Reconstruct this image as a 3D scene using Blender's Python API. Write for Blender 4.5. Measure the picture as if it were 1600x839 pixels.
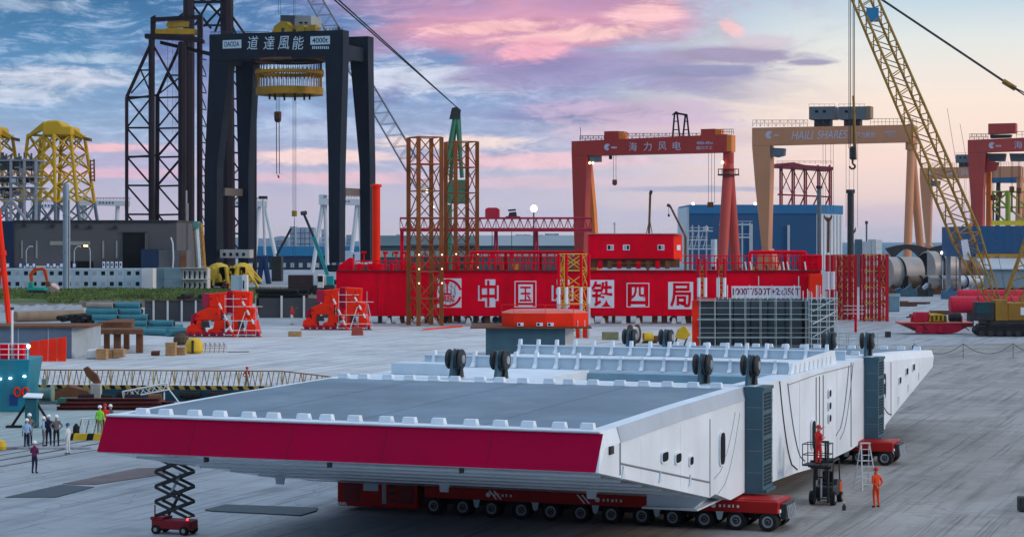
import bpy, bmesh, math, random
from mathutils import Matrix, Vector
random.seed(11)
for o in list(bpy.data.objects): bpy.data.objects.remove(o)
SC = bpy.context.scene
COL = SC.collection
# ---------------------------------------------------------------- camera
F, H0, HZ = 3200.0, 12.5, 377.0           # focal length in photo pixels, eye height, horizon row (1600 x 839)
cam = bpy.data.cameras.new('camera'); cam_o = bpy.data.objects.new('camera', cam); COL.objects.link(cam_o)
cam_o.location = (0, 0, H0); cam_o.rotation_euler = (math.radians(90), 0, 0)
cam.sensor_width = 36; cam.lens = 36 * F / 1600; cam.shift_y = -(419.5 - HZ) / 1600
cam.clip_start = 1; cam.clip_end = 60000
SC.camera = cam_o
# ---------------------------------------------------------------- world
SUN_AZ, SUN_EL = math.radians(104), math.radians(7)
W = bpy.data.worlds.new('World'); SC.world = W; W.use_nodes = True; W.cycles.sampling_method = 'MANUAL'; W.cycles.sample_map_resolution = 512
def world():
    nt = W.node_tree; N = nt.nodes; L = nt.links; N.clear()
    def mth(op, a, b=None, c=None, clamp=False):
        n = N.new('ShaderNodeMath'); n.operation = op; n.use_clamp = clamp
        for i, v in enumerate((a, b, c)):
            if v is None: continue
            if isinstance(v, (int, float)): n.inputs[i].default_value = v
            else: L.new(v, n.inputs[i])
        return n.outputs[0]
    def mix(f, a, b):
        n = N.new('ShaderNodeMix'); n.data_type = 'RGBA'
        for s, v in ((n.inputs[0], f), (n.inputs[6], a), (n.inputs[7], b)):
            if isinstance(v, (int, float)): s.default_value = v
            elif isinstance(v, tuple): s.default_value = (*v, 1)
            else: L.new(v, s)
        return n.outputs[2]
    def smooth(x, a, b):
        n = N.new('ShaderNodeMapRange'); n.interpolation_type = 'SMOOTHSTEP'
        L.new(x, n.inputs[0]); n.inputs[1].default_value = a; n.inputs[2].default_value = b
        return n.outputs[0]
    def ramp(x, stops):
        n = N.new('ShaderNodeValToRGB'); L.new(x, n.inputs[0]); e = n.color_ramp.elements
        while len(e) < len(stops): e.new(0.5)
        for k, (p, c) in zip(e, stops): k.position = p; k.color = (*c, 1)
        return n.outputs[0]
    def noise(vec, scale, det=5, rough=.55, dist=0.0):
        n = N.new('ShaderNodeTexNoise'); L.new(vec, n.inputs['Vector'])
        n.inputs['Scale'].default_value = scale; n.inputs['Detail'].default_value = det
        n.inputs['Roughness'].default_value = rough; n.inputs['Distortion'].default_value = dist
        return n.outputs[0]
    tc = N.new('ShaderNodeTexCoord'); sx = N.new('ShaderNodeSeparateXYZ'); L.new(tc.outputs['Generated'], sx.inputs[0])
    X, Y, Z = sx.outputs
    el = mth('MULTIPLY', mth('ARCSINE', Z), 57.2958)
    az = mth('MULTIPLY', mth('ARCTAN2', X, Y), 57.2958)
    # glow side: how near the azimuth is to the set sun
    hd = mth('ADD', mth('MULTIPLY', X, math.sin(math.radians(60))), mth('MULTIPLY', Y, math.cos(math.radians(60))))
    v = mth('DIVIDE', el, 12.0, clamp=True)
    left = ramp(v, [(0, (.54, .49, .62)), (.10, (.50, .47, .62)), (.20, (.39, .45, .63)), (.29, (.27, .41, .62)), (.43, (.10, .26, .48)), (.56, (.045, .165, .345)), (1, (.05, .17, .37))])
    ctr = ramp(v, [(0, (.62, .56, .63)), (.12, (.53, .51, .65)), (.25, (.38, .44, .64)), (.37, (.22, .34, .59)), (.5, (.14, .24, .51)), (1, (.12, .22, .48))])
    right = ramp(v, [(0, (.50, .50, .62)), (.04, (.62, .54, .63)), (.10, (.82, .64, .62)), (.18, (.93, .71, .64)), (.32, (.95, .79, .68)), (.46, (.76, .79, .77)), (.56, (.52, .66, .76)), (1, (.38, .52, .70))])
    base = mix(smooth(hd, .30, .52), left, ctr)
    base = mix(smooth(hd, .495, .63), base, right)
    # high sky: Nishita dusk light, plus a constant colour added as brighter ambient fill
    ns = N.new('ShaderNodeTexSky'); ns.sky_type = 'NISHITA'; ns.sun_disc = False
    ns.sun_elevation = SUN_EL; ns.sun_rotation = SUN_AZ; ns.air_density = 1.2; ns.dust_density = 1.5
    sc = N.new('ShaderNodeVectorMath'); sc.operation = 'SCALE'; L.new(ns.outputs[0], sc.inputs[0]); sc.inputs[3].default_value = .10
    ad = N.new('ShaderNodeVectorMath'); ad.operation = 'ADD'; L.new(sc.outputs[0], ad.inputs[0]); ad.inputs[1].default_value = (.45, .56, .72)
    # clouds: streaky noise in direction space
    def cvec(ka, ke, z):
        c = N.new('ShaderNodeCombineXYZ'); L.new(mth('MULTIPLY', az, ka), c.inputs[0]); L.new(mth('MULTIPLY', el, ke), c.inputs[1]); c.inputs[2].default_value = z
        return c.outputs[0]
    wn = noise(cvec(.20, .75, 0), 1.0, 10, .60, .9)
    w2 = noise(cvec(.42, 1.7, 7.3), 1.0, 12, .70, 1.2)
    w3 = noise(cvec(.9, 2.8, 3.1), 1.0, 10, .68, .9)
    fine = mth('ADD', mth('MULTIPLY', w2, .6), mth('MULTIPLY', w3, .4))
    def blob(u, vv, su, sv, col, amt, lo=.36, hi=.66, src=wn, tilt=0.0, gain=.36):
        nonlocal base
        du = mth('SUBTRACT', az, u); dv = mth('SUBTRACT', mth('SUBTRACT', el, vv), mth('MULTIPLY', du, tilt))
        a = mth('MULTIPLY', du, 1 / su); b = mth('MULTIPLY', dv, 1 / sv)
        g = mth('EXPONENT', mth('MULTIPLY', mth('ADD', mth('MULTIPLY', a, a), mth('MULTIPLY', b, b)), -1.0))
        t = mth('ADD', src, mth('MULTIPLY', mth('SUBTRACT', g, .55), gain))      # the threshold relaxes towards the cloud's heart
        f = mth('MULTIPLY', mth('MULTIPLY', smooth(t, lo, hi), mth('MINIMUM', mth('MULTIPLY', g, 1.8), 1.0)), amt)
        base = mix(f, base, col)
    lft = mth('SUBTRACT', 1.0, smooth(hd, .54, .66))
    base = mix(mth('MULTIPLY', mth('MULTIPLY', smooth(fine, .48, .64), smooth(el, .8, 3.0)), mth('MULTIPLY', lft, .7)), base, (.42, .53, .72))   # thin cirrus
    base = mix(mth('MULTIPLY', mth('MULTIPLY', smooth(wn, .50, .70), smooth(el, .8, 3.0)), mth('MULTIPLY', lft, .55)), base, (.17, .21, .43))
    # left: white wisps, pink streaks low down
    blob(-12.6, 4.45, 3.0, .38, (.60, .64, .76), .95, .40, .66, fine, .0)
    blob(-13.6, 4.0, 2.2, .35, (.56, .62, .75), .85, .42, .66, fine)
    blob(-11.2, 5.0, 2.2, .22, (.46, .58, .74), .8, .42, .66, fine)
    blob(-13.5, 6.4, 2.4, .25, (.40, .50, .66), .7, .42, .66, fine)
    blob(-8.8, 5.3, 1.6, 1.0, (.16, .19, .42), .65, .38, .7)
    blob(-8.5, 3.6, 1.8, .9, (.34, .33, .58), .6, .38, .7)
    blob(-11.4, 2.56, 1.9, .13, (.92, .56, .60), .95, .34, .56, fine)
    blob(-11.2, 1.88, 3.2, .16, (.82, .50, .60), .85, .34, .60, fine)
    blob(-9, 2.2, 6.5, .55, (.50, .42, .62), .55, .36, .68)
    blob(-5.4, 2.35, 2.4, .26, (.92, .68, .66), .95, .36, .60, fine)
    blob(-4.6, 1.75, 3.2, .22, (.82, .54, .62), .8, .36, .62, fine)
    blob(-5.0, 3.1, 2.4, .3, (.50, .56, .74), .7, .40, .66, fine)
    # centre: grey-white bank, pink bands
    blob(-2.3, 4.55, 2.4, .55, (.62, .66, .78), .9, .40, .64, fine)
    blob(-.6, 4.3, 2.0, .35, (.56, .60, .76), .8, .40, .66, fine)
    blob(-1.8, 2.75, 2.8, .25, (.90, .72, .68), .9, .38, .62, fine)
    blob(.5, 2.25, 3.8, .28, (.86, .56, .62), .85, .36, .62, fine)
    blob(0, 1.65, 4.5, .22, (.74, .54, .62), .65, .36, .64, fine)
    blob(1.5, 3.55, 3.2, .45, (.26, .29, .52), .75, .36, .66)
    blob(3.6, 3.1, 3.0, .55, (.72, .52, .62), .7, .36, .66, fine)
    blob(5.9, 2.85, 1.3, .22, (.70, .55, .60), .6, .36, .62, fine)
    # the great pink cloud and the slate bank under it
    blob(2.0, 4.75, 4.2, .75, (.33, .30, .52), .9, .34, .58)
    blob(3.4, 3.6, 3.4, .5, (.58, .44, .60), .75, .40, .60, fine)
    blob(.6, 5.05, 1.8, .40, (.24, .23, .46), .8, .34, .62, fine)
    blob(.8, 6.25, 4.6, 1.0, (.66, .34, .48), 1.0, .24, .54, wn, .03)
    blob(-1.8, 6.6, 1.8, .4, (.40, .26, .46), .6, .36, .62, fine)
    blob(2.2, 6.75, 2.6, .5, (.46, .28, .50), .75, .38, .66, fine)
    blob(-.6, 5.95, 2.2, .22, (.95, .55, .56), .9, .36, .60, fine, .05)
    blob(2.0, 5.75, 2.6, .24, (.96, .60, .58), .9, .36, .60, fine, .07)
    blob(3.8, 6.35, 1.3, .42, (.96, .58, .60), .9, .36, .60, fine, .1)
    blob(.6, 5.35, 1.1, .38, (.86, .42, .52), .95, .36, .60, fine, .1)
    blob(6.0, 5.15, 2.3, .26, (.36, .31, .47), .95, .32, .58, fine)
    blob(5.2, 4.72, 2.0, .20, (.29, .29, .47), .9, .34, .58, fine)
    blob(8.2, 4.92, .75, .10, (.33, .31, .46), .9, .32, .54, fine)
    blob(6.1, 5.9, .36, .22, (.88, .56, .58), .9, .32, .54, fine, -.4)
    blob(7.0, 5.5, 1.0, .25, (.62, .50, .58), .6, .36, .62, fine)
    blob(5.2, 1.45, 2.6, .10, (.42, .44, .60), .85, .32, .58, fine)
    blob(9, .75, 6.0, .30, (.62, .50, .62), .55, .34, .66, fine)
    blob(0, .7, 9.0, .35, (.50, .50, .66), .6, .36, .66, fine)
    tx = N.new('ShaderNodeVectorMath'); tx.operation = 'SCALE'; L.new(base, tx.inputs[0]); L.new(mth('ADD', 1.0, mth('MULTIPLY', mth('MULTIPLY', mth('SUBTRACT', fine, .5), lft), mth('MULTIPLY', smooth(el, .8, 3.0), 1.1))), tx.inputs[3]); base = tx.outputs[0]
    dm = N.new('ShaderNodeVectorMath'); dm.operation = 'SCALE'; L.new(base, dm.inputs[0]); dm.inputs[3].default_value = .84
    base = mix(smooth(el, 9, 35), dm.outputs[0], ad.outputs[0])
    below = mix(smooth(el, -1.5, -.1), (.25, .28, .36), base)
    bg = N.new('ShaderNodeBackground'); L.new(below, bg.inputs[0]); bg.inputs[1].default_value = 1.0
    out = N.new('ShaderNodeOutputWorld'); L.new(bg.outputs[0], out.inputs[0])
world()
sun = bpy.data.lights.new('sun', 'SUN'); sun.energy = 1.1; sun.angle = math.radians(14); sun.color = (1, .82, .70)
sun_o = bpy.data.objects.new('sun', sun); COL.objects.link(sun_o)
SUND = Vector((math.sin(SUN_AZ) * math.cos(math.radians(16)), math.cos(SUN_AZ) * math.cos(math.radians(16)), math.sin(math.radians(16))))
sun_o.rotation_euler = SUND.to_track_quat('Z', 'Y').to_euler(); sun_o.location = (60, 40, 60)
SC.view_settings.view_transform = 'Standard'; SC.view_settings.look = 'None'
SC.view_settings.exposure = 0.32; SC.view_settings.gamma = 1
SC.cycles.max_bounces = 6; SC.cycles.use_denoising = True

# ---------------------------------------------------------------- helpers
WM = {}
I4 = Matrix.Identity(4)
def at(px, py, Y): return Vector(((px - 800) * Y / F, Y, H0 - (py - HZ) * Y / F))
def gY(py): return F * H0 / (py - HZ)
def gnd(px, py): return at(px, py, gY(py))
def lin(r, g, b): return tuple(((c / 255) / 12.92 if c <= 10 else ((c / 255 + .055) / 1.055) ** 2.4) for c in (r, g, b))
def link(o, M=I4, parent=None):
    COL.objects.link(o)
    o.rotation_mode = 'QUATERNION'
    if parent is not None:
        o.parent = parent; o.matrix_parent_inverse = WM[parent.name].inverted()
    o.matrix_basis = M; WM[o.name] = M.copy()
    return o
def tag(o, label=None, cat=None, group=None, kind=None):
    if label: o['label'] = label
    if cat: o['category'] = cat
    if group: o['group'] = group
    if kind: o['kind'] = kind
    return o
def thing(name, label, cat, loc=(0, 0, 0), group=None):
    o = bpy.data.objects.new(name, None); o.empty_display_size = .3
    link(o, Matrix.Translation(Vector(loc)))
    return tag(o, label, cat, group)
# -- materials: world-space noise gives wear, streaks and grime
MATS = {}
def mat(name, rgb, rough=.55, metal=0.0, var=.18, scale=.6, dirt=.25, dirtc=(.10, .085, .07), bump=.0, spec=.14, emit=0):
    if name in MATS: return MATS[name]
    m = bpy.data.materials.new(name); m.use_nodes = True; nt = m.node_tree; N = nt.nodes; L = nt.links
    b = N['Principled BSDF']; b.inputs['Roughness'].default_value = rough; b.inputs['Metallic'].default_value = metal
    b.inputs['Specular IOR Level'].default_value = spec
    if emit:
        b.inputs['Emission Color'].default_value = (*rgb, 1); b.inputs['Emission Strength'].default_value = emit
        b.inputs['Base Color'].default_value = (*rgb, 1); MATS[name] = m; return m
    g = N.new('ShaderNodeNewGeometry')
    def noise(sc, det, stretch=None):
        n = N.new('ShaderNodeTexNoise'); n.inputs['Scale'].default_value = sc; n.inputs['Detail'].default_value = det; n.inputs['Roughness'].default_value = .62
        if stretch:
            mp = N.new('ShaderNodeMapping'); mp.inputs['Scale'].default_value = stretch; L.new(g.outputs['Position'], mp.inputs[0]); L.new(mp.outputs[0], n.inputs['Vector'])
        else: L.new(g.outputs['Position'], n.inputs['Vector'])
        return n.outputs[0]
    def rng(x, a, bb, c=0, d=1):
        n = N.new('ShaderNodeMapRange'); L.new(x, n.inputs[0])
        for i, q in enumerate((a, bb, c, d)): n.inputs[i + 1].default_value = q
        return n.outputs[0]
    n1 = noise(scale, 6)
    mx = N.new('ShaderNodeMix'); mx.data_type = 'RGBA'; L.new(rng(n1, .3, .7), mx.inputs[0])
    mx.inputs[6].default_value = (*[c * (1 - var) for c in rgb], 1); mx.inputs[7].default_value = (*[min(.95, c * (1 + var * .7)) for c in rgb], 1)
    col = mx.outputs[2]
    if dirt:
        n2 = noise(scale * 2.2, 7, (1, 1, .16))
        m2 = N.new('ShaderNodeMix'); m2.data_type = 'RGBA'; L.new(rng(n2, .52, .80, 0, dirt), m2.inputs[0])
        L.new(col, m2.inputs[6]); m2.inputs[7].default_value = (*dirtc, 1); col = m2.outputs[2]
    L.new(col, b.inputs['Base Color'])
    L.new(rng(n1, .3, .7, max(.05, rough - .12), min(1, rough + .12)), b.inputs['Roughness'])
    if bump:
        bp = N.new('ShaderNodeBump'); bp.inputs['Strength'].default_value = bump; bp.inputs['Distance'].default_value = .05
        L.new(noise(scale * 6, 6), bp.inputs['Height']); L.new(bp.outputs[0], b.inputs['Normal'])
    MATS[name] = m
    return m
def emis(name, rgb, s): return mat(name, rgb, emit=s)
class MB:
    def __init__(s, M=I4): s.v = []; s.f = []; s.M = M
    def add(s, vs, fs):
        n = len(s.v); s.v += [Vector(p) for p in vs]; s.f += [tuple(n + i for i in f) for f in fs]; return s
    def box(s, lo, hi):
        x0, y0, z0 = lo; x1, y1, z1 = hi
        return s.add([(x0, y0, z0), (x1, y0, z0), (x1, y1, z0), (x0, y1, z0), (x0, y0, z1), (x1, y0, z1), (x1, y1, z1), (x0, y1, z1)],
                     [(3, 2, 1, 0), (4, 5, 6, 7), (0, 1, 5, 4), (1, 2, 6, 5), (2, 3, 7, 6), (3, 0, 4, 7)])
    def loft(s, rings, cap=True, close=True):
        n = len(rings[0]); vs = [p for r in rings for p in r]; fs = []
        for k in range(len(rings) - 1):
            for i in range(n if close else n - 1):
                j = (i + 1) % n; fs.append((k * n + i, k * n + j, (k + 1) * n + j, (k + 1) * n + i))
        if cap: fs += [tuple(range(n - 1, -1, -1)), tuple((len(rings) - 1) * n + i for i in range(n))]
        return s.add(vs, fs)
    def tube(s, p, q, r, n=8, r2=None):
        p, q = Vector(p), Vector(q); d = (q - p).normalized(); r2 = r if r2 is None else r2
        u = d.cross((0, 0, 1)) if abs(d.z) < .95 else d.cross((1, 0, 0)); u.normalize(); w = d.cross(u)
        ring = lambda c, rr: [c + (u * math.cos(2 * math.pi * i / n) + w * math.sin(2 * math.pi * i / n)) * rr for i in range(n)]
        return s.loft([ring(p, r), ring(q, r2)])
    def path(s, pts, r, n=6):
        for a, b in zip(pts, pts[1:]): s.tube(a, b, r, n)
        return s
    def prism(s, pts, d):                      # planar outline pushed along d
        d = Vector(d); pts = [Vector(p) for p in pts]
        return s.loft([pts, [p + d for p in pts]])
    def lathe(s, prof, n=24, c=(0, 0, 0)):      # prof: (radius, z)
        c = Vector(c)
        return s.loft([[c + Vector((r * math.cos(2 * math.pi * i / n), r * math.sin(2 * math.pi * i / n), z)) for i in range(n)] for r, z in prof])
    def mesh(s, name, m, bevel=0, smooth=False):
        me = bpy.data.meshes.new(name); me.from_pydata([s.M @ p for p in s.v], [], s.f)
        bm = bmesh.new(); bm.from_mesh(me)
        bmesh.ops.recalc_face_normals(bm, faces=bm.faces)
        if bevel:
            bmesh.ops.bevel(bm, geom=[e for e in bm.edges if len(e.link_faces) == 2 and e.calc_face_angle(0) > .5], offset=bevel, segments=1, affect='EDGES', clamp_overlap=True)
        bm.to_mesh(me); bm.free()
        if smooth:
            me.polygons.foreach_set('use_smooth', [True] * len(me.polygons))
            me.set_sharp_from_angle(angle=math.radians(40))
        for k in (m if isinstance(m, (list, tuple)) else [m]): me.materials.append(k)
        return me
    def build(s, name, m, parent=None, bevel=0, smooth=False, M=I4):
        o = bpy.data.objects.new(name, s.mesh(name, m, bevel, smooth))
        return link(o, M, parent)
def put(name, mesh, M, parent=None):
    return link(bpy.data.objects.new(name, mesh), M, parent)
UM = {}
def unit(kind, m):
    k = (kind, m.name)
    if k not in UM:
        b = MB()
        if kind == 'cyl': b.tube((0, 0, 0), (0, 0, 1), 1, 8)
        elif kind == 'cyl16': b.tube((0, 0, 0), (0, 0, 1), 1, 20)
        else: b.box((-.5, -.5, 0), (.5, .5, 1))
        UM[k] = b.mesh(kind, m, smooth=kind.startswith('cyl'))
    return UM[k]
def bar(name, p, q, r, m, parent=None, kind='cyl', r2=None):   # a straight member as an object of its own, sharing one mesh per material
    p, q = Vector(p), Vector(q); d = q - p; L = d.length
    R = d.to_track_quat('Z', 'Y').to_matrix().to_4x4()
    return put(name, unit(kind, m), Matrix.Translation(p) @ R @ Matrix.Diagonal((r, r2 or r, L, 1)), parent)
def box(name, lo, hi, m, parent=None, T=I4):
    lo, hi = Vector(lo), Vector(hi); c = (lo + hi) / 2; s = hi - lo
    return put(name, unit('box', m), T @ Matrix.Translation((c.x, c.y, lo.z)) @ Matrix.Diagonal((s.x, s.y, s.z, 1)), parent)
def frame(loc, ang=0): return Matrix.Translation(Vector(loc)) @ Matrix.Rotation(ang, 4, 'Z')
YAW = math.atan2(-.352, .936)              # the yard's grid is turned by this much against the view
class Fr:                                   # local frame at a photo column and depth: x along the yard grid, y away, z up
    def __init__(s, px, Y, yaw=YAW):
        s.o = Vector(((px - 800) * Y / F, Y, 0)); s.c, s.n = math.cos(yaw), math.sin(yaw); s.M = frame(s.o, yaw); s.yaw = yaw
    def x(s, px, y=0):
        t = (px - 800) / F; ox = s.o.x - s.n * y; oy = s.o.y + s.c * y
        return (t * oy - ox) / (s.c - s.n * t)
    def p(s, px, py, y=0):
        x = s.x(px, y); Y = s.o.y + s.n * x + s.c * y
        return Vector((x, y, H0 - (py - HZ) * Y / F))
    def w(s, px, py, y=0): return s.M @ s.p(px, py, y)
    def W(s, x, y, z): return s.M @ Vector((x, y, z))
    def prism(s, name, pts, y, th, m, parent=None, bevel=0):
        b = MB(s.M); b.prism([s.p(a, c, y) for a, c in pts], (0, th, 0)); return b.build(name, m, parent, bevel)
    def box(s, name, lo, hi, m, parent=None): return box(name, lo, hi, m, parent, s.M)
    def bar(s, name, p, q, r, m, parent=None, **k): return bar(name, s.M @ Vector(p), s.M @ Vector(q), r, m, parent, **k)
def lattice(A, B, w, h, n, rc, rb, m, parent, w1=None, h1=None, side=None, faces=(0, 1, 2, 3), mb=None):
    A, B = Vector(A), Vector(B); d = (B - A).normalized()
    s = Vector(side) if side else d.cross((0, 0, 1)) if abs(d.z) < .98 else Vector((1, 0, 0))
    s = (s - d * s.dot(d)).normalized(); u = d.cross(s); w1 = w1 or w; h1 = h1 or h
    def cn(i, t):
        ww = w + (w1 - w) * t; hh = h + (h1 - h) * t
        sx, sy = ((-1, -1), (1, -1), (1, 1), (-1, 1))[i % 4]
        return A.lerp(B, t) + s * (sx * ww / 2) + u * (sy * hh / 2)
    for i in range(4): bar('chord', cn(i, 0), cn(i, 1), rc, m, parent)
    for f in faces:
        for k in range(n):
            a, b = (f, f + 1) if k % 2 == 0 else (f + 1, f)
            bar('brace', cn(a, k / n), cn(b, (k + 1) / n), rb, mb or m, parent)
    for i in range(4):
        bar('strut', cn(i, 0), cn(i + 1, 0), rb, m, parent); bar('strut', cn(i, 1), cn(i + 1, 1), rb, m, parent)
TX = {}
def text(name, body, h, w, M, m, parent=None, off=.0, ext=.02, shear=0):       # lettering cut from sheet: local x right, z up, facing -y, centred
    k = (body, off, shear)
    if k not in TX:
        c = bpy.data.curves.new('lettering', 'FONT'); c.body = body; c.offset = off; c.shear = shear; c.extrude = .01; c.resolution_u = 3
        o = bpy.data.objects.new('lettering_source', c); COL.objects.link(o)
        bpy.context.view_layer.update()
        me = bpy.data.meshes.new_from_object(o.evaluated_get(bpy.context.evaluated_depsgraph_get()))
        COL.objects.unlink(o); bpy.data.objects.remove(o)
        xs = [v.co.x for v in me.vertices]; ys = [v.co.y for v in me.vertices]
        TX[k] = (me, min(xs), max(xs), min(ys), max(ys))
    me, x0, x1, y0, y1 = TX[k]
    me = me.copy(); me.name = name
    if w is None: w = h * (x1 - x0) / (y1 - y0)
    for v in me.vertices:
        x, y, z = v.co
        v.co = ((x - (x0 + x1) / 2) * w / (x1 - x0), -(z + .01) * ext / .02, (y - (y0 + y1) / 2) * h / (y1 - y0))
    me.flip_normals() if False else None
    me.materials.clear(); me.materials.append(m)
    return put(name, me, M, parent)
ORD = 'first second third fourth fifth sixth seventh eighth ninth tenth eleventh twelfth thirteenth fourteenth fifteenth sixteenth'.split()
# ---------------------------------------------------------------- shared paints
WHITE = mat('white_paint', (.69, .755, .81), .42, 0, .09, .30, .26, (.40, .40, .38), .10)
STEEL_BLUE = mat('pale_primer', (.56, .65, .72), .5, 0, .08, .5, .15, (.3, .32, .33))
DECK = mat('deck_surfacing', (.16, .22, .28), .62, 0, .26, .22, .5, (.30, .34, .38), .25)
MAROON = mat('maroon_paint', (.38, .0, .038), .6, 0, .13, .25, .3, (.20, .003, .03), .1, .05)
TEALP = mat('dark_teal_primer', (.055, .115, .15), .55, 0, .18, .7, .25)
BLACK = mat('black_rubber', (.018, .018, .019), .75, 0, .3, 2, .3, (.09, .085, .08))
DARK = mat('dark_steel', (.045, .048, .052), .55, .3, .3, 1.2, .3)
SPMT_RED = mat('trailer_red', (.38, .014, .012), .42, 0, .15, .8, .35, (.08, .03, .025))
RIM = mat('grey_wheel_rim', (.33, .34, .35), .5, .1, .2, 3, .4)
HOLE = mat('dark_opening', (.012, .014, .017), .9, 0, .1, 1, 0)
LINE = mat('weld_line_grey', (.20, .22, .24), .6, 0, .1, 1, 0)
CREAM = mat('cream_white', (.70, .70, .68), .55, 0, .08, 1, .2)
YELLOW = mat('safety_yellow', (.62, .40, .03), .5, 0, .18, .9, .3, (.16, .10, .04))
ORANGE = mat('forklift_orange', (.55, .07, .015), .42, 0, .12, 1.5, .2)
GALV = mat('galvanised_tube', (.52, .55, .58), .42, .5, .12, 2, .15)
RED = mat('crane_red', (.74, .001, .02), .55, 0, .20, .22, .42, (.26, .01, .015), 0, .05)
BRED = mat('bogie_red', (.85, .028, .006), .55, 0, .12, .5, .2, (.35, .02, .01))
RUST = mat('rusty_steel', (.17, .075, .04), .8, 0, .35, .9, .4, (.06, .035, .025), .2)
WOOD = mat('crate_wood', (.42, .25, .12), .75, 0, .25, 2.5, .3)
TEAL = mat('teal_hull_paint', (.02, .22, .30), .45, 0, .25, .4, .45, (.10, .10, .08))
PIPE_TEAL = mat('teal_pipe_coating', (.055, .21, .25), .45, 0, .2, .7, .3)
# ---------------------------------------------------------------- ground
def ground_mat(name, c1, c2, joints=True, tint=None):
    m = bpy.data.materials.new(name); m.use_nodes = True; nt = m.node_tree; N = nt.nodes; L = nt.links; b = N['Principled BSDF']
    g = N.new('ShaderNodeNewGeometry')
    def mp(rot, sc):
        q = N.new('ShaderNodeMapping'); q.inputs['Rotation'].default_value = (0, 0, rot); L.new(g.outputs['Position'], q.inputs[0])
        u = N.new('ShaderNodeVectorMath'); u.operation = 'MULTIPLY'; L.new(q.outputs[0], u.inputs[0]); u.inputs[1].default_value = sc; return u.outputs[0]
    def noise(v, s, d=7, r=.6):
        n = N.new('ShaderNodeTexNoise'); L.new(v, n.inputs['Vector']); n.inputs['Scale'].default_value = s; n.inputs['Detail'].default_value = d; n.inputs['Roughness'].default_value = r; return n.outputs[0]
    def rng(x, a, bb, c=0, d=1):
        n = N.new('ShaderNodeMapRange'); L.new(x, n.inputs[0])
        for i, q in enumerate((a, bb, c, d)): n.inputs[i + 1].default_value = q
        return n.outputs[0]
    def mix(f, a, bb):
        n = N.new('ShaderNodeMix'); n.data_type = 'RGBA'
        for s, v in ((n.inputs[0], f), (n.inputs[6], a), (n.inputs[7], bb)):
            if isinstance(v, float): s.default_value = v
            elif isinstance(v, tuple): s.default_value = (*v, 1)
            else: L.new(v, s)
        return n.outputs[2]
    P = g.outputs['Position']
    col = mix(rng(noise(P, .06), .32, .68), c1, c2)
    col = mix(rng(noise(P, .45, 8, .7), .35, .75, 0, .38), col, tuple(c * .72 for c in c1))
    # slab to slab tone, in the yard's own grid
    br = N.new('ShaderNodeTexBrick'); L.new(mp(-YAW, (1, 1, 1)), br.inputs['Vector'])
    br.inputs['Scale'].default_value = 1; br.inputs['Brick Width'].default_value = 6; br.inputs['Row Height'].default_value = 5; br.offset = 0
    br.inputs['Mortar Size'].default_value = .035; br.inputs['Mortar Smooth'].default_value = .4
    br.inputs['Color1'].default_value = (.90, .90, .90, 1); br.inputs['Color2'].default_value = (1.06, 1.06, 1.06, 1); br.inputs['Mortar'].default_value = (.42, .42, .43, 1)
    mu = N.new('ShaderNodeMix'); mu.data_type = 'RGBA'; mu.blend_type = 'MULTIPLY'; mu.inputs[0].default_value = .85 if joints else .3
    L.new(col, mu.inputs[6]); L.new(br.outputs[0], mu.inputs[7]); col = mu.outputs[2]
    # drag and tyre marks running along the grid
    tr = noise(mp(-YAW, (.9, .035, 1)), 1.0, 6, .7)
    col = mix(rng(tr, .50, .66, 0, .72), col, tuple(c * .45 for c in c1))
    tr2 = noise(mp(-YAW + .25, (1.4, .04, 1)), .8, 5, .7)
    col = mix(rng(tr2, .58, .72, 0, .5), col, tuple(c * .5 for c in c1))
    tr3 = noise(mp(-YAW, (3.2, .05, 1)), 1.0, 5, .6)
    col = mix(rng(tr3, .57, .66, 0, .7), col, tuple(c * .35 for c in c1))
    # stains, oil and pale dust
    col = mix(rng(noise(P, .22, 8, .65), .54, .72, 0, .6), col, tuple(c * .40 for c in c1))
    col = mix(rng(noise(P, .13, 6, .6), .52, .74, 0, .35), col, (.50, .50, .50))
    # cracks
    vo = N.new('ShaderNodeTexVoronoi'); vo.feature = 'DISTANCE_TO_EDGE'; vo.inputs['Scale'].default_value = .11
    dv = N.new('ShaderNodeVectorMath'); dv.operation = 'ADD'; L.new(P, dv.inputs[0])
    nn = N.new('ShaderNodeTexNoise'); L.new(P, nn.inputs['Vector']); nn.inputs['Scale'].default_value = .4; nn.inputs['Detail'].default_value = 5
    sc = N.new('ShaderNodeVectorMath'); sc.operation = 'SCALE'; L.new(nn.outputs['Color'], sc.inputs[0]); sc.inputs[3].default_value = 3.0
    L.new(sc.outputs[0], dv.inputs[1]); L.new(dv.outputs[0], vo.inputs['Vector'])
    col = mix(rng(vo.outputs['Distance'], .0, .006, .5, 0), col, tuple(c * .35 for c in c1))
    L.new(col, b.inputs['Base Color'])
    L.new(rng(noise(P, .3), .3, .7, .55, .9), b.inputs['Roughness']); b.inputs['Specular IOR Level'].default_value = .35
    bp = N.new('ShaderNodeBump'); bp.inputs['Strength'].default_value = .35; bp.inputs['Distance'].default_value = .03
    L.new(noise(P, 2.5, 8, .7), bp.inputs['Height']); L.new(bp.outputs[0], b.inputs['Normal'])
    return m
def sheet(name, pts, z, m, kind='structure'):
    o = MB().add([(p[0], p[1], z) for p in pts], [tuple(range(len(pts)))]).build(name, m)
    if o.data.polygons[0].normal.z < 0: o.data.flip_normals()
    return tag(o, kind=kind)
BMV = lambda a, b: (10.26 + .936 * a + .352 * b, 90.3 - .352 * a + .936 * b)
CONC = ground_mat('concrete_yard', (.31, .33, .355), (.41, .425, .445))
sheet('ground', [(-12000, -500), (12000, -500), (12000, 20000), (-12000, 20000)], 0, CONC)
APRON = ground_mat('painted_apron', (.27, .36, .36), (.36, .43, .42), False)
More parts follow.
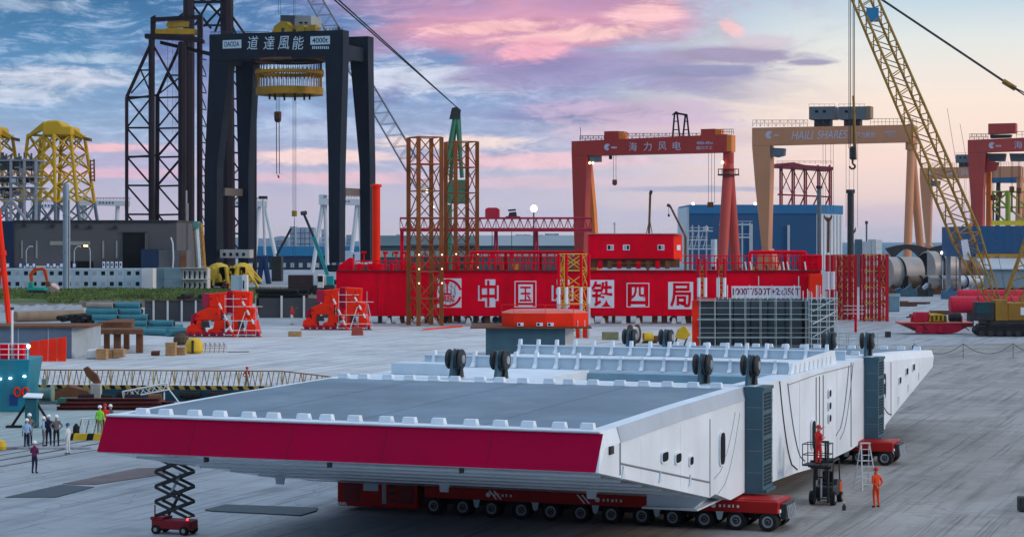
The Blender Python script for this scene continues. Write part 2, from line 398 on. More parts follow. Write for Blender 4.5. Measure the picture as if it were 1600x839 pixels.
sheet('apron', [gnd(-160, 690)[:2], gnd(-60, 640)[:2], gnd(330, 640)[:2], gnd(300, 668)[:2], gnd(150, 690)[:2]], .012, APRON)
HAUL = ground_mat('haul_road_concrete', (.245, .23, .215), (.36, .34, .32))
sheet('haul_road', [BMV(-6, -9), BMV(9, -34), BMV(60, -40), BMV(180, 60), BMV(170, 215), BMV(20, 208), BMV(-24, 150), BMV(-24, 56), BMV(-6, 50)], .006, HAUL)
PADC = ground_mat('storage_pad_concrete', (.52, .53, .545), (.62, .625, .635))
sheet('storage_pad', [(-60, 166), (-12, 166), (-2, 140), (12, 150), (24, 190), (40, 300), (-90, 300), (-75, 200)], .005, PADC)
EARTH = mat('bare_earth', (.16, .135, .11), .95, 0, .35, .12, .3, (.07, .06, .05), .3)
sheet('earth', [(-240, 395), (-60, 395), (-45, 410), (-40, 560), (-330, 560), (-300, 420)], .02, EARTH)
WATER = mat('sea_water', (.02, .12, .20), .5, 0, .2, .02, 0, bump=.8)
sheet('sea', [(-11800, 1700), (11800, 1150), (11800, 19900), (-11800, 19900)], .06, WATER)
GRASS = mat('rough_grass', (.10, .155, .05), .85, 0, .55, .08, .5, (.12, .11, .05))
TURF = mat('turf', (.09, .14, .05), .95, 0, .5, .06, .5, (.11, .09, .05))
sheet('grass_bank', [(-225, 440), (-60, 412), (-48, 440), (-48, 520), (-280, 528)], .03, TURF)
def grass():
    b = MB(); rnd = random.Random(4)
    for i in range(26000):
        Y = rnd.uniform(412, 520); px = rnd.uniform(-20, 455)
        if Y < 440 and px < 75: continue
        x = (px - 800) * Y / F
        d = math.sin(x * .09 + 1) * math.cos(Y * .07) + math.sin(x * .31 + Y * .2) * .6 + rnd.uniform(-.9, .9)
        if d < -.75: continue
        h = rnd.uniform(.3, .8) * (1 + .5 * max(0, d)); a = rnd.uniform(0, 3.14); w = rnd.uniform(.12, .3)
        dx, dy = math.cos(a) * w, math.sin(a) * w; lx, ly = rnd.uniform(-.3, .3), rnd.uniform(-.3, .3)
        b.add([(x - dx, Y - dy, .02), (x + dx, Y + dy, .02), (x + lx + dx * .3, Y + ly + dy * .3, h), (x + lx - dx * .5, Y + ly - dy * .5, h * .8)], [(0, 1, 2, 3)])
    tag(b.build('grass', GRASS), 'rough green grass bank in front of the container offices', 'grass', kind='stuff')
grass()
ROADC = ground_mat('road_concrete', (.40, .40, .41), (.50, .50, .50))
sheet('road', [gnd(-60, 488)[:2], gnd(330, 484)[:2], gnd(470, 478)[:2], gnd(470, 474)[:2], gnd(250, 477)[:2], gnd(-60, 479)[:2]], .05, ROADC)
# crane rails sunk in the yard, running along the grid
for i, (x0, y0, r) in enumerate(((0, 719, .10), (0, 729, .05), (0, 703, .10), (0, 711, .05))):
    p = gnd(x0, y0); d = Vector((.352, .936, 0))
    q = MB(); n = Vector((.936, -.352, 0)) * r
    a, c = p - d * 16, p + d * 26
    q.prism([a - n, a + n, c + n, c - n], (0, 0, .02)); tag(q.build('crane_rail', DARK), kind='structure')
# ---------------------------------------------------------------- bridge deck segment
BO = Vector((10.26, 90.3, 0)); BM = frame(BO, YAW)
def bridge():
    R = thing('bridge_segment', 'huge white steel bridge deck segment with maroon edge fairing on red trailers', 'bridge segment', BM @ Vector((-10, 15, 0)))
    def sec(pts, a): return [(a, b, z) for b, z in pts]
    near = [(-19.9, 5.82), (-20.6, 4.47), (-5.9, 1.9), (-5.0, 1.95), (-2.5, 1.40), (0, 1.45), (2.0, 1.5), (2.0, 6.05), (0, 6.05), (-10, 5.98)]
    low = [(b, z - .55 if z > 5.5 else z) for b, z in near]
    MB(BM).loft([sec(near, -20.1), sec(near, -.16), sec(low, 0)]).build('near_box_girder', WHITE, R)
    band = mat('edge_band_grey', (.40, .46, .52), .6, 0, .1, .5, .15)
    MB(BM).loft([[(-.16 + .006, b, z + .004), (.006, b, z - .55), (.03, b, z - .55), (-.12, b, z + .004)] for b, z in ((-18.1, 5.845), (-10, 5.98), (0, 6.05))]).build('edge_band', band, R)
    far = [(27.5, 1.25), (29.7, 1.3), (33, 1.35), (36, 1.8), (51.9, 4.0), (52.4, 5.1), (42, 5.5), (29.7, 5.9), (27.5, 5.9)]
    lowf = [(b, z if z < 4.6 else z - .45) for b, z in far]
    MB(BM).loft([sec(far, -20.1), sec(far, -.16), sec(lowf, 0)]).build('far_box_girder', WHITE, R)
    mid = [(10.5, 1.2), (14, 1.05), (24, 1.05), (27.48, 1.2), (27.48, 5.88), (10.5, 5.96)]
    MB(BM).loft([sec(mid, -20.05), sec(mid, -.02)]).build('cross_beam', WHITE, R)
    MB(BM).box((-20.05, 2.003, 1.35), (-10.7, 10.497, 5.96)).build('cross_beam', WHITE, R)
    MB(BM).loft([[(a, 2.003, 1.4), (a, 10.497, 1.2), (a, 10.497, 5.96), (a, 2.003, 5.99)] for a in (-1.3, -.02)]).build('cross_beam', WHITE, R)
    # grey surfacing on the near deck, with the white margin left all round
    MB(BM).loft([[(a, -19.0, 5.835), (a, -10, 5.99), (a, -.95, 6.055), (a, -.95, 6.02), (a, -10, 5.95), (a, -19.0, 5.80)] for a in (-19.75, -.75)]).build('deck_surfacing', DECK, R)
    MB(BM).loft([[(a, 30.6, 5.885), (a, 42, 5.515), (a, 51.2, 5.165), (a, 51.2, 5.12), (a, 42, 5.48), (a, 30.6, 5.85)] for a in (-19.5, -1.2)]).build('deck_surfacing', DECK, R)
    # maroon fairing skin on the sloped front
    n = Vector((0, -.89, -.46)) * .03
    MB(BM).prism([Vector((-20.12, -19.92, 5.77)), Vector((-.06, -19.92, 5.77)), Vector((-.12, -20.585, 4.50)), Vector((-20.12, -20.585, 4.50))], n).build('maroon_fairing', MAROON, R)
    MB(BM).box((-20.1, -20.02, 5.80), (-.17, -19.5, 5.86)).build('edge_strip', WHITE, R, .01)
    gl = mat('glossy_soffit_paint', (.60, .66, .70), .14, 0, .08, .4, .2, (.3, .3, .3), 0, .5)
    MB(BM).prism([(-20.08, -20.56, 4.459), (-20.08, -5.92, 1.894), (-.3, -5.92, 1.894), (-.3, -20.56, 4.459)], (0, -.002, -.008)).build('soffit_panel', gl, R)
    for a in (-16.2, -12.1, -8.3, -4.2):                                # plate joints of the fairing skin
        MB(BM).prism([Vector((a, -19.95, 5.76)), Vector((a + .03, -19.95, 5.76)), Vector((a + .03, -20.62, 4.49)), Vector((a, -20.62, 4.49))], (0, -.008, -.004)).build('fairing_joint', mat('fairing_joint', (.22, .002, .03), .6, 0, .1, 1, 0), R)
    for a in (-15.2, -10.1, -5.0): MB(BM).loft([[(a, -18.95, 5.84), (a, -10, 5.994), (a, -1.0, 6.059)], [(a + .05, -18.95, 5.84), (a + .05, -10, 5.994), (a + .05, -1.0, 6.059)]], cap=False, close=False).build('deck_joint', mat('deck_joint', (.10, .14, .18), .7, 0, .2, 1, 0), R)
    # soffit stiffeners visible under the fairing
    for b in (-18.6, -16.2, -13.6, -11.0, -8.4):
        z = 4.47 - (b + 20.6) * 2.57 / 14.7
        MB(BM).box((-19.6, b - .03, z - .07), (-.6, b + .03, z + .05)).build('soffit_rib', STEEL_BLUE, R)
    for a in (-15.5, -10.4, -5.2):
        z = 4.47
        MB(BM).box((a - .05, -20.55, z - .22), (a + .05, -20.3, z - .0)).build('drip_lug', DARK, R)
    for a in (-19.0, -11.2, -4.6):
        b = -7.6; z = 4.47 - (b + 20.6) * 2.57 / 14.7
        MB(BM).loft([[(a - .25, b, z + .2), (a + .25, b, z + .2), (a + .18, b, z - .35), (a - .18, b, z - .35)], [(a - .25, b + .1, z + .2), (a + .25, b + .1, z + .2), (a + .18, b + .1, z - .35), (a - .18, b + .1, z - .35)]]).build('hanging_lug', STEEL_BLUE, R)
    # white blocks along the deck margins
    blk = MB().loft([[(-.27, -.16, 0), (.27, -.16, 0), (.27, .16, 0), (-.27, .16, 0)], [(-.23, -.12, .24), (.23, -.12, .24), (.23, .12, .24), (-.23, .12, .24)]]).mesh('edge_block', WHITE, .015)
    rnd = random.Random(3)
    for k in range(17):
        a = -.75 - k * 1.135 + rnd.uniform(-.12, .12)
        put('edge_block', blk, BM @ Matrix.Translation((a, -19.35, 5.845)), R)
        put('edge_block', blk, BM @ Matrix.Translation((a - .3, -.62, 6.05)), R)
        put('edge_block', blk, BM @ Matrix.Translation((a - .2, 30.2, 5.885)), R)
        put('edge_block', blk, BM @ Matrix.Translation((a - .2, 51.6, 5.13)), R)
    # raised troughs with ribs between the two roadways
    rib = MB().prism([(-.06, -.45, 0), (-.06, .30, 0), (-.06, .30, 1.02), (-.06, .05, 1.02), (-.06, -.12, .3), (-.06, -.45, .05)], (.12, 0, 0)).mesh('upstand_rib', WHITE)
    pl = MB().box((-.11, -.2, 0), (.11, .2, .06)).mesh('rib_cap', WHITE)
    for b0, lo, hi, off in ((11.0, 5.95, 6.52, 0), (25.0, 5.9, 6.36, .4)):
        MB(BM).box((-20.0, b0, lo), (-.55, b0 + .12, hi)).build('upstand_wall', STEEL_BLUE, R)
        MB(BM).box((-20.0, b0 - .14, hi), (-.55, b0 + .3, hi + .05)).build('upstand_flange', WHITE, R)
        for k in range(17):
            a = -1.2 - off - k * 1.14
            put('upstand_rib', rib, BM @ Matrix.Translation((a, b0 - .12, lo + .03)) @ Matrix.Diagonal((1.4, .9, .80 if b0 > 20 or a < -11 else .64, 1)), R)
    # low step box on the left and saddle on the right end
    MB(BM).box((-18.9, 4.2, 5.965), (-15.8, 5.6, 6.52)).build('step_box', STEEL_BLUE, R, .02)
    MB(BM).prism([(-.5, 10.6, 5.97), (-.5, 21.6, 5.9), (-.5, 21.2, 6.62), (-.5, 18.6, 6.62), (-.5, 11.2, 6.5)], (.14, 0, 0)).build('end_upstand', WHITE, R)
    for k in range(9):
        b = 11.4 + k * 1.05
        MB(BM).prism([(-.355, b, 5.96), (-.355, b + .5, 5.96), (-.355, b + .25, 6.4)], (.03, 0, 0)).build('end_upstand_gusset', STEEL_BLUE, R)
    # inner beam seen through the slot
    MB(BM).box((-10.7, 10.1, 4.2), (-1.3, 10.48, 5.85)).build('slot_beam', mat('slot_blue', (.26, .42, .52), .5), R); MB(BM).box((-10.69, 2.02, 3.4), (-1.31, 10.09, 3.5)).build('slot_floor', TEALP, R)
    for a in (-9.3, -6.3, -3.4):
        MB(BM).tube((a, 9.8, 5.3), (a, 10.12, 5.3), .16, 10).build('slot_fitting', DARK, R)
    # bolted splice stubs
    for b0, z0, z1 in ((0.02, 1.42, 6.09), (27.55, 1.25, 5.93)):
        b1 = b0 + 1.95
        S = MB(BM).box((.002, b0, z0), (.80, b0 + .10, z1)).build('splice_stub', TEALP, R)
        MB(BM).box((.002, b0 + .102, z1 - .16), (.84, b1, z1 - .02)).build('splice_flange', TEALP, S)
        MB(BM).box((.002, b0 + .102, z0 + .02), (.95, b1, z0 + .14)).build('splice_flange', TEALP, S)
        MB(BM).box((.60, b0 + .102, z0 + .142), (.79, b1 - .05, z1 - .162)).build('splice_web', TEALP, S)
        hb = MB(BM); nz = 26
        for i in range(nz):
            z = z0 + .35 + (z1 - z0 - .7) * i / (nz - 1)
            if i % 7 == 6: continue
            for j in range(6):
                b = b0 + .35 + j * .24
                hb.tube((.785, b, z), (.80, b, z), .075, 6)
        hs = hb.build('bolt_holes', HOLE, S); hs['kind'] = 'stuff'
        for i in range(5):
            z = z0 + .6 + (z1 - z0 - 1.2) * i / 4
            MB(BM).tube((.60, b1 - .02, z), (.82, b1 - .02, z), .14, 14).build('scallop_plate', WHITE, S)
        for i in range(4):
            z = z0 + .9 + (z1 - z0 - 1.8) * i / 3
            MB(BM).box((.10, b0 - .012, z - .012), (.76, b0 - .002, z + .012)).build('weld_seam', LINE, S)
    # openings in the end panels
    def slot(b, z, w, h, nm='access_opening'):
        n = 18; pts = []
        for i in range(n):
            t = 2 * math.pi * i / n; c, s = math.cos(t), math.sin(t); e = .5
            pts.append((b + math.copysign(abs(c) ** e, c) * w / 2, z + math.copysign(abs(s) ** e, s) * h / 2))
        o = MB(BM).prism([(.0, p, q) for p, q in pts], (.05, 0, 0)).build(nm, HOLE, R)
        r = MB(BM); outer = [(b + (p - b) * (1 + .12 / w), z + (q - z) * (1 + .12 / h)) for p, q in pts]
        r.add([(.07, p, q) for p, q in pts] + [(.07, p, q) for p, q in outer] + [(.0, p, q) for p, q in pts] + [(.0, p, q) for p, q in outer],
              [(i, (i + 1) % n, n + (i + 1) % n, n + i) for i in range(n)] + [(i, (i + 1) % n, 2 * n + (i + 1) % n, 2 * n + i) for i in range(n)] + [(n + i, n + (i + 1) % n, 3 * n + (i + 1) % n, 3 * n + i) for i in range(n)])
        r.build('rim', WHITE, o)
    slot(-12.6, 4.25, .85, .36); slot(-10.75, 4.02, .8, .36); slot(-8.85, 3.72, .55, .32)
    slot(-4.0, 3.75, .85, 1.35)
    slot(14.0, 2.75, .95, 1.4); 
    for z in (4.55, 3.9, 3.25): slot(18.0, z, .55, .36)
    slot(33.6, 3.9, 1.0, 1.5); slot(41.5, 4.3, .8, .42); slot(44, 4.42, .8, .42); slot(39.0, 3.9, .7, .4)
    # seams, hoses and gussets on the end panels
    def strip(pts, w=.035, m=LINE, nm='panel_seam'):
        b = MB(BM)
        for p, q in zip(pts, pts[1:]): b.tube((.0, *p), (.0, *q), w, 5)
        b.build(nm, m, R)
    for b0, z0, z1 in ((-15.6, 3.75, 5.2), (-10.3, 2.85, 5.3), (11.0, 1.35, 5.6), (20.0, 1.15, 5.7), (32.0, 1.6, 5.3), (46.5, 3.5, 4.7)): strip([(b0, z0), (b0, z1)], .010, STEEL_BLUE)
    strip([(-5.9, 1.95), (-5.9, 5.15)]); strip([(-18.2, 4.15), (-18.2, 5.3)], .045)
    strip([(-18.1, 4.55), (-6.0, 2.55)], .04); strip([(23.8, 1.2), (23.8, 5.85)], .03); strip([(36.0, 1.9), (36.0, 5.2)], .04)
    arc = lambda b0, b1, z0, z1, p: [(b0 + (b1 - b0) * (i / 12) ** p, z0 + (z1 - z0) * i / 12) for i in range(13)]
    strip(arc(10.5, 6.7, 1.35, 5.9, .45), .035, DARK, 'hose'); strip(arc(12.2, 8.4, 1.6, 5.7, .5), .03); strip(arc(19.8, 23.2, 2.2, 5.7, .45), .03); strip(arc(20.8, 24.4, 1.9, 5.8, .5), .02)
    for b in (14.8, 15.6, 16.5): strip([(b, 2.4), (b, 5.6)], .03)
    strip([(8.4, 5.62), (14.8, 5.72), (24.2, 5.66)], .02)
    strip(arc(-4.6, -.9, 1.9, 5.0, .5), .02); strip(arc(-5.2, -1.7, 2.6, 5.1, .5), .02)
    strip(arc(36.2, 32.5, 2.0, 3.2, .6), .04, DARK, 'hose')
    for b, z in ((-17.9, 4.1), (-13.2, 3.45), (-9.0, 2.85), (38.5, 2.6), (42, 3.1), (46, 3.6)):
        MB(BM).prism([(.002, b - .22, z - .1), (.002, b + .22, z - .1), (.002, b + .1, z + .05), (.002, b, z + .34), (.002, b - .1, z + .05)], (.06, 0, 0)).build('gusset', STEEL_BLUE, R)
    MB(BM).box((.0, -19.5, 5.0), (.08, -19.1, 5.28)).build('nameplate', DARK, R)
    # lifting sheaves
    disc = MB().tube((-.07, 0, 0), (.07, 0, 0), .47, 24).mesh('sheave', DARK, .04, True)
    hub = MB().tube((-.16, 0, 0), (.16, 0, 0), .20, 14).mesh('hub', RIM, 0, True)
    lug = MB().prism([(-.07, -.62, 0), (-.07, .62, 0), (-.07, .24, 1.15), (-.07, 0, 1.40), (-.07, -.24, 1.15)], (.14, 0, 0)).mesh('lug', TEALP)
    foot = MB().box((-.35, -.75, 0), (.4, .75, .05)).mesh('foot_plate', STEEL_BLUE)
    for b, zz in ((1.1, 6.05), (28.6, 5.9)):
        for a in (-.05, -2.25, -12.0, -14.25):
            T = BM @ Matrix.Translation((a, b, zz))
            o = put('lifting_lug', lug, T, R)
            put('foot_plate', foot, T, o)
            for d in (-.27, .16, .34): put('sheave', disc, T @ Matrix.Translation((d, 0, .92)), o)
            put('hub', hub, T @ Matrix.Translation((.30, 0, .92)), o)
            MB().prism([(.12, .1, .05), (.12, .62, .05), (.12, .5, .5), (.12, .2, .6)], (.1, 0, 0)).build('stop_bracket', DARK, o, M=T)
    # support cradle
    MB(BM).box((-2.9, -6.0, 1.33), (-.5, -1.6, 1.40)).build('cradle_foot', WHITE, R)
    for a in (-2.75, -1.8, -.9): MB(BM).box((a - .05, -5.5, 1.402), (a + .05, -1.8, 1.95)).build('cradle_rib', STEEL_BLUE, R)
    MB(BM).prism([(-2.8, -5.62, 1.402), (-.75, -5.62, 1.402), (-.12, -5.62, 1.93), (-2.8, -5.62, 2.35)], (0, .08, 0)).build('cradle_plate', STEEL_BLUE, R)
bridge()
# ---------------------------------------------------------------- self-propelled trailers
tyre_m = MB().loft([[Vector((r * math.cos(2 * math.pi * i / 20), y, r * math.sin(2 * math.pi * i / 20))) for i in range(20)] for r, y in ((.26, -.15), (.38, -.155), (.42, -.12), (.42, .12), (.38, .155), (.26, .15), (.26, -.15))], cap=False).mesh('tyre', BLACK, 0, True)
rim_m = MB().loft([[Vector((r * math.cos(2 * math.pi * i / 16), y, r * math.sin(2 * math.pi * i / 16))) for i in range(16)] for r, y in ((.25, .14), (.25, -.14), (.20, -.145), (.17, -.07), (.10, -.06), (.09, -.13), (.03, -.135))]).mesh('rim', RIM, 0, True)
hub_m = MB().loft([[Vector((q * math.cos(2 * math.pi * i / 12), y, q * math.sin(2 * math.pi * i / 12))) for i in range(12)] for q, y in ((.15, -.06), (.15, -.10), (.07, -.11), (.07, -.17), (.02, -.175))]).mesh('hub', DARK, 0, True)
STRIPE = mat('white_stripe', (.75, .75, .75), .5, 0, .05, 1, .2)
PALET = mat('pale_teal_panel', (.40, .52, .55), .5, 0, .1, 1, .2)
def trailer(name, label, b0, a0, a1, nw, pack=True):
    R = thing(name, label, 'trailer', BM @ Vector(((a0 + a1) / 2, b0 + 1.2, 0)), 'modular transport trailers under the bridge segment')
    MB(BM).loft([[(a, b, z) for a, b, z in ((x, b0 + .05, .78), (x, b0 + 2.55, .78), (x, b0 + 2.55, 1.3), (x, b0 + .05, 1.3))] for x in (a0, a1)]).build('bed', SPMT_RED, R, .03)
    MB(BM).box((a0 + .1, b0 + .35, 1.303), (a1 - .1, b0 + 2.2, 1.325)).build('bed_plate', SPMT_RED, R)
    MB(BM).box((a0 + .3, b0 + 1.0, .42), (a1 - .3, b0 + 1.6, .775)).build('spine', DARK, R)
    st = (a1 - a0 - .9) / (nw - 1)
    for k in range(nw):
        a = a1 - .45 - k * st
        for b in (b0 + .12, b0 + .55, b0 + 2.0, b0 + 2.42):
            if b > b0 + 1 and k > 3: continue
            TW = BM @ Matrix.Translation((a, b + .1, .42)) @ Matrix.Rotation(((k * 37) % 11 - 5) * .018, 4, 'Z'); W = put('wheel', tyre_m, TW, R)
            if b < b0 + .2: put('rim', rim_m, TW, W); put('hub', hub_m, TW, W)
        MB(BM).prism([(a - .28, b0 + .42, .80), (a + .20, b0 + .42, .80), (a + .02, b0 + .42, .40), (a - .12, b0 + .42, .40)], (0, .25, 0)).build('pendulum_arm', DARK, R)
    for k in range(1, nw - 1):
        a = a1 - .45 - (k + .5) * st
        if k % 2: MB(BM).prism([(a - .17, b0 + .03, .80), (a + .17, b0 + .03, .80), (a + .10, b0 + .03, .48), (a, b0 + .03, .42), (a - .10, b0 + .03, .48)], (0, .03, 0)).build('mud_plate', PALET, R)
    a = a1 - 4.6
    while a > a0 + .5:
        for d in (0, .22): MB(BM).prism([(a + d, b0 + .03, .86), (a + d + .09, b0 + .03, .86), (a + d - .25, b0 + .03, 1.24), (a + d - .34, b0 + .03, 1.24)], (0, .019, 0)).build('hazard_stripe', STRIPE, R)
        a -= 4.2
    # nose with hoses and coupling
    MB(BM).box((a1 + .002, b0 + .5, .5), (a1 + .28, b0 + 2.1, 1.18)).build('coupling', DARK, R, .03)
    for i in range(6): MB(BM).tube((a1 + .27, b0 + .62 + i * .27, 1.1), (a1 + .36, b0 + .62 + i * .27, .55), .03, 6).build('hydraulic_hose', GALV, R)
    for i in range(2): MB(BM).box((a1 + .0, b0 + .2 + i * 2.0, .82), (a1 + .06, b0 + .42 + i * 2.0, .95)).build('marker_lamp', STRIPE, R)
    # lettering and emblem on the side
    for aa in (a1 - 2.1, a1 - 7.4, a1 - 12.6):
        if aa > a0 + 1:
            T = BM @ Matrix.Translation((aa, b0 + .045, 1.05))
            MB().tube((0, 0, 0), (0, -.02, 0), .11, 14).build('emblem', STRIPE, R, M=T @ Matrix.Translation((-.75, 0, 0)))
            for i, w in enumerate((.09, .07, .10, .06, .09)): MB().box((-.5 + i * .2, -.02, -.06), (-.5 + i * .2 + w, 0, .05 + .02 * (i % 2))).build('side_mark', STRIPE, R, M=T)
    if pack:
        p0, p1 = a0 - 4.4, a0 - .35
        MB(BM).box((p0, b0 + .05, .22), (p1, b0 + 2.5, 1.62)).build('power_pack', SPMT_RED, R, .05)
        MB(BM).box((p0 + .15, b0 + .2, 1.625), (p1 - .15, b0 + 2.4, 1.70)).build('pack_roof', mat('grey_roof', (.42, .38, .38), .5, 0, .15, 1, .3), R, .03)
        for x0, x1 in ((p0 + .35, p0 + 1.15), (p1 - .95, p1 - .2)):
            g = MB(BM).box((x0, b0 + .03, .45), (x1, b0 + .048, 1.40)).build('grille', DARK, R)
            for i in range(8): MB(BM).box((x0 + .04, b0 + .005, .50 + i * .112), (x1 - .04, b0 + .028, .55 + i * .112)).build('grille_slat', SPMT_RED, g)
        MB(BM).box((p0 + 1.35, b0 + .02, .98), (p0 + 2.1, b0 + .048, 1.42)).build('control_panel', PALET, R)
        MB(BM).box((p0 + 2.3, b0 + .02, .4), (p0 + 2.5, b0 + .048, 1.42)).build('side_strip', RIM, R)
        for i in range(3): MB(BM).box((p0 + 2.65, b0 + .03, .5 + i * .32), (p0 + 3.0, b0 + .048, .66 + i * .32)).build('vent', DARK, R)
        for i in range(4):
            MB(BM).prism([(p0 + .08 + i * .12, b0 + .03, .26), (p0 + .14 + i * .12, b0 + .03, .26), (p0 + .06 + i * .12, b0 + .03, .40), (p0 + .0 + i * .12, b0 + .03, .40)], (0, .018, 0)).build('hazard_stripe', STRIPE, R)
        MB(BM).tube((p0 - .02, b0 + .3, 1.5), (p0 - .28, b0 + .3, 1.52), .05, 8).build('exhaust', DARK, R)
        MB(BM).box((p1 + .002, b0 + .4, .5), (a0 - .002, b0 + 2.0, 1.1)).build('pack_coupling', DARK, R)
trailer('transport_trailer', 'long red multi-wheeled transport trailer with power pack under the near box of the bridge segment', -1.8, -14.6, 1.9, 12)
trailer('transport_trailer', 'red multi-wheeled transport trailer under the far box of the segment, beside the stepladder', 25.9, -14.6, 1.9, 12, False)
# ---------------------------------------------------------------- scissor lift
def scissor():
    o = gnd(273, 833); T = frame(o, YAW)
    R = thing('scissor_lift', 'raised black and red scissor lift under the left end of the bridge segment', 'scissor lift', o)
    ch = mat('lift_chassis_red', (.25, .02, .03), .5, 0, .2, 1.5, .3)
    MB(T).box((-.92, -.4, .22), (.92, .4, .62)).build('chassis', ch, R, .04)
    MB(T).box((-.95, -.41, .60), (-.35, .41, .72)).build('deck_step', ch, R)
    for x in (-.68, .68):
        for y in (-.38, .38):
            W = MB(T).tube((x, y - .09, .2), (x, y + .09, .2), .2, 16).build('wheel', BLACK, R, 0, True)
            MB(T).tube((x, y - .10, .2), (x, y + .10, .2), .09, 10).build('hub', RIM, W)
    n = 4; z0, z1 = .7, 3.25; h = (z1 - z0) / n
    for y in (-.34, .30):
        for k in range(n):
            a = z0 + k * h
            for s in (1, -1):
                MB(T).prism([(-.78 * s, y + .03 * s, a), (-.78 * s, y + .03 * s, a + .13), (.78 * s, y + .03 * s, a + h + .09), (.78 * s, y + .03 * s, a + h - .04)], (0, .05, 0)).build('scissor_arm', DARK, R)
    for k in range(n + 1):
        for x in (-.76, .76): MB(T).tube((x, -.36, z0 + k * h + .05), (x, .36, z0 + k * h + .05), .035, 8).build('pivot_tube', DARK, R)
    for k in range(n): MB(T).tube((0, -.36, z0 + (k + .5) * h + .05), (0, .36, z0 + (k + .5) * h + .05), .06, 8).build('pivot_tube', DARK, R)
    MB(T).tube((-.3, 0, .8), (.25, 0, 1.7), .07, 10).build('lift_cylinder', DARK, R); MB(T).tube((-.2, 0, 1.7), (.3, 0, 2.6), .06, 10).build('lift_cylinder', GALV, R)
    MB(T).box((-.95, -.42, z1 + .08), (.95, .42, z1 + .2)).build('platform', DARK, R, .02)
    for x in (-.9, -.3, .3, .9):
        for y in (-.4, .4): bar('rail_post', T @ Vector((x, y, z1 + .2)), T @ Vector((x, y, z1 + 1.2)), .02, DARK, R)
    for z in (.7, 1.2):
        for y in (-.4, .4): bar('hand_rail', T @ Vector((-.9, y, z1 + z)), T @ Vector((.9, y, z1 + z)), .02, DARK, R)
    bar('ladder_rail', T @ Vector((-.72, -.42, .6)), T @ Vector((-.72, -.42, 1.25)), .03, ch, R)
    MB(T).lathe([(.05, 0), (.05, .08), (.02, .1)], 8, (.78, -.3, .64)).build('beacon', emis('red_beacon', (1, .05, .04), 3), R)
scissor()
# ---------------------------------------------------------------- forklift with work platform
def forklift():
    o = gnd(1284, 789); T = frame(o, math.radians(-22))   # its front (mast) points at -y local
    R = thing('forklift', 'orange forklift with raised mast and work platform at the white end panel', 'forklift', o)
    MB(T).loft([[(x, .25, .35), (x, 1.9, .35), (x, 2.05, .6), (x, 2.0, 1.05), (x, 1.35, 1.12), (x, 1.2, .85), (x, .25, .85)] for x in (-.5, .5)]).build('body', DARK, R, .05)
    MB(T).box((-.52, 1.55, .4), (.52, 2.12, 1.0)).build('counterweight', ORANGE, R, .08)
    MB(T).box((-.28, .85, .86), (.28, 1.3, .98)).build('seat', BLACK, R, .04); MB(T).box((-.26, 1.22, .98), (.26, 1.34, 1.5)).build('seat_back', BLACK, R, .04)
    for x in (-.46, .46):
        MB(T).path([(x, .25, .85), (x, .45, 2.05), (x, 1.6, 2.08), (x, 1.75, 1.0)], .035, 6).build('cab_post', DARK, R)
    for k in range(6): MB(T).box((-.46, .5 + k * .2, 2.06), (.46, .54 + k * .2, 2.1)).build('roof_bar', DARK, R)
    for x in (-.5, .5):
        for y, r in ((.22, .33), (1.65, .25)):
            W = MB(T).tube((x - .11, y, r), (x + .11, y, r), r, 20).build('wheel', BLACK, R, .02, True)
            MB(T).tube((x - .12, y, r), (x + .12, y, r), r * .5, 12).build('rim', RIM, W)
    for x in (-.36, .28): MB(T).box((x, -.18, .12), (x + .09, -.02, 3.05)).build('mast_rail', DARK, R, .01)
    for x in (-.24, .17): MB(T).box((x, -.16, 1.2), (x + .07, -.04, 3.0)).build('inner_mast', DARK, R)
    for z in (.3, 1.3, 2.2, 3.0): MB(T).box((-.36, -.15, z), (.37, -.05, z + .07)).build('mast_cross_member', DARK, R)
    MB(T).tube((0, -.1, .2), (0, -.1, 2.6), .05, 8).build('lift_cylinder', GALV, R)
    MB(T).box((-.5, -.24, 1.75), (.5, -.19, 2.15)).build('carriage', DARK, R)
    for x in (-.35, .25): MB(T).box((x, -1.3, 1.92), (x + .11, -.22, 1.97)).build('fork', DARK, R)
    MB(T).box((-.62, -1.35, 1.98), (.62, -.26, 2.05)).build('platform', DARK, R)
    for x in (-.6, .6):
        for y in (-1.33, -.3): bar('basket_post', T @ Vector((x, y, 2.05)), T @ Vector((x, y, 3.0)), .022, DARK, R)
        for z in (2.5, 3.0): bar('basket_rail', T @ Vector((x, -1.33, z)), T @ Vector((x, -.3, z)), .022, DARK, R)
    for y in (-1.33, -.3):
        for z in (2.5, 3.0): bar('basket_rail', T @ Vector((-.6, y, z)), T @ Vector((.6, y, z)), .022, DARK, R)
    return T @ Vector((.05, -.85, 2.05))
FORK_PLAT = forklift()
def stepladder():
    o = gnd(1352, 764); T = frame(o, math.radians(15)); R = thing('stepladder', 'tall grey stepladder standing by the far red trailer', 'ladder', o)
    for x in (-.32, .32):
        bar('rail', T @ Vector((x * 1.25, -.55, 0)), T @ Vector((x * .7, 0, 2.3)), .03, GALV, R); bar('rail', T @ Vector((x * 1.25, .55, 0)), T @ Vector((x * .7, .04, 2.3)), .03, GALV, R)
    for k in range(1, 8):
        t = k / 8; w = .32 * (1.25 - .55 * t)
        box('tread', (-w, -.55 * (1 - t) - .05, 2.3 * t), (w, -.55 * (1 - t) + .05, 2.3 * t + .03), GALV, R, T)
    for k in (2, 5): t = k / 8; w = .32 * (1.25 - .55 * t); bar('back_brace', T @ Vector((-w, .55 * (1 - t), 2.3 * t)), T @ Vector((w, .55 * (1 - t), 2.3 * t)), .015, GALV, R)
    box('top_cap', (-.26, -.1, 2.3), (.26, .14, 2.35), GALV, R, T)
stepladder()
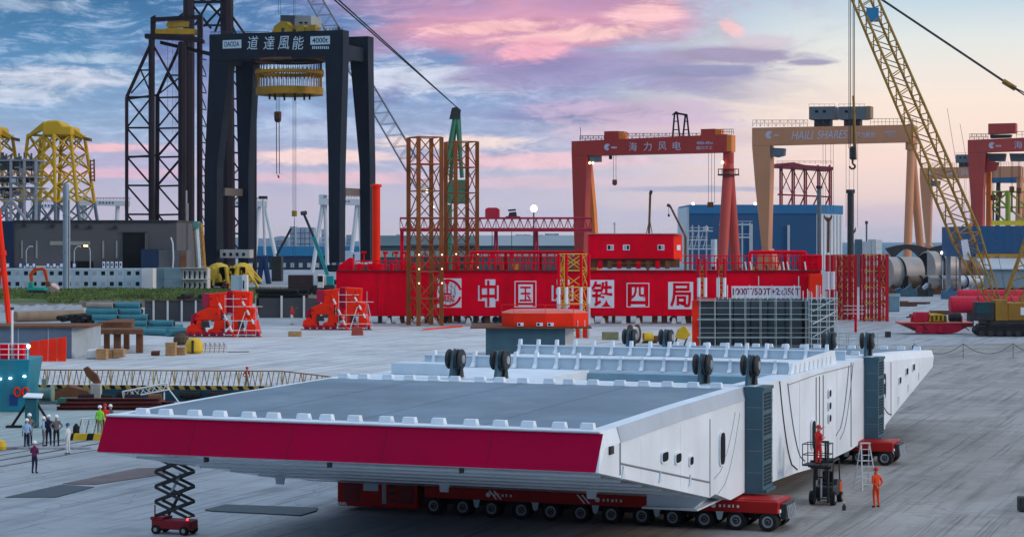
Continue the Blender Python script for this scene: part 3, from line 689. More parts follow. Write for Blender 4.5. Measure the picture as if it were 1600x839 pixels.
# steel plates and small things lying on the yard
PLATE = mat('rusty_plate', (.16, .125, .125), .75, .1, .3, .5, .4, (.09, .06, .05), .2)
PLATE2 = mat('dark_plate', (.07, .085, .10), .6, .2, .25, .6, .3, (.14, .12, .11))
def plate(pts, m, label, z=.03):
    q = [gnd(*p) for p in pts]; o = MB().prism([(p.x, p.y, .006) for p in q], (0, 0, z)).build('steel_plate', m); tag(o, label, 'steel plate', 'steel plates lying on the yard')
plate([(98, 756), (150, 757), (258, 741), (250, 731), (215, 732)], PLATE, 'rusty brown steel plate on the yard left of the scissor lift')
plate([(8, 777), (88, 777), (147, 761), (97, 757.5)], PLATE2, 'dark grey steel plate touching the rusty one near the left edge')
plate([(320, 797), (352, 789), (497, 794), (494, 799), (470, 806), (330, 799)], PLATE2, 'dark steel plate between scissor lift and red power pack', .05)
b = MB(); p = gnd(1319, 797); b.lathe([(.09, 0), (.09, .22), (.04, .28), (.04, .34)], 12, p); o = b.build('bottle', DARK); tag(o, 'small dark bottle on the yard in front of the forklift', 'bottle'); MB().lathe([(.045, .34), (.045, .38)], 10, p).build('cap', STRIPE, o)
# ---------------------------------------------------------------- people
SKIN = mat('skin', (.42, .24, .17), .6, 0, .05, 3, 0)
def cloth(n, rgb): return mat('cloth_' + n, rgb, .85, 0, .15, 4, .15)
CL = dict(lightblue=cloth('lightblue', (.30, .48, .66)), navy=cloth('navy', (.025, .03, .07)), grey=cloth('grey', (.16, .14, .15)), black=cloth('black', (.02, .02, .025)),
          white=cloth('white', (.62, .63, .64)), purple=cloth('purple', (.17, .03, .09)), hivis=cloth('hivis', (.25, .75, .05)), red=cloth('red', (.62, .03, .03)), orange=cloth('orange', (.70, .07, .02)), khaki=cloth('khaki', (.30, .25, .13)))
HELM = {k: mat('helmet_' + k, v, .3, 0, .03, 3, 0) for k, v in dict(white=(.8, .8, .8), red=(.5, .03, .03), blue=(.05, .1, .25), yellow=(.7, .45, .02)).items()}
PM = {}
def person_mesh(pose, top, bot, sleeve=True):
    k = (pose, top, bot, sleeve)
    if k in PM: return PM[k]
    V = []; E = []; lab = []
    def v(p, r, r2=None): V.append((Vector(p), r, r2 or r)); return len(V) - 1
    def e(a, b, l): E.append((a, b)); lab.append(l); return b
    pel = v((0, 0, .97), .145, .11); sp = v((0, 0, 1.14), .135, .10); ch = v((0, .0, 1.33), .155, .11); nk = v((0, 0, 1.47), .058)
    e(pel, sp, 't'); e(sp, ch, 't'); e(ch, nk, 't')
    h0 = v((0, -.015, 1.55), .068, .078); h1 = v((0, -.005, 1.64), .078, .092); h2 = v((0, .005, 1.72), .062, .075); e(nk, h0, 's'); e(h0, h1, 's'); e(h1, h2, 's')
    ns = v((0, -.115, 1.605), .014); e(h0, ns, 's')
    bend = {'stand': ((.25, .02, 1.13), (.27, -.07, .90)), 'hold': ((.24, .03, 1.14), (.10, -.24, 1.20)), 'hip': ((.36, .10, 1.17), (.20, -.02, 1.03)), 'reach': ((.30, -.18, 1.45), (.22, -.42, 1.62)),
            'back': ((.27, .10, 1.15), (.10, .16, .98)), 'point': ((.24, -.2, 1.28), (.2, -.48, 1.25))}
    arms = {'stand': ('stand', 'stand'), 'phone': ('hold', 'hold'), 'hip': ('hip', 'stand'), 'hips': ('hip', 'hip'), 'work': ('reach', 'hold'), 'back': ('back', 'back'), 'walk': ('stand', 'point')}[pose]
    for s, pn in ((1, arms[0]), (-1, arms[1])):
        el, wr = bend[pn]; el = Vector((el[0] * s, el[1], el[2])); wr = Vector((wr[0] * s, wr[1], wr[2]))
        sh = v((.185 * s, 0, 1.40), .068); e(ch, sh, 't'); le = v(el, .048); e(sh, le, 'u'); lw = v(wr, .034); e(le, lw, 'f')
        d = (wr - el).normalized(); sd = d.cross(Vector((0, 1, 0))); sd = sd.normalized() if sd.length > .2 else Vector((1, 0, 0))
        pa = v(wr + d * .07, .035, .02); e(lw, pa, 's')
        for i, (o, ln) in enumerate(((-.030, .075), (-.010, .088), (.010, .082), (.030, .062))):
            f1 = v(wr + d * .10 + sd * o, .011); f2 = v(wr + d * (.10 + ln * .6) + sd * o + Vector((0, -.012, -.008)), .009); e(pa, f1, 's'); e(f1, f2, 's')
        t1 = v(wr + d * .06 - sd * s * .05 + Vector((0, -.015, 0)), .011); e(pa, t1, 's')
        st = .16 if pose == 'walk' else 0
        hp = v((.095 * s, 0, .88), .098); e(pel, hp, 'b'); kn = v((.11 * s, -.02 - st * s * .6, .50), .066); e(hp, kn, 'b'); an = v((.12 * s, .04 - st * s, .10), .048); e(kn, an, 'b')
        he = v((.12 * s, .06 - st * s, .045), .042); e(an, he, 'x'); to = v((.14 * s, -.14 - st * s, .038), .040, .032); e(he, to, 'x')
    me = bpy.data.meshes.new('skeleton'); bm = bmesh.new(); ly = bm.verts.layers.skin.verify(); bv = []
    for i, (p, r, r2) in enumerate(V):
        q = bm.verts.new(p); q[ly].radius = (r, r2); q[ly].use_root = (i == 0); bv.append(q)
    for a, b in E: bm.edges.new((bv[a], bv[b]))
    bm.to_mesh(me); bm.free()
    o = bpy.data.objects.new('skeleton', me); COL.objects.link(o)
    md = o.modifiers.new('Skin', 'SKIN'); md.use_smooth_shade = True
    sb = o.modifiers.new('Sub', 'SUBSURF'); sb.levels = 1; sb.render_levels = 1
    bpy.context.view_layer.update()
    r = bpy.data.meshes.new_from_object(o.evaluated_get(bpy.context.evaluated_depsgraph_get())); COL.objects.unlink(o); bpy.data.objects.remove(o)
    r.name = 'person_body'; r.materials.clear()
    for m in (SKIN, CL[top], CL[bot], CL['black']): r.materials.append(m)
    mi = {'s': 0, 't': 1, 'u': 1, 'f': 1 if sleeve else 0, 'b': 2, 'x': 3}
    segs = [(V[a][0], V[b][0], mi[l], (V[a][1] + V[b][1]) / 2) for (a, b), l in zip(E, lab)]
    for f in r.polygons:
        c = f.center; best = 9; m = 0
        for a, b, k2, rr in segs:
            ab = b - a; t = max(0, min(1, (c - a).dot(ab) / ab.length_squared)); d = (c - a - ab * t).length - rr
            if d < best: best = d; m = k2
        f.material_index = m
    PM[k] = r
    return r
helm_m = {}
def helmet(c):
    if c not in helm_m:
        b = MB(); b.lathe([(.12, 0), (.125, .04), (.11, .10), (.07, .145), (.02, .16)], 16)
        b.loft([[Vector((math.cos(t) * .125, -abs(math.sin(t)) * .125 - .0, z)) for t in [math.pi * i / 8 for i in range(9)]] + [Vector((math.cos(t) * .13, -abs(math.sin(t)) * .19, z - .01)) for t in [math.pi * (8 - i) / 8 for i in range(9)]] for z in (0, .014)])
        helm_m[c] = b.mesh('helmet', HELM[c], 0, True)
    return helm_m[c]
def person(loc, ang, pose, top, bot, hel, label, s=1.0, sleeve=True, group='people on the yard', extra=None):
    T = frame(loc, math.radians(ang)) @ Matrix.Scale(s, 4)
    R = put('person', person_mesh(pose, top, bot, sleeve), T); tag(R, label, 'person', group)
    put('helmet', helmet(hel), T @ Matrix.Translation((0, 0, 1.685)), R)
    for x in (-.032, .032):
        MB().lathe([(.002, -.008), (.011, -.003), (.011, .003), (.002, .008)], 8).build('eye', CL['black'], R, M=T @ Matrix.Translation((x, -.098, 1.625)))
    if extra: MB().box((-.16, -.118, 1.0), (.16, .118, 1.36)).build('vest', extra, R, .04, M=T)
    return R
def g2(px, py): return gnd(px, py)
person(g2(1369, 792), 205, 'back', 'orange', 'orange', 'red', 'worker in orange overalls standing on the yard right of the forklift', 1.03)
person(FORK_PLAT, 125, 'work', 'red', 'red', 'red', 'worker in red overalls standing on the raised forklift platform', 1.0)
person(g2(54, 739), 160, 'phone', 'purple', 'navy', 'white', 'person in purple top and navy trousers, nearest of the group at left', .96)
person(g2(42, 701), 185, 'stand', 'lightblue', 'navy', 'white', 'person in light blue shirt and dark trousers seen from behind, leftmost of the group', 1.0, False)
person(g2(46, 694), 30, 'hip', 'grey', 'navy', 'white', 'person in a dark top half hidden behind the light blue shirt', 1.05)
person(g2(68, 697), 100, 'stand', 'lightblue', 'grey', 'white', 'person in pale blue shirt and grey trousers, third from left in the group', 1.0, False)
person(g2(76, 696.5), 200, 'phone', 'navy', 'navy', 'white', 'person in dark navy clothes in the middle of the group', 1.05)
person(g2(88, 697), 190, 'hips', 'grey', 'black', 'white', 'person in grey-brown shirt with hands on hips', 1.05, False)
person(g2(106, 709), 250, 'stand', 'white', 'white', 'blue', 'person in white overalls and dark blue helmet beside the yellow barrier', 1.0)
person(g2(156, 681), 170, 'stand', 'hivis', 'khaki', 'white', 'worker in a bright green safety vest half hidden by the maroon fairing', 1.08)
person(g2(164, 678), 200, 'stand', 'red', 'navy', 'red', 'worker with a red helmet just showing behind the maroon fairing', 1.08)
person(g2(172.5, 676), 150, 'stand', 'grey', 'navy', 'white', 'worker with a white helmet behind the left tip of the bridge deck', 1.02)
person(g2(456, 507), 60, 'work', 'red', 'white', 'red', 'worker in red jacket standing between the two red wheeled bogies', 1.5)
# ---------------------------------------------------------------- quay at left: ship, pontoon, gangway and clutter
def ship():
    Y = 150; o = at(20, 640, Y); R = thing('ship', 'teal ship bow with white rail at the left edge', 'ship', (o.x, Y, 0))
    x0, x1 = at(-140, 0, Y).x, at(47, 0, Y).x
    MB().loft([[(x0, Y, 0), (x1 - .4, Y, 0), (x1 - .8, Y + 5, 0), (x0, Y + 5, 0)], [(x0, Y, 3.85), (x1, Y - .1, 3.85), (x1 - .2, Y + 5, 3.85), (x0, Y + 5, 3.85)]]).build('hull', TEAL, R, .05)
    for px in range(-60, 48, 15):
        q = at(px - 2, 0, Y); bar('rail_post', (q.x, Y + .1, 3.85), (q.x, Y + .1, 5.0), .035, STRIPE, R)
    for z in (4.2, 4.6, 5.0): bar('hand_rail', (x0, Y + .1, z), (x1 - .1, Y + .1, z), .03, STRIPE, R)
    bar('mast', at(19, 560, Y + 1), at(19, 480, Y + 1), .09, STRIPE, R); bar('mast_cap', at(19, 484, Y + 1), at(19, 480, Y + 1), .14, DARK, R)
    for px in (8, 30): 
        q = at(px, 556, Y + .8); MB().box((q.x - .35, Y + .7, 3.85), (q.x + .35, Y + 1.3, 4.9)).build('deck_locker', RED, R, .04)
    for px in (27, 39.5):
        q = at(px, 612.5, Y - .14); b = MB(); n = 16
        b.loft([[Vector((q.x + math.cos(t) * (.22 + .07 * math.cos(u)), Y - .12 + .07 * math.sin(u), q.z + math.sin(t) * (.30 + .07 * math.cos(u)))) for u in [2 * math.pi * j / 6 for j in range(6)]] for t in [2 * math.pi * i / n for i in range(n + 1)]], cap=False)
        b.build('life_ring', BRED, R)
    for px, py in ((16, 591), (38, 588), (0, 592)):
        q = at(px, py, Y - .15); MB().lathe([(.03, -.07), (.11, -.03), (.12, .02), (.06, .07)], 10, (q.x, Y - .13, q.z)).build('flood_lamp', emis('cool_lamp', (.85, .95, 1), 5), R)
    q = at(44, 541, Y); MB().lathe([(.05, -.12), (.13, -.03), (.11, .1)], 10, (q.x, Y + .1, q.z)).build('deck_lamp', emis('warm_lamp', (1, .75, .45), 10), R)
    MB().box((x1 - 1.5, Y - .06, .5), (x1 - .9, Y + .01, 1.3)).build('hull_door', mat('blue_box', (.02, .06, .2), .5), R)
ship()
def red_mast():
    a, b = gnd(15, 512), at(-3, 330, gY(512)); R = thing('crane_mast', 'slanted red crane mast at the left edge above the ship', 'mast', a)
    bar('pole', a, b, .42, BRED, R); bar('pole_tip', b, b + (b - a) * .8, .32, BRED, R); bar('collar', a.lerp(b, .62), a.lerp(b, .66), .62, BRED, R); bar('stay', a + Vector((-2, 0, 0)), a.lerp(b, .62), .12, BRED, R)
red_mast()
def pontoon():
    Y = 161; x0, x1 = at(40, 0, Y).x, at(545, 0, Y).x
    R = thing('pontoon', 'long teal pontoon hull with black fenders under the striped gangway', 'pontoon', ((x0 + x1) / 2, Y, 0))
    MB().loft([[(x0, Y + .3, 0), (x1, Y - 2, 0), (x1, Y + 2, 0), (x0, Y + 4, 0)], [(x0, Y, 0.90), (x1, Y - 2.3, 0.90), (x1, Y + 2, 0.90), (x0, Y + 4, 0.90)]]).build('hull', mat('dull_teal_hull', (.03, .10, .14), .5, 0, .25, .3, .4), R)
    for px in (118, 203, 302, 345, 410, 452):
        q = at(px, 615, Y); bar('fender', (q.x - .8, Y - .35 - (px - 47) * .0045, 0.55), (q.x + .8, Y - .35 - (px - 47) * .0045, 0.55), .28, BLACK, R)
    # gangway truss on its near edge
    G = thing('gangway', 'yellow and black striped lattice gangway lying along the pontoon edge', 'gangway', ((x0 + x1) / 2, Y, 0.90))
    f = lambda t, z: Vector((x0 + (x1 - x0) * t, Y + .25 - 2.2 * t, z))
    y = mat('gangway_yellow', (.50, .33, .06), .6, 0, .25, 1.5, .4); W = mat('gangway_tube', (.30, .17, .09), .6, 0, .3, 1.5, .4)
    n = 60
    for k in range(n):
        t0, t1 = k / n, (k + 1) / n; tt = min(1, t1)
        p, q = f(t0, 0.92), f(t1, 0.92)
        MB().prism([p, q, q + Vector((-.18, 0, .30)), p + Vector((-.18, 0, .30))], (0, .25, 0)).build('kick_board', y if k % 2 else BLACK, G)
        if k < 57:
            ztop = lambda t: 2.40 - .55 * max(0, t - .80) / .2
            m = (t0 + t1) / 2
            bar('brace', f(t0, 1.22), f(m, ztop(m)), .035, W, G); bar('brace', f(t1, 1.22), f(m, ztop(m)), .035, CREAM if k % 3 else W, G)
            bar('top_rail', f(t0, ztop(t0)), f(t1, ztop(t1)), .05, W, G)
            if k % 4 == 0: bar('post', f(t0, 1.22), f(t0, ztop(t0)), .05, y, G)
    p = f(.69, 2.0); person((p.x, p.y + .3, .92), 150, 'hips', 'red', 'khaki', 'red', 'worker in dark red clothes standing on the striped gangway', .98)
pontoon()
def quay_clutter():
    # low rusty barge load
    g = 'clutter on the quay edge'
    def lump(name, label, cat, px0, px1, py0, py1, m, Ydep=2.0, bevel=.06, parent=None):
        Y = gY(py1); a, b = at(px0, py1, Y), at(px1, py0, Y)
        o = MB().box((a.x, Y, 0.01 if parent is None else a.z), (b.x, Y + Ydep, b.z)).build(name, m, parent, bevel)
        return tag(o, label, cat, g)
    R = thing('beam_stack', 'stack of dark red steel beams on the quay below the gangway', 'steel beams', gnd(180, 641), g)
    p = gnd(180, 641); Y = p.y
    for i, (x0, x1, z, y) in enumerate(((88, 262, 0, 0), (92, 250, .28, .2), (90, 240, .0, .9), (96, 268, .28, 1.1), (100, 245, .56, .6))):
        a, b = at(x0, 0, Y).x, at(x1, 0, Y).x
        mb = MB(); mb.box((a, Y + y, z), (b, Y + y + .5, z + .06)); mb.box((a, Y + y + .2, z + .06), (b, Y + y + .3, z + .22)); mb.box((a, Y + y, z + .22), (b, Y + y + .5, z + .28)); mb.build('steel_beam', mat('oxide_red', (.11, .025, .025), .7, 0, .3, 1, .3), R)
    Y2 = Y + 2.4
    for i, (px, w, c, nm) in enumerate(((132, 30, BLACK, 'black'), (165, 24, BLACK, 'black'), (205, 30, BLACK, 'black'), (240, 26, RUST, 'brown'))):
        a = at(px - w / 2, 0, Y2).x; b = at(px + w / 2, 0, Y2).x; Rr = thing('fender_roll', 'long %s rubber fender roll, %s of those on the quay edge' % (nm, ('first', 'second', 'third', 'last')[i]), 'fender', ((a + b) / 2, Y2, 0), g)
        for j in range(3): bar('roll', (a, Y2 + j * .55, .28), (b, Y2 + j * .55, .28), .28, c, Rr)
        bar('roll', (a + .2, Y2 + .3, .75), (b - .1, Y2 + .3, .75), .27, c, Rr)
    # grey mooring winch drum
    o = gnd(67, 631); R = thing('winch', 'grey-green mooring winch drum on the quay beside the ship', 'winch', o, g); m = mat('winch_green', (.20, .30, .27), .6, 0, .25, 1, .4)
    MB().box((o.x - .9, o.y, 0), (o.x + .9, o.y + 1.2, .2)).build('base', m, R); MB().tube((o.x - .55, o.y + .5, .75), (o.x + .55, o.y + .5, .75), .5, 20).build('drum', m, R, 0, True)
    for s in (-.6, .6): MB().tube((o.x + s - .05, o.y + .5, .75), (o.x + s + .05, o.y + .5, .75), .72, 20).build('flange', m, R, 0, True)
    MB().box((o.x - .15, o.y + .3, 1.4), (o.x + .2, o.y + .7, 1.9)).build('brake', m, R)
    # green box, rust slab, bollard claw, sawhorse truss
    o = gnd(107, 632); q = MB().loft([[(o.x - 1, o.y, 0), (o.x + 1, o.y, 0), (o.x + 1, o.y + 1, 0), (o.x - 1, o.y + 1, 0)], [(o.x - .8, o.y, .5), (o.x + .8, o.y, .5), (o.x + .8, o.y + 1, .5), (o.x - .8, o.y + 1, .5)]]).build('locker', mat('green_box', (.04, .20, .14), .5), None, .05); tag(q, 'low green equipment locker between winch and fender rolls', 'locker', g)
    o = gnd(110, 629); q = MB().prism([(o.x - 2.4, o.y, 0), (o.x + 2.2, o.y, 0), (o.x + 1.3, o.y, .9), (o.x - .2, o.y, 1.3), (o.x - 1.8, o.y, .6)], (0, 1.5, 0)).build('scrap_heap', RUST); tag(q, 'heap of rusty scrap steel under the gangway', 'scrap', g)
    o = gnd(150, 634); R = thing('quay_crane_claw', 'tilted rusty hook arm on a pale post beside the gangway', 'hook arm', o, g)
    MB().box((o.x - .45, o.y, 0), (o.x + .35, o.y + .6, 1.7)).build('post', mat('pale_post', (.42, .42, .38), .7, 0, .2, 1, .4), R, .05)
    MB().prism([(o.x - .1, o.y + .1, 1.6), (o.x + .35, o.y + .1, 1.55), (o.x + .1, o.y + .1, 2.3), (o.x - .7, o.y + .1, 3.0), (o.x - 1.0, o.y + .1, 2.85), (o.x - .8, o.y + .1, 2.3)], (0, .4, 0)).build('arm', RUST, R, .04)
    o = gnd(238, 633); R = thing('lattice_boom_section', 'pale lattice boom section lying on the quay behind the fender rolls', 'frame', o, g)
    lattice((o.x - 2.2, o.y, .8), (o.x + 1.2, o.y, 1.45), .5, .5, 8, .05, .03, CREAM, R)
    for s in (-1.5, .9): bar('leg', (o.x + s, o.y, 0.0), (o.x + s, o.y, 1.0), .06, CREAM, R)
    bar('leg', (o.x + 1.2, o.y, 1.3), (o.x + 2.2, o.y, 0), .05, CREAM, R)
    # A-frame mooring stand
    o = gnd(50, 668); R = thing('mooring_stand', 'teal post with white top plate on black splayed legs beside the people', 'stand', o)
    MB().loft([[(o.x - .42, o.y - .3, 0), (o.x + .42, o.y - .3, 0), (o.x + .42, o.y + .3, 0), (o.x - .42, o.y + .3, 0)], [(o.x - .42, o.y - .3, 2.0), (o.x + .42, o.y - .3, 2.0), (o.x + .42, o.y + .3, 2.0), (o.x - .42, o.y + .3, 2.0)]]).build('post', mat('stand_teal', (.02, .12, .15), .5), R, .06)
    MB().prism([(o.x - .5, o.y - .45, 2.05), (o.x + .75, o.y - .45, 2.0), (o.x + .65, o.y + .5, 2.18), (o.x - .45, o.y + .5, 2.22)], (0, 0, .08)).build('top_plate', WHITE, R)
    for s in (-1, 1):
        bar('leg', (o.x + s * .3, o.y, 1.7), (o.x + s * 1.35, o.y - .1, .08), .09, BLACK, R); MB().box((o.x + s * 1.2 - .5, o.y - .3, 0), (o.x + s * 1.2 + .5, o.y + .2, .16)).build('foot', BLACK, R)
    # yellow striped barrier beam and wire coil
    o = gnd(128, 688); R = thing('barrier', 'yellow and black striped crash barrier near the tip of the fairing', 'barrier', o)
    for k in range(6): MB().prism([(o.x - 1.0 + k * .42, o.y, 0), (o.x - .58 + k * .42, o.y, 0), (o.x - .5 + k * .42, o.y, .42), (o.x - .92 + k * .42, o.y, .42)], (0, .4, 0)).build('block', YELLOW if k % 3 else BLACK, R)
    R2 = thing('trestle', 'pale tubular trestle standing behind the striped barrier', 'trestle', gnd(143, 681)); o = gnd(143, 681)
    for k in range(4): bar('leg', (o.x - .9 + k * .5, o.y, 0), (o.x - .65 + k * .5, o.y + .1, 1.1), .03, RUST, R2); bar('leg', (o.x - .4 + k * .5, o.y, 0), (o.x - .65 + k * .5, o.y + .1, 1.1), .03, CREAM, R2)
    bar('top_rail', (o.x - .7, o.y + .1, 1.1), (o.x + .9, o.y + .1, 1.1), .04, CREAM, R2)
    o = gnd(119, 686); q = MB().lathe([(.12, 0), (.22, .3), (.2, .8), (.05, 1.0)], 12, o).build('bollard', BLACK); tag(q, 'black rounded bollard behind the yellow striped barrier', 'bollard')
    o = gnd(0, 702); q = MB().lathe([(.35, 0), (.4, .2), (.3, .5), (.1, .6)], 14, o).build('buoy', YELLOW); tag(q, 'yellow buoy cut by the left edge of the picture', 'buoy')
    box('kerb', (gnd(-60, 702).x, gnd(0, 702).y, 0), (gnd(150, 698).x, gnd(0, 702).y + .5, .14), CONC)['kind'] = 'structure'
quay_clutter()
# ---------------------------------------------------------------- yard at left, behind the pontoon
def left_yard():
    g = 'material stored on the yard at left'
    # grey-blue shed block with a rusty top plate
    f = Fr(22, gY(560), 0); Y = f.o.y; x1, x2, x3 = f.x(22), f.x(112), f.x(137)
    R = thing('steel_block', 'large grey-blue steel block with a rusty top plate behind the ship', 'steel block', f.W((x1 + x3) / 2, 3, 0))
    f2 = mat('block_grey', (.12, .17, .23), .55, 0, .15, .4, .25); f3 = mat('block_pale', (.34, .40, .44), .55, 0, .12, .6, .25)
    h = f.p(112, 512).z
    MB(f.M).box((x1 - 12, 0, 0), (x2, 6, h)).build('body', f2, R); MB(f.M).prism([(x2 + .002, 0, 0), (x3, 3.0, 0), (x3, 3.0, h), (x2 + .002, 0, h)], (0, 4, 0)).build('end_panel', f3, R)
    MB(f.M).box((x1 - 12, -.3, h + .01), (x3 + .2, 7, h + .22)).build('top_plate', RUST, R)
    for k in range(4): MB(f.M).box((x1 - 6 + k * 3.2, -.04, .1), (x1 - 5.9 + k * 3.2, -.002, h - .1)).build('seam', f3, R)
    R = thing('shuttering_panels', 'row of bright red steel panels leaning in front of the grey-blue block', 'steel panels', gnd(75, 564))
    Yp = gY(564.5); n = 4
    for k in range(n):
        a, b = at(46 + k * 14.3, 563, Yp).x, at(46 + (k + 1) * 14.3, 563, Yp).x; h0, h1 = 2.05 + k * .12, 2.05 + (k + 1) * .12
        MB().prism([(a + .03, Yp, 0), (b - .03, Yp, 0), (b - .03, Yp + .25, h1), (a + .03, Yp + .25, h0)], (0, .16, 0)).build('panel', BRED, R, .03)
    # rusty platform on legs
    o = gnd(190, 560); Y = o.y + 10; R = thing('steel_platform', 'rusty steel platform on square legs behind the wooden crates', 'platform', (o.x, Y, 0))
    xa, xb, xc = at(137, 0, Y).x, at(190, 0, Y).x, at(224, 0, Y).x
    z = at(0, 522, Y).z
    MB().prism([(xa, Y, z), (xc, Y, z), (xc - 1, Y + 5, z), (xa, Y + 5, z)], (0, 0, .5)).build('platform_deck', RUST, R)
    MB().prism([(xa, Y + 6, z + .2), (xb, Y + 6, z + .2), (xb - 1.5, Y + 16, z + .2), (xa, Y + 16, z + .2)], (0, 0, .9)).build('upper_deck', RUST, R)
    for k in range(9): MB().box((xa + .2 + k * .45, Y + 5.9, z - .3), (xa + .4 + k * .45, Y + 5.99, z + .2)).build('deck_rib', RUST, R)
    for px in (181, 216): q = at(px, 0, Y); MB().box((q.x - .35, Y + .5, 0), (q.x + .35, Y + 1.2, z - .004)).build('leg', RUST, R)
    for x in (xa + .5, xb - 1): MB().box((x - .3, Y + 8, 0), (x + .3, Y + 8.6, z + .19)).build('leg', RUST, R)
    # crates built of boards
    def crate(px0, px1, py0, py1, label, m=WOOD):
        Y = gY(py1); a, b = at(px0, py1, Y), at(px1, py0, Y); R = thing('crate', label, 'crate', ((a.x + b.x) / 2, Y, 0), 'wooden crates on the yard')
        MB().box((a.x + .05, Y + .05, .02), (b.x - .05, Y + 1.4, b.z - .03)).build('core', m, R)
        n = 4; w = (b.x - a.x) / n
        for k in range(n): MB().box((a.x + k * w + .02, Y, .0), (a.x + (k + 1) * w - .02, Y + .048, b.z - .02)).build('board', m, R)
        for zz in (.12, b.z - .3): MB().box((a.x, Y - .04, zz), (b.x, Y - .002, zz + .16)).build('batten', m, R)
        MB().box((a.x - .03, Y - .03, b.z - .028), (b.x + .03, Y + 1.45, b.z + .02)).build('lid', m, R)
    crate(150, 166, 546, 562, 'wooden crate in front of the platform, left of the small crates'); crate(167, 176, 547, 560, 'small wooden crate squeezed between two larger ones')
    crate(177, 193, 546, 560, 'wooden crate under the right leg of the rusty platform'); crate(258, 274, 536, 556, 'tall wooden crate left of the yellow machine')
    crate(275, 289, 543, 555, 'low wooden crate touching the yellow machine', WOOD); crate(236, 247, 549, 556, 'small dark wooden crate on the open yard', RUST)
    o = gnd(143, 561); q = MB().loft([[(o.x - .7, o.y, 0), (o.x + .7, o.y, 0), (o.x + .7, o.y + 1, 0), (o.x - .7, o.y + 1, 0)], [(o.x - .55, o.y, 1.0), (o.x + .5, o.y, 1.1), (o.x + .5, o.y + 1, 1.1), (o.x - .6, o.y + 1, 1.0)]]).build('sack', CREAM, None, .15); tag(q, 'pale filled bulk sack beside the grey-blue block', 'sack', g)
    o = gnd(200, 562); R = thing('sheet_bundle', 'pale bundle of sheets and rods lying below the platform', 'sheet bundle', o, g)
    for k in range(5): MB().prism([(o.x - 1.6 + k * .3, o.y + k * .4, .02 + k * .03), (o.x + 2.0 + k * .2, o.y + k * .6, .02 + k * .03), (o.x + 2.2, o.y + k * .6 + .5, .02 + k * .03), (o.x - 1.3, o.y + k * .4 + .6, .02 + k * .03)], (0, 0, .03)).build('sheet', CREAM if k % 2 else GALV, R)
    # yellow machine and the row of grapnels
    o = gnd(301, 553); R = thing('hydraulic_grab', 'yellow rounded hydraulic grab beside the wooden crates', 'grab', o, g)
    MB().lathe([(.7, 0), (1.0, .3), (1.0, 1.0), (.75, 1.5), (.35, 1.75)], 14, (o.x, o.y + 1, 0)).build('shell', YELLOW, R, 0, True); MB().box((o.x - .12, o.y - .1, .1), (o.x + .12, o.y + 2.0, 1.5)).build('split_plate', DARK, R)
    o2 = gnd(283, 540); q = MB().lathe([(.6, .1), (.95, .5), (.9, 1.0), (.4, 1.5)], 12, (o2.x, o2.y, 0)).build('tarpaulin', mat('brown_tarp', (.10, .07, .05), .9, 0, .3, 1, .2, bump=.4)); tag(q, 'brown tarpaulin bundle behind the tall wooden crate', 'tarpaulin', g)
    o = gnd(330, 551); R = thing('rod_rack', 'low rack of bent rusty rods right of the yellow grab', 'rack', o, g)
    for k in range(12):
        x = o.x - 1.5 + k * .26; MB().path([(x, o.y, 0), (x + .1, o.y, .7), (x + .02, o.y, 1.1), (x + .22, o.y + .1, .85)], .035, 5).build('rod', RUST if k % 2 else CREAM, R)
    for z in (.15, .5, .75): bar('rack_bar', (o.x - 1.6, o.y - .05, z), (o.x + 1.8, o.y - .05, z), .03, WOOD, R)
    bar('rack_bar', (o.x + 1.8, o.y - .05, .1), (o.x + 4.2, o.y + .3, .1), .05, RUST, R)
    # teal pipe stack
    rnd = random.Random(6)
    o = gnd(185, 516); R = thing('pipe_stack', 'stack of teal coated pipes behind the rusty platform', 'pipes', o, g)
    bp = mat('brown_pipe', (.30, .26, .22), .6, 0, .2, .6, .3)
    for row in range(5):
        for k in range(3):
            if k == 2 and row > 1: continue
            Yp = 279 + row * .5; xa = at(150 + k * 43 - row * 4 + rnd.uniform(-4, 4), 0, Yp).x; xb = at(191 + k * 43 - row * 3 + rnd.uniform(-4, 5), 0, Yp).x; zz = .48 + row * .80
            c = PIPE_TEAL if rnd.random() < .88 else bp
            p = bar('pipe', (xa, Yp + .5, zz), (xb, Yp - .3, zz), .47, c, R, kind='cyl16'); bar('pipe_mouth', (xb, Yp - .3, zz), (xb + .02, Yp - .31, zz), .38, HOLE, p)
    o = gnd(275, 522); R = thing('pipe_stack', 'loose teal pipes lying left of the nearest red bogie', 'pipes', o, g)
    for k, (x0, y0, x1, y1) in enumerate(((222, 523, 262, 525), (255, 520, 300, 522), (232, 517, 285, 516), (262, 526, 292, 524))):
        a, b = gnd(x0, y0), gnd(x1, y1); bar('pipe', (a.x, a.y, .45), (b.x, b.y, .45), .45, PIPE_TEAL, R, kind='cyl16')
    o = gnd(128, 507); R = thing('pipe_stack', 'heap of black pipe ends facing the camera left of the teal pipes', 'pipes', o, g)
    for k in range(26):
        x = o.x - 4 + rnd.uniform(0, 8.5); z = .35 + abs(rnd.gauss(0, .45)); bar('pipe', (x, o.y + rnd.uniform(-.5, .6), z), (x + .6, o.y + 8, z), .34, BLACK, R)
    a, b = gnd(24, 503), gnd(128, 500); q = bar('pipe', (a.x, a.y, .8), (b.x, b.y, .8), .85, mat('tan_pipe', (.28, .20, .14), .6, 0, .2, .6, .3), None, kind='cyl16'); tag(q, 'long tan pipe lying behind the grey-blue block', 'pipe', g)
    o = gnd(440, 500); R = thing('pipe_stack', 'long black pipes stacked between the two red bogies', 'pipes', o, g)
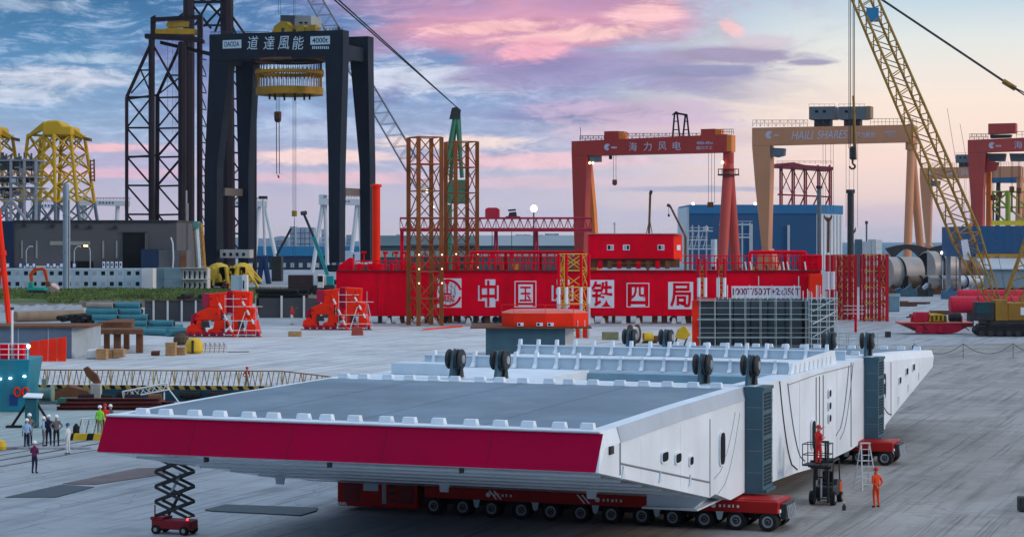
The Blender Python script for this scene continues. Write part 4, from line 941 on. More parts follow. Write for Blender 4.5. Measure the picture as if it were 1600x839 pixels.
    for k in range(12):
        a, b = at(402 + rnd.uniform(-4, 4), 0, 345), at(478 + rnd.uniform(-10, 6), 0, 345); z = .4 + (k % 6) * .75; bar('pipe', (a.x, 345 + (k // 6) * .9, z), (b.x, 343 + (k // 6) * .9, z), .36, BLACK, R)
    o = gnd(320, 492); R = thing('pipe_stack', 'black pipe ends heaped behind the nearest red bogie', 'pipes', o, g)
    for k in range(22): x = o.x - 5 + rnd.uniform(0, 9); z = .4 + rnd.random() * 3.0; bar('pipe', (x, o.y, z), (x + .4, o.y + 8, z), .38, BLACK, R)
    # low dark wall with white posts
    f = Fr(228, 320, 0); R = thing('quay_fence', 'low dark wall with white posts behind the pipes', 'fence', f.W(f.x(270), 0, 0))
    MB(f.M).box((f.x(226), .1, 0), (f.x(340), .4, 3.2)).build('wall_panel', mat('dark_wall', (.075, .08, .085), .8, 0, .2, .3, .2), R)
    for px in (240, 262, 284, 306, 328): MB(f.M).box((f.x(px) - .14, -.1, 0), (f.x(px) + .14, .098, 3.3)).build('post', CREAM, R)
    MB(f.M).box((f.x(224), -.2, 3.302), (f.x(342), .5, 3.42)).build('coping', RUST, R)
    f = Fr(480, 335, 0); R = thing('quay_fence', 'low dark wall with white posts between the red bogies', 'fence', f.W(f.x(495), 0, 0))
    MB(f.M).box((f.x(405), .1, 0), (f.x(520), .4, 3.2)).build('wall_panel', MATS['dark_wall'], R)
    for px in (440, 475, 502): MB(f.M).box((f.x(px) - .16, -.1, 0), (f.x(px) + .16, .098, 3.6)).build('post', CREAM, R)
    # long rusty sills / spoil heaps by the road
    for i, (x0, x1, y0, y1, lab) in enumerate(((-20, 118, 489, 481, 'pale spoil heap beside the access road at far left'), (120, 230, 481, 477, 'low dark spoil heap with debris on the road edge'))):
        Y = gY(y0); a, b = at(x0, y0, Y).x, at(x1, y0, Y).x; mb = MB(); n = 24
        mb.loft([[(a + (b - a) * k / n, Y, 0), (a + (b - a) * k / n, Y + 2, .9 + .5 * math.sin(k * 1.7 + i) * rnd.random() + .4 * rnd.random()), (a + (b - a) * k / n, Y + 5, 1.0 + .5 * rnd.random()), (a + (b - a) * k / n, Y + 8, 0)] for k in range(n + 1)])
        q = mb.build('spoil_heap', CONC if i == 0 else EARTH, None, 0, True); tag(q, lab, 'spoil heap')
left_yard()
# ---------------------------------------------------------------- red bogies with scaffold
def bogie(px0, py, k, label, scale=1.0):
    Y = gY(py); s = Y / F * scale; o = Vector(((px0 - 800) * Y / F, Y, 0)); T = frame(o, 0)
    R = thing('crane_bogie', label, 'bogie', o + Vector((6, 0, 0)), 'red gantry crane bogies')
    P = lambda x, z: (x * s, z * s)
    def pr(nm, pts, y0, th, m=BRED, bv=.06): return MB(T).prism([(P(*p)[0], y0, P(*p)[1]) for p in pts], (0, th, 0)).build(nm, m, R, bv)
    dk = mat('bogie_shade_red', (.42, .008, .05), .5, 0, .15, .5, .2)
    # main saddle box: left cheek turned away, right cheek facing the light
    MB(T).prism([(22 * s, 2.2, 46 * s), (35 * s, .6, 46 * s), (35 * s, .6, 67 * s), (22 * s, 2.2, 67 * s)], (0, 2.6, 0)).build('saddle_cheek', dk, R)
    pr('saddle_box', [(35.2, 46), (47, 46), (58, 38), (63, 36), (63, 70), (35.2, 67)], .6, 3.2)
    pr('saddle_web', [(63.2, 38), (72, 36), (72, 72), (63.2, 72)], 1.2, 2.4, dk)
    pr('saddle_box', [(72.2, 34), (76, 30), (98, 30), (100, 70), (72.2, 72)], .6, 3.2)
    pr('balance_beam', [(14, 26), (53, 26), (53, 45), (34, 46), (25, 42), (16, 38)], .3, 3.6)
    pr('balance_beam', [(70, 26), (104, 26), (108, 44), (98, 46), (98, 30), (76, 30), (70, 34)], .35, 3.5)
    for a, b in ((14, 24), (42, 60), (70, 80), (94, 110)):
        pr('bogie_frame', [(a, 12), (b + 1, 12), (b, 25.8), (a + 3, 25.8)], .2, 3.8)
    pr('nose', [(0, 6), (12, 4), (22, 10), (12, 22), (2, 16)], .1, 3.0)
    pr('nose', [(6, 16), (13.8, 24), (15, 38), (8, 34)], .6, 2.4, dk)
    for a in (2, 32, 62, 90): pr('truck_frame', [(a, 4), (a + 24, 4), (a + 22, 12), (a + 4, 12)], .0, 4.0)
    for i in range(10):
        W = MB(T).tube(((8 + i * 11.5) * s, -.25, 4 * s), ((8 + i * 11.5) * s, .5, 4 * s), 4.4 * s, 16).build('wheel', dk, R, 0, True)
        MB(T).tube(((8 + i * 11.5) * s, -.32, 4 * s), ((8 + i * 11.5) * s, -.24, 4 * s), 1.8 * s, 10).build('hub', DARK, W)
    for a, z, w, h in ((24, 15, 14, 9), (62, 16, 7, 8), (82, 14, 10, 10), (57, 30, 8, 6)): pr('recess', [(a, z), (a + w, z), (a + w - 2, z + h), (a + 1, z + h)], .05, .12, DARK, 0)
    for a, z in ((19, 33), (48, 36), (75, 38), (100, 36), (40, 60), (90, 62), (80, 50)):
        MB(T).tube((a * s, .15, z * s), (a * s, .45, z * s), 1.7 * s, 12).build('pivot_pin', dk, R)
    for a in (38, 52, 78, 92): pr('stiffener', [(a, 47), (a + .8, 47), (a + .8, 66), (a, 66)], .45, .14, BRED, 0)
    MB(T).box((-2 * s, -.3, .0), (118 * s, .6, .12)).build('rail_beam', RUST, R)
    # scaffold leaning on it
    Sx = thing('scaffold', 'white scaffold tubes and raking struts leaning on the ' + k, 'scaffold', o + Vector((8, -1.5, 0)), 'scaffolds on the bogies')
    pt = lambda x, z, y=-1.2: T @ Vector((x * s, y, z * s))
    for a, b, c, d in ((50, 62, 79, 0), (87, 63, 112, 14)):
        n = 7
        for i in range(n): q0, q1 = pt(a + (c - a) * i / n, b + (d - b) * i / n), pt(a + (c - a) * (i + 1) / n, b + (d - b) * (i + 1) / n); bar('raking_strut', q0, q1, .14 if i % 2 else .12, CREAM if i % 2 else BRED, Sx)
    bar('raking_strut', pt(82, 0), pt(95, 40), .05, CREAM, Sx)
    for x in (63, 76, 111, 96): bar('standard', pt(x, 0 if x > 90 else 8, -.9), pt(x, 66 if x != 96 else 30, -.9), .035, GALV, Sx)
    for z, a, b in ((48, 63, 122), (60, 63, 98), (26, 63, 112), (11, 70, 120), (4, 62, 112)): bar('ledger', pt(a, z), pt(b, z), .04, CREAM, Sx)
    bar('standard', pt(113, 44), pt(120, 8), .06, GALV, Sx)
bogie(290, 526.5, 'nearest red bogie', 'bright red wheeled crane bogie on the yard, the nearer of two')
bogie(472, 515.5, 'bogie by the beam', 'bright red wheeled crane bogie in front of the left end of the lettered beam', .92)
# ---------------------------------------------------------------- great red beam
PANEL = mat('letter_white', (.72, .73, .78), .5, 0, .04, .4, .05)
BEAM_Y = 312
def red_beam():
    Y = BEAM_Y; s = Y / F; f = Fr(800, Y, 0)
    R = thing('crane_beam', 'huge red box beam with white Chinese lettering lying across the yard', 'crane beam', (10, Y, 0))
    X = lambda px: (px - 800) * s; Z = lambda py: H0 - (py - HZ) * s
    MB().box((X(525), Y, Z(494)), (X(1283), Y + 4.5, Z(423))).build('box_girder', RED, R, .08)
    MB().prism([(X(527), Y + .5, Z(422.9)), (X(551), Y + .5, Z(422.9)), (X(551), Y + .5, Z(403)), (X(545), Y + .5, Z(403)), (X(530), Y + .5, Z(414))], (0, 3, 0)).build('end_bracket', RED, R, .05)
    MB().box((X(526), Y - .25, Z(424.5)), (X(1282), Y - .01, Z(422))).build('top_flange', mat('dark_red', (.22, .01, .02), .5), R)
    for px in (590, 1125, 1090, 1272): MB().box((X(px) - .06, Y - .02, Z(493)), (X(px) + .06, Y - .001, Z(425))).build('plate_joint', MATS['dark_red'], R)
    # tall red post
    MB().lathe([(.62, Z(422)), (.62, Z(292)), (.85, Z(292)), (.85, Z(288)), (.2, Z(287))], 16, (X(586.5), Y + 2, 0)).build('king_post', BRED, R, 0, True)
    MB().lathe([(1.0, Z(423)), (1.0, Z(412))], 12, (X(586.5), Y + 2, 0)).build('post_base', RED, R)
    # end block at right
    MB().box((X(1262), Y - 2.0, Z(470)), (X(1282), Y - .26, Z(428))).build('end_block', BRED, R, .06)
    MB().box((X(1252), Y + .2, Z(422)), (X(1285), Y + 3, Z(398))).build('end_cabinet', RED, R, .06)
    # handrail and standing frames
    px = 556
    while px < 1280:
        if not 915 < px < 1070:
            bar('rail_post', (X(px), Y + .1, Z(422)), (X(px), Y + .1, Z(400 if px > 640 else 408)), .07, RED, R)
        px += 9.5
    for a, b, zz in ((556, 640, 408), (556, 640, 415), (640, 915, 401), (640, 915, 411), (1070, 1280, 400), (1070, 1280, 411)):
        bar('hand_rail', (X(a), Y + .1, Z(zz)), (X(b), Y + .1, Z(zz)), .07, RED, R); bar('hand_rail', (X(a), Y + 4, Z(zz)), (X(b), Y + 4, Z(zz)), .07, RED, R)
    for px in range(560, 660, 17): MB().lathe([(.35, Z(422)), (.35, Z(412))], 8, (X(px), Y + 2, 0)).build('deck_fitting', RED, R)
    for i, px in enumerate((566, 600, 617, 632, 650)): bar('davit', (X(px), Y + 3.4, Z(422)), (X(px), Y + 3.4, Z(394)), .12, RED, R); bar('davit_arm', (X(px - 4), Y + 3.4, Z(395)), (X(px + 4), Y + 3.4, Z(395)), .2, RED, R)
    for a, b in ((736, 790), (790, 845), (845, 912)):                  # portal frames over the rail
        for q in (a, b): bar('frame_post', (X(q), Y + 2.5, Z(422)), (X(q), Y + 2.5, Z(394)), .22, RED, R)
        bar('frame_beam', (X(a), Y + 2.5, Z(394.5)), (X(b), Y + 2.5, Z(394.5)), .25, RED, R)
        for j in range(1, 6): q = a + (b - a) * j / 6; bar('frame_hanger', (X(q), Y + 2.5, Z(394)), (X(q), Y + 2.5, Z(418)), .08, RED, R)
    for a, b in ((1175, 1230), (1230, 1262)):
        for q in (a, b): bar('frame_post', (X(q), Y + 2.5, Z(422)), (X(q), Y + 2.5, Z(394)), .25, RED, R)
        bar('frame_beam', (X(a), Y + 2.5, Z(394.5)), (X(b), Y + 2.5, Z(394.5)), .28, RED, R)
        for j in range(1, 5): q = a + (b - a) * j / 5; bar('frame_hanger', (X(q), Y + 2.5, Z(394)), (X(q), Y + 2.5, Z(420)), .10, RED, R)
    for px in (1166, 1174, 1225, 1232, 1259): bar('prop', (X(px), Y - .1, Z(422)), (X(px - 2), Y - .1, Z(409)), .12, CREAM, R)
    rr = random.Random(14)
    for k in range(60):                                                # small plant and bracing standing on the beam
        px = rr.uniform(645, 910) if k % 3 else rr.uniform(1075, 1255); y = rr.uniform(.6, 4); h = rr.uniform(404, 416); c = rr.choice([RED, RED, MATS['dark_red'], RUST, YELLOW])
        if k % 2: bar('deck_brace', (X(px), Y + y, Z(422)), (X(px + rr.uniform(-7, 7)), Y + y, Z(h)), .07, c, R)
        else: MB().box((X(px), Y + y, Z(422)), (X(px + rr.uniform(2, 6)), Y + y + .8, Z(h + 5))).build('deck_box', c, R)
    # supports under the beam
    rnd = random.Random(8)
    px = 590
    while px < 1270:
        MB().box((X(px), Y + .8, 0), (X(px + rnd.uniform(4, 9)), Y + 3.6, Z(494) - .004)).build('support_block', RUST if rnd.random() < .7 else DARK, R, .04)
        if rnd.random() < .65: W = MB().prism([(X(px + 13), Y + .3, .0), (X(px + 21), Y + .3, .0), (X(px + 19), Y + .3, .85), (X(px + 15), Y + .3, .85)], (0, .3, 0)).build('white_chock', CREAM, R)
        if rnd.random() < .4: MB().tube((X(px + 17), Y + 1, .5), (X(px + 17), Y + 3, .5), .5, 14).build('roller', DARK, R)
        px += rnd.uniform(14, 25)
    # lettering: white sheets with the characters left red
    def sheetp(a, b, c, d, nm='letter_panel', m=PANEL, y=-.03): return MB().box((X(a), Y + y, Z(d)), (X(b), Y + y + .024, Z(c))).build(nm, m, R)
    def glyph(ch, a, b, c, d, m=RED, y=-.032, off=.012): text('lettering', ch, Z(c) - Z(d), X(b) - X(a), Matrix.Translation((X((a + b) / 2), Y + y, Z((c + d) / 2))), m, R, off, .02)
    def ring(a, b, c, d, w):
        for q in ((a, b, c, c + w), (a, b, d - w, d), (a, a + w, c + w, d - w), (b - w, b, c + w, d - w)): sheetp(*q, nm='letter_frame')
    sheetp(683, 721, 435, 480.5)
    c0 = Vector((X(700), Y - .032, Z(458))); k = s
    def disc(r0, r1, a0, a1, m, y, nm):
        n = 26; b = MB(); pts = lambda r, yy: [(c0.x + r * k * math.cos(a0 + (a1 - a0) * i / n), yy, c0.z + r * k * math.sin(a0 + (a1 - a0) * i / n)) for i in range(n + 1)]
        if r0 <= 0: b.prism(pts(r1, Y + y), (0, -.02, 0))
        else: b.prism(pts(r1, Y + y) + pts(r0, Y + y)[::-1], (0, -.02, 0))
        b.build(nm, m, R)
    disc(18.2, 22.0, .25, 2.6, RED, -.032, 'emblem_ring'); disc(18.2, 22.0, 3.6, 6.0, RED, -.032, 'emblem_ring')
    for r in (6, 12): disc(r - .25, r + .25, 0, 6.28, MATS['dark_red'], -.032, 'emblem_grid')
    for a in (-12, -6, 6, 12): bar('emblem_grid', (X(700 + a * .6), Y - .05, Z(476)), (X(700 + a), Y - .05, Z(442)), .025, MATS['dark_red'], R)
    sheetp(695.5, 702, 440, 444, 'emblem_rail', RED, -.055); sheetp(697.5, 700, 444, 458, 'emblem_rail', RED, -.055); sheetp(693, 705, 458, 461, 'emblem_rail', RED, -.055)
    glyph('CREC', 685, 711, 462, 471, RED, -.07, .02)
    # 中
    sheetp(747, 779, 446, 470); sheetp(758, 774, 436.5, 480, y=-.055); glyph('中', 749.5, 776.5, 438, 479, RED, -.082, .018)
    # 国
    ring(804, 838, 439, 480, 1.3); sheetp(810, 832.5, 444.5, 473); glyph('玉', 812, 830.5, 447.5, 471, RED, -.032, .02); sheetp(810, 832, 476.3, 478.5)
    # 中
    sheetp(862, 896, 446, 470); sheetp(870, 890, 436.5, 480, y=-.055); glyph('中', 865, 893, 438, 479, RED, -.082, .018)
    sheetp(922, 959.5, 437.5, 481); glyph('铁', 924, 957.5, 439, 479.5, RED, -.032, .022)
    ring(979, 1014.5, 442, 480, 1.3); sheetp(985, 1008, 448, 470); glyph('四', 984, 1009.5, 445, 474, RED, -.032, .02); sheetp(986, 1008, 475.5, 479)
    sheetp(1044, 1083, 440.5, 483); glyph('局', 1047, 1080, 442, 480, RED, -.032, .022)
    # rating plate
    sheetp(1143, 1251, 447, 466.5); glyph('1000T/500T+2x350T', 1145, 1250, 450, 461, mat('letter_maroon', (.20, .01, .05), .5), -.032, .02)
    for j in range(22): sheetp(1145 + j * 4.8, 1148 + j * 4.8, 466.6, 468.5, 'plate_fringe')
    # machine cabin on top
    Cb = thing('machine_cabin', 'red flat-roofed machine house with small windows on the lettered beam', 'cabin', (X(995), Y + 2.5, Z(422)))
    mb = MB(); xs = (920, 1060, 1069); 
    MB().prism([(X(920), Y - .6, Z(404)), (X(1052), Y - .6, Z(404)), (X(1052), Y - .6, Z(366)), (X(920), Y - .6, Z(366))], (0, 5.5, 0)).build('wall', RED, Cb)
    MB().prism([(X(1052) + .003, Y - .6, Z(404)), (X(1067), Y + 1.4, Z(409)), (X(1067), Y + 1.4, Z(367)), (X(1052) + .003, Y - .6, Z(366))], (0, 3.4, 0)).build('end_wall', BRED, Cb)  # brighter red puts the glow from the right into this end's colour
    MB().box((X(919), Y - .8, Z(366) + .003), (X(1068), Y + 5, Z(364.6))).build('roof', mat('roof_pink', (.55, .30, .32), .5), Cb)
    MB().box((X(924), Y + .2, Z(418)), (X(1062), Y + 4, Z(404) - .004)).build('undercarriage', RUST, Cb)
    for j in range(8): MB().box((X(934 + j * 15), Y - .3, Z(420)), (X(941 + j * 15), Y + .28, Z(407))).build('bogie_frame', RUST if j % 2 else RED, Cb)
    bar('walkway', (X(953), Y - .7, Z(411)), (X(1020), Y - .7, Z(411)), .07, RUST, Cb)
    for a in (948, 973, 1027):
        w = MB().box((X(a), Y - .68, Z(391)), (X(a + 10.5), Y - .601, Z(382.5))).build('window', PANEL, Cb)
        MB().box((X(a + (1.3 if a != 973 else 6)), Y - .71, Z(389.8)), (X(a + (5.3 if a != 973 else 9.5)), Y - .682, Z(383.6))).build('pane', HOLE, w)
        MB().box((X(a + (6.3 if a != 973 else 1.4)), Y - .70, Z(389.8)), (X(a + (9.4 if a != 973 else 4.8)), Y - .682, Z(383.6))).build('pane', mat('pale_glass', (.35, .40, .46), .2, 0, .1, 1, 0), w)
    q = Vector((X(1060), Y + .3, Z(387))); w = MB().prism([(X(1057), Y + .05, Z(391)), (X(1063.5), Y + .92, Z(391)), (X(1063.5), Y + .92, Z(383)), (X(1057), Y + .05, Z(383))], (.05, -.12, 0)).build('window', PANEL, Cb)
    bar('vent_pipe', (X(961.5), Y + 2, Z(365)), (X(961.5), Y + 2, Z(349)), .12, GALV, Cb); bar('vent_cap', (X(961.5), Y + 2, Z(351)), (X(961.5), Y + 2, Z(348)), .22, GALV, Cb)
    return R
red_beam()
# ---------------------------------------------------------------- lattice jacking towers
TOW = mat('tower_ochre', (.255, .085, .025), .6, 0, .35, .25, .5, (.30, .03, .025)); TOWY = mat('tower_yellow', (.50, .26, .05), .6, 0, .3, .5, .3, (.20, .08, .03))
BULB = emis('tower_bulb', (1, .85, .5), 2.5)
def tower(cx, Y, pw, dep, y0, y1, label, base_z=0, bays=7, yaw=.42, bulbs=True, m=None, br=None, name='lattice_tower', group='lattice jacking towers', rc=.62):
    s = Y / F; o = Vector(((cx - 800) * s, Y, 0)); T = frame(o, yaw); w = pw * s / 2; d = dep / 2; m = m or TOW; br = br or TOW
    R = thing(name, label, 'tower', o + Vector((0, 0, base_z)), group); z1 = H0 - (y1 - HZ) * s; z0 = base_z
    cs = [Vector((-w, -d, 0)), Vector((w, -d, 0)), Vector((w, d, 0)), Vector((-w, d, 0))]
    P = lambda c, z: T @ (c + Vector((0, 0, z)))
    for c in cs: bar('leg', P(c, z0), P(c, z1), rc, m, R, kind='box', r2=rc)
    h = (z1 - z0) / bays
    for k in range(bays):
        for i in range(4):
            a, b = cs[i], cs[(i + 1) % 4]; t = .085 if rc > .3 else .06
            if k % 2 == i % 2: bar('brace', P(a, z0 + k * h), P(b, z0 + (k + 1) * h), t, br, R); bar('brace', P(b, z0 + k * h), P(a, z0 + (k + 1) * h), t, br, R)
            else: bar('brace', P(a, z0 + k * h), P(b, z0 + (k + 1) * h), t, br, R)
            bar('strut', P(a, z0 + (k + 1) * h), P(b, z0 + (k + 1) * h), t, br, R)
    if bulbs:
        bm = MB().lathe([(.02, -.11), (.10, -.05), (.10, .05), (.02, .11)], 8).mesh('bulb', BULB)
        n = int((z1 - z0) / 3.2)
        for c in cs[1:2] + cs[0:1]:
            for k in range(3, int(n * .8)): put('bulb', bm, Matrix.Translation(P(c, z0 + k * 2.1) + Vector((.1, -.45, 0))), R)
    return R
tower(664, 305, 39, 3.7, 507, 215, 'rusty ochre lattice tower standing in front of the lettered beam', 0, 7, .46)
tower(721, 322, 37, 3.7, 500, 222, 'rusty ochre lattice tower standing behind the lettered beam', 0, 7, .46)
R = tower(896, 268, 38, 2.6, 530, 397, 'short yellow lattice tower with white banded posts before the beam', 0, 5, .25, False, YELLOW, YELLOW, rc=.16)
for px in (873, 885, 908, 920):
    p0 = at(px, 500, 264); p1 = at(px, 397, 264); R2 = R
    for k in range(4):
        a = p0.lerp(p1, k / 4); b = p0.lerp(p1, (k + 1) / 4); bar('banded_post', a, b, .20, (GALV, STRIPE, RED, RED)[k], R2)
for px in (873, 885, 908, 920): p = at(px, 500, 264); bar('post_foot', (p.x, p.y, 0), p, .2, GALV, R)
# hexagonal tank on the teal box
def tank():
    Y = gY(560); s = Y / F; o = Vector(((829 - 800) * s, Y, 0))
    R = thing('steel_box', 'dark teal steel box behind the white bridge deck', 'steel box', o)
    X = lambda px, YY=Y: (px - 800) * YY / F; h = H0 - (513 - HZ) * s
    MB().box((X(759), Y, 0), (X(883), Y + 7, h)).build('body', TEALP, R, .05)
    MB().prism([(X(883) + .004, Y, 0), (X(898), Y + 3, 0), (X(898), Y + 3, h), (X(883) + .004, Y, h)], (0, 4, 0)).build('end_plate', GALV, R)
    MB().box((X(735), Y - .6, h + .004), (X(924), Y + 9, h + .16)).build('top_plate', RUST, R)
    R = thing('tank_base', 'bright red hexagonal tank base resting on the teal steel box', 'tank', o + Vector((2, 2, h + .16)))
    z0 = h + .165; z1 = H0 - (489 - HZ) * (Y + 1) / F
    pts = [(X(784), Y + 1.5), (X(803), Y + .1), (X(852), Y - .3), (X(896), Y + .1), (X(920), Y + 1.6), (X(920), Y + 5), (X(880), Y + 8), (X(810), Y + 7.5), (X(784), Y + 5)]
    hexm = MB(); hexm.loft([[(a, b, z0) for a, b in pts], [(a, b, z1) for a, b in pts]]); hexm.build('shell', BRED, R, .04)
    cx, cy = sum(p[0] for p in pts) / 9, sum(p[1] for p in pts) / 9
    MB().loft([[(a, b, z1 + .003) for a, b in pts], [(cx + (a - cx) * .8, cy + (b - cy) * .8, z1 + .28) for a, b in pts]]).build('lid', mat('pale_red_lid', (.70, .16, .12), .45), R)
    for px in (813, 843, 860):
        w = MB().box((X(px - 5), Y - .38, z0 + .1), (X(px + 5), Y - .1, z0 + .45)).build('hatch', PANEL, R); MB().box((X(px - 3.6), Y - .41, z0 + .16), (X(px), Y - .382, z0 + .40)).build('pane', HOLE, w)
    for i in range(5): a = pts[i]; bar('rail_post', (a[0], a[1], z1), (a[0], a[1], z1 + .9), .03, BRED, R)
    for i in range(4): bar('hand_rail', (*pts[i], z1 + .9), (*pts[i + 1], z1 + .9), .03, BRED, R)
    for px in (903, 914): bar('antenna', (X(px), Y + .4, z0), (X(px), Y + .4, z0 + .7), .03, STRIPE, R)
    q = gnd(911, 528); o2 = MB().box((q.x - .9, q.y, 0), (q.x + .9, q.y + 1.5, 2.0)).build('red_cabinet', BRED, None, .05); tag(o2, 'small bright red cabinet right of the teal steel box', 'cabinet')
tank()
# scaffolded block
def scaffold_block():
    Y = gY(552); s = Y / F; X = lambda px: (px - 800) * s; Z = lambda py: H0 - (py - HZ) * s
    dk = mat('dark_slate_panel', (.055, .075, .085), .7, 0, .25, .4, .3)
    R = thing('formwork_block', 'dark slate steel block wrapped in grey scaffolding', 'steel block', (X(1180), Y + 3, 0))
    for r in range(3):
        for c in range(6):
            a, b = 1094 + c * 27, 1094 + (c + 1) * 27; z0, z1 = Z(548 - r * 27), Z(548 - (r + 1) * 27 + 1)
            MB().box((X(a) + .05, Y + 1.25, max(0, z0)), (X(b) - .05, Y + 6, z1)).build('panel', dk, R, .04)
    MB().box((X(1262), Y + 2.2, 0), (X(1308), Y + 6, Z(468))).build('side_panel', dk, R, .04)
    S = thing('scaffold', 'grey tube scaffolding with two plank lifts around the dark block', 'scaffold', (X(1180), Y, 0), 'scaffolds')
    g2 = mat('scaffold_grey', (.46, .54, .56), .5, .2, .15, 1, .2)
    for c in range(8):
        x = X(1094 + c * 23.8)
        for y in (0, 1.1): bar('standard', (x, Y + y, 0), (x, Y + y, Z(466 if c % 3 else 461)), .03, g2, S)
    for py in (470, 481, 491, 512, 520, 540):
        for y in (0,): bar('ledger', (X(1092), Y + y, Z(py)), (X(1264), Y + y, Z(py)), .024, g2, S)
    for py in (500, 528): MB().box((X(1090), Y - .15, Z(py)), (X(1266), Y + .8, Z(py - 1.6))).build('plank_deck', mat('plank_grey', (.30, .38, .38), .7), S)
    for k in range(26):
        x = X(1125 + k * 7.0); h = (452, 458, 446, 460, 455)[k % 5] if k % 9 else 432; bar('starter_tube', (x, Y + 1.6, Z(470)), (x, Y + 1.6, Z(h)), .05, PANEL if k % 3 else g2, S)
    # ladder tower at right
    L = thing('scaffold', 'narrow grey scaffold stair tower at the right of the dark block', 'scaffold', (X(1295), Y, 0), 'scaffolds')
    for px in (1266, 1280, 1294, 1306):
        for y in (-.8, 1.0): bar('standard', (X(px), Y + y, 0), (X(px), Y + y, Z(455 if px != 1280 else 446)), .05, g2, L)
    for py in range(466, 548, 9): 
        for y in (-.8, 1.0): bar('ledger', (X(1265), Y + y, Z(py)), (X(1308), Y + y, Z(py)), .04, g2, L)
    for k in range(4): a = 466 + k * 20; bar('stair', (X(1268), Y - .9, Z(a + 20)), (X(1304), Y - .9, Z(a)), .07, CREAM if k == 1 else g2, L)
    # low guard platform
    G = thing('guard_platform', 'low railed grey platform between scaffold and red frames', 'platform', gnd(1340, 548))
    q = gnd(1340, 548); MB().box((q.x - 2.2, q.y, .6), (q.x + 2.4, q.y + 1.6, .75)).build('floor', g2, G)
    for i in range(5):
        x = q.x - 2.1 + i * 1.1
        for y in (.05, 1.5): bar('post', (x, q.y + y, 0), (x, q.y + y, 2.0), .04, g2, G)
    for z in (1.2, 1.6, 2.0):
        for y in (.05, 1.5): bar('rail', (q.x - 2.2, q.y + y, z), (q.x + 2.4, q.y + y, z), .03, g2, G)
    q = gnd(1337, 520); bar('post', (q.x, q.y, 0), (q.x, q.y, 3.6), .18, RED, G)
    for py in (478, 484, 490): a, b = at(1318, py, 250), at(1350, py, 250); o = bar('rail', a, b, .04, g2, G)
    q = gnd(1388, 527); o = MB().box((q.x - .35, q.y, 0), (q.x + .35, q.y + .6, .75)).build('switch_box', DARK, None, .04); tag(o, 'small dark switch box alone on the yard right of the platform', 'switch box')
    # corner red panel
    R3 = thing('site_hoarding', 'bright red steel panel with white top at the left of the scaffold', 'hoarding', (X(1089), Y + 2, 0)); MB().box((X(1083), Y + 1.0, 0), (X(1093), Y + 1.45, Z(470))).build('panel', BRED, R3, .03); MB().box((X(1090), Y + .4, Z(470) + .005), (X(1120), Y + 1.4, Z(468))).build('cap_sheet', mat('pale_red_lid', (.7, .16, .12)), R3)
scaffold_block()
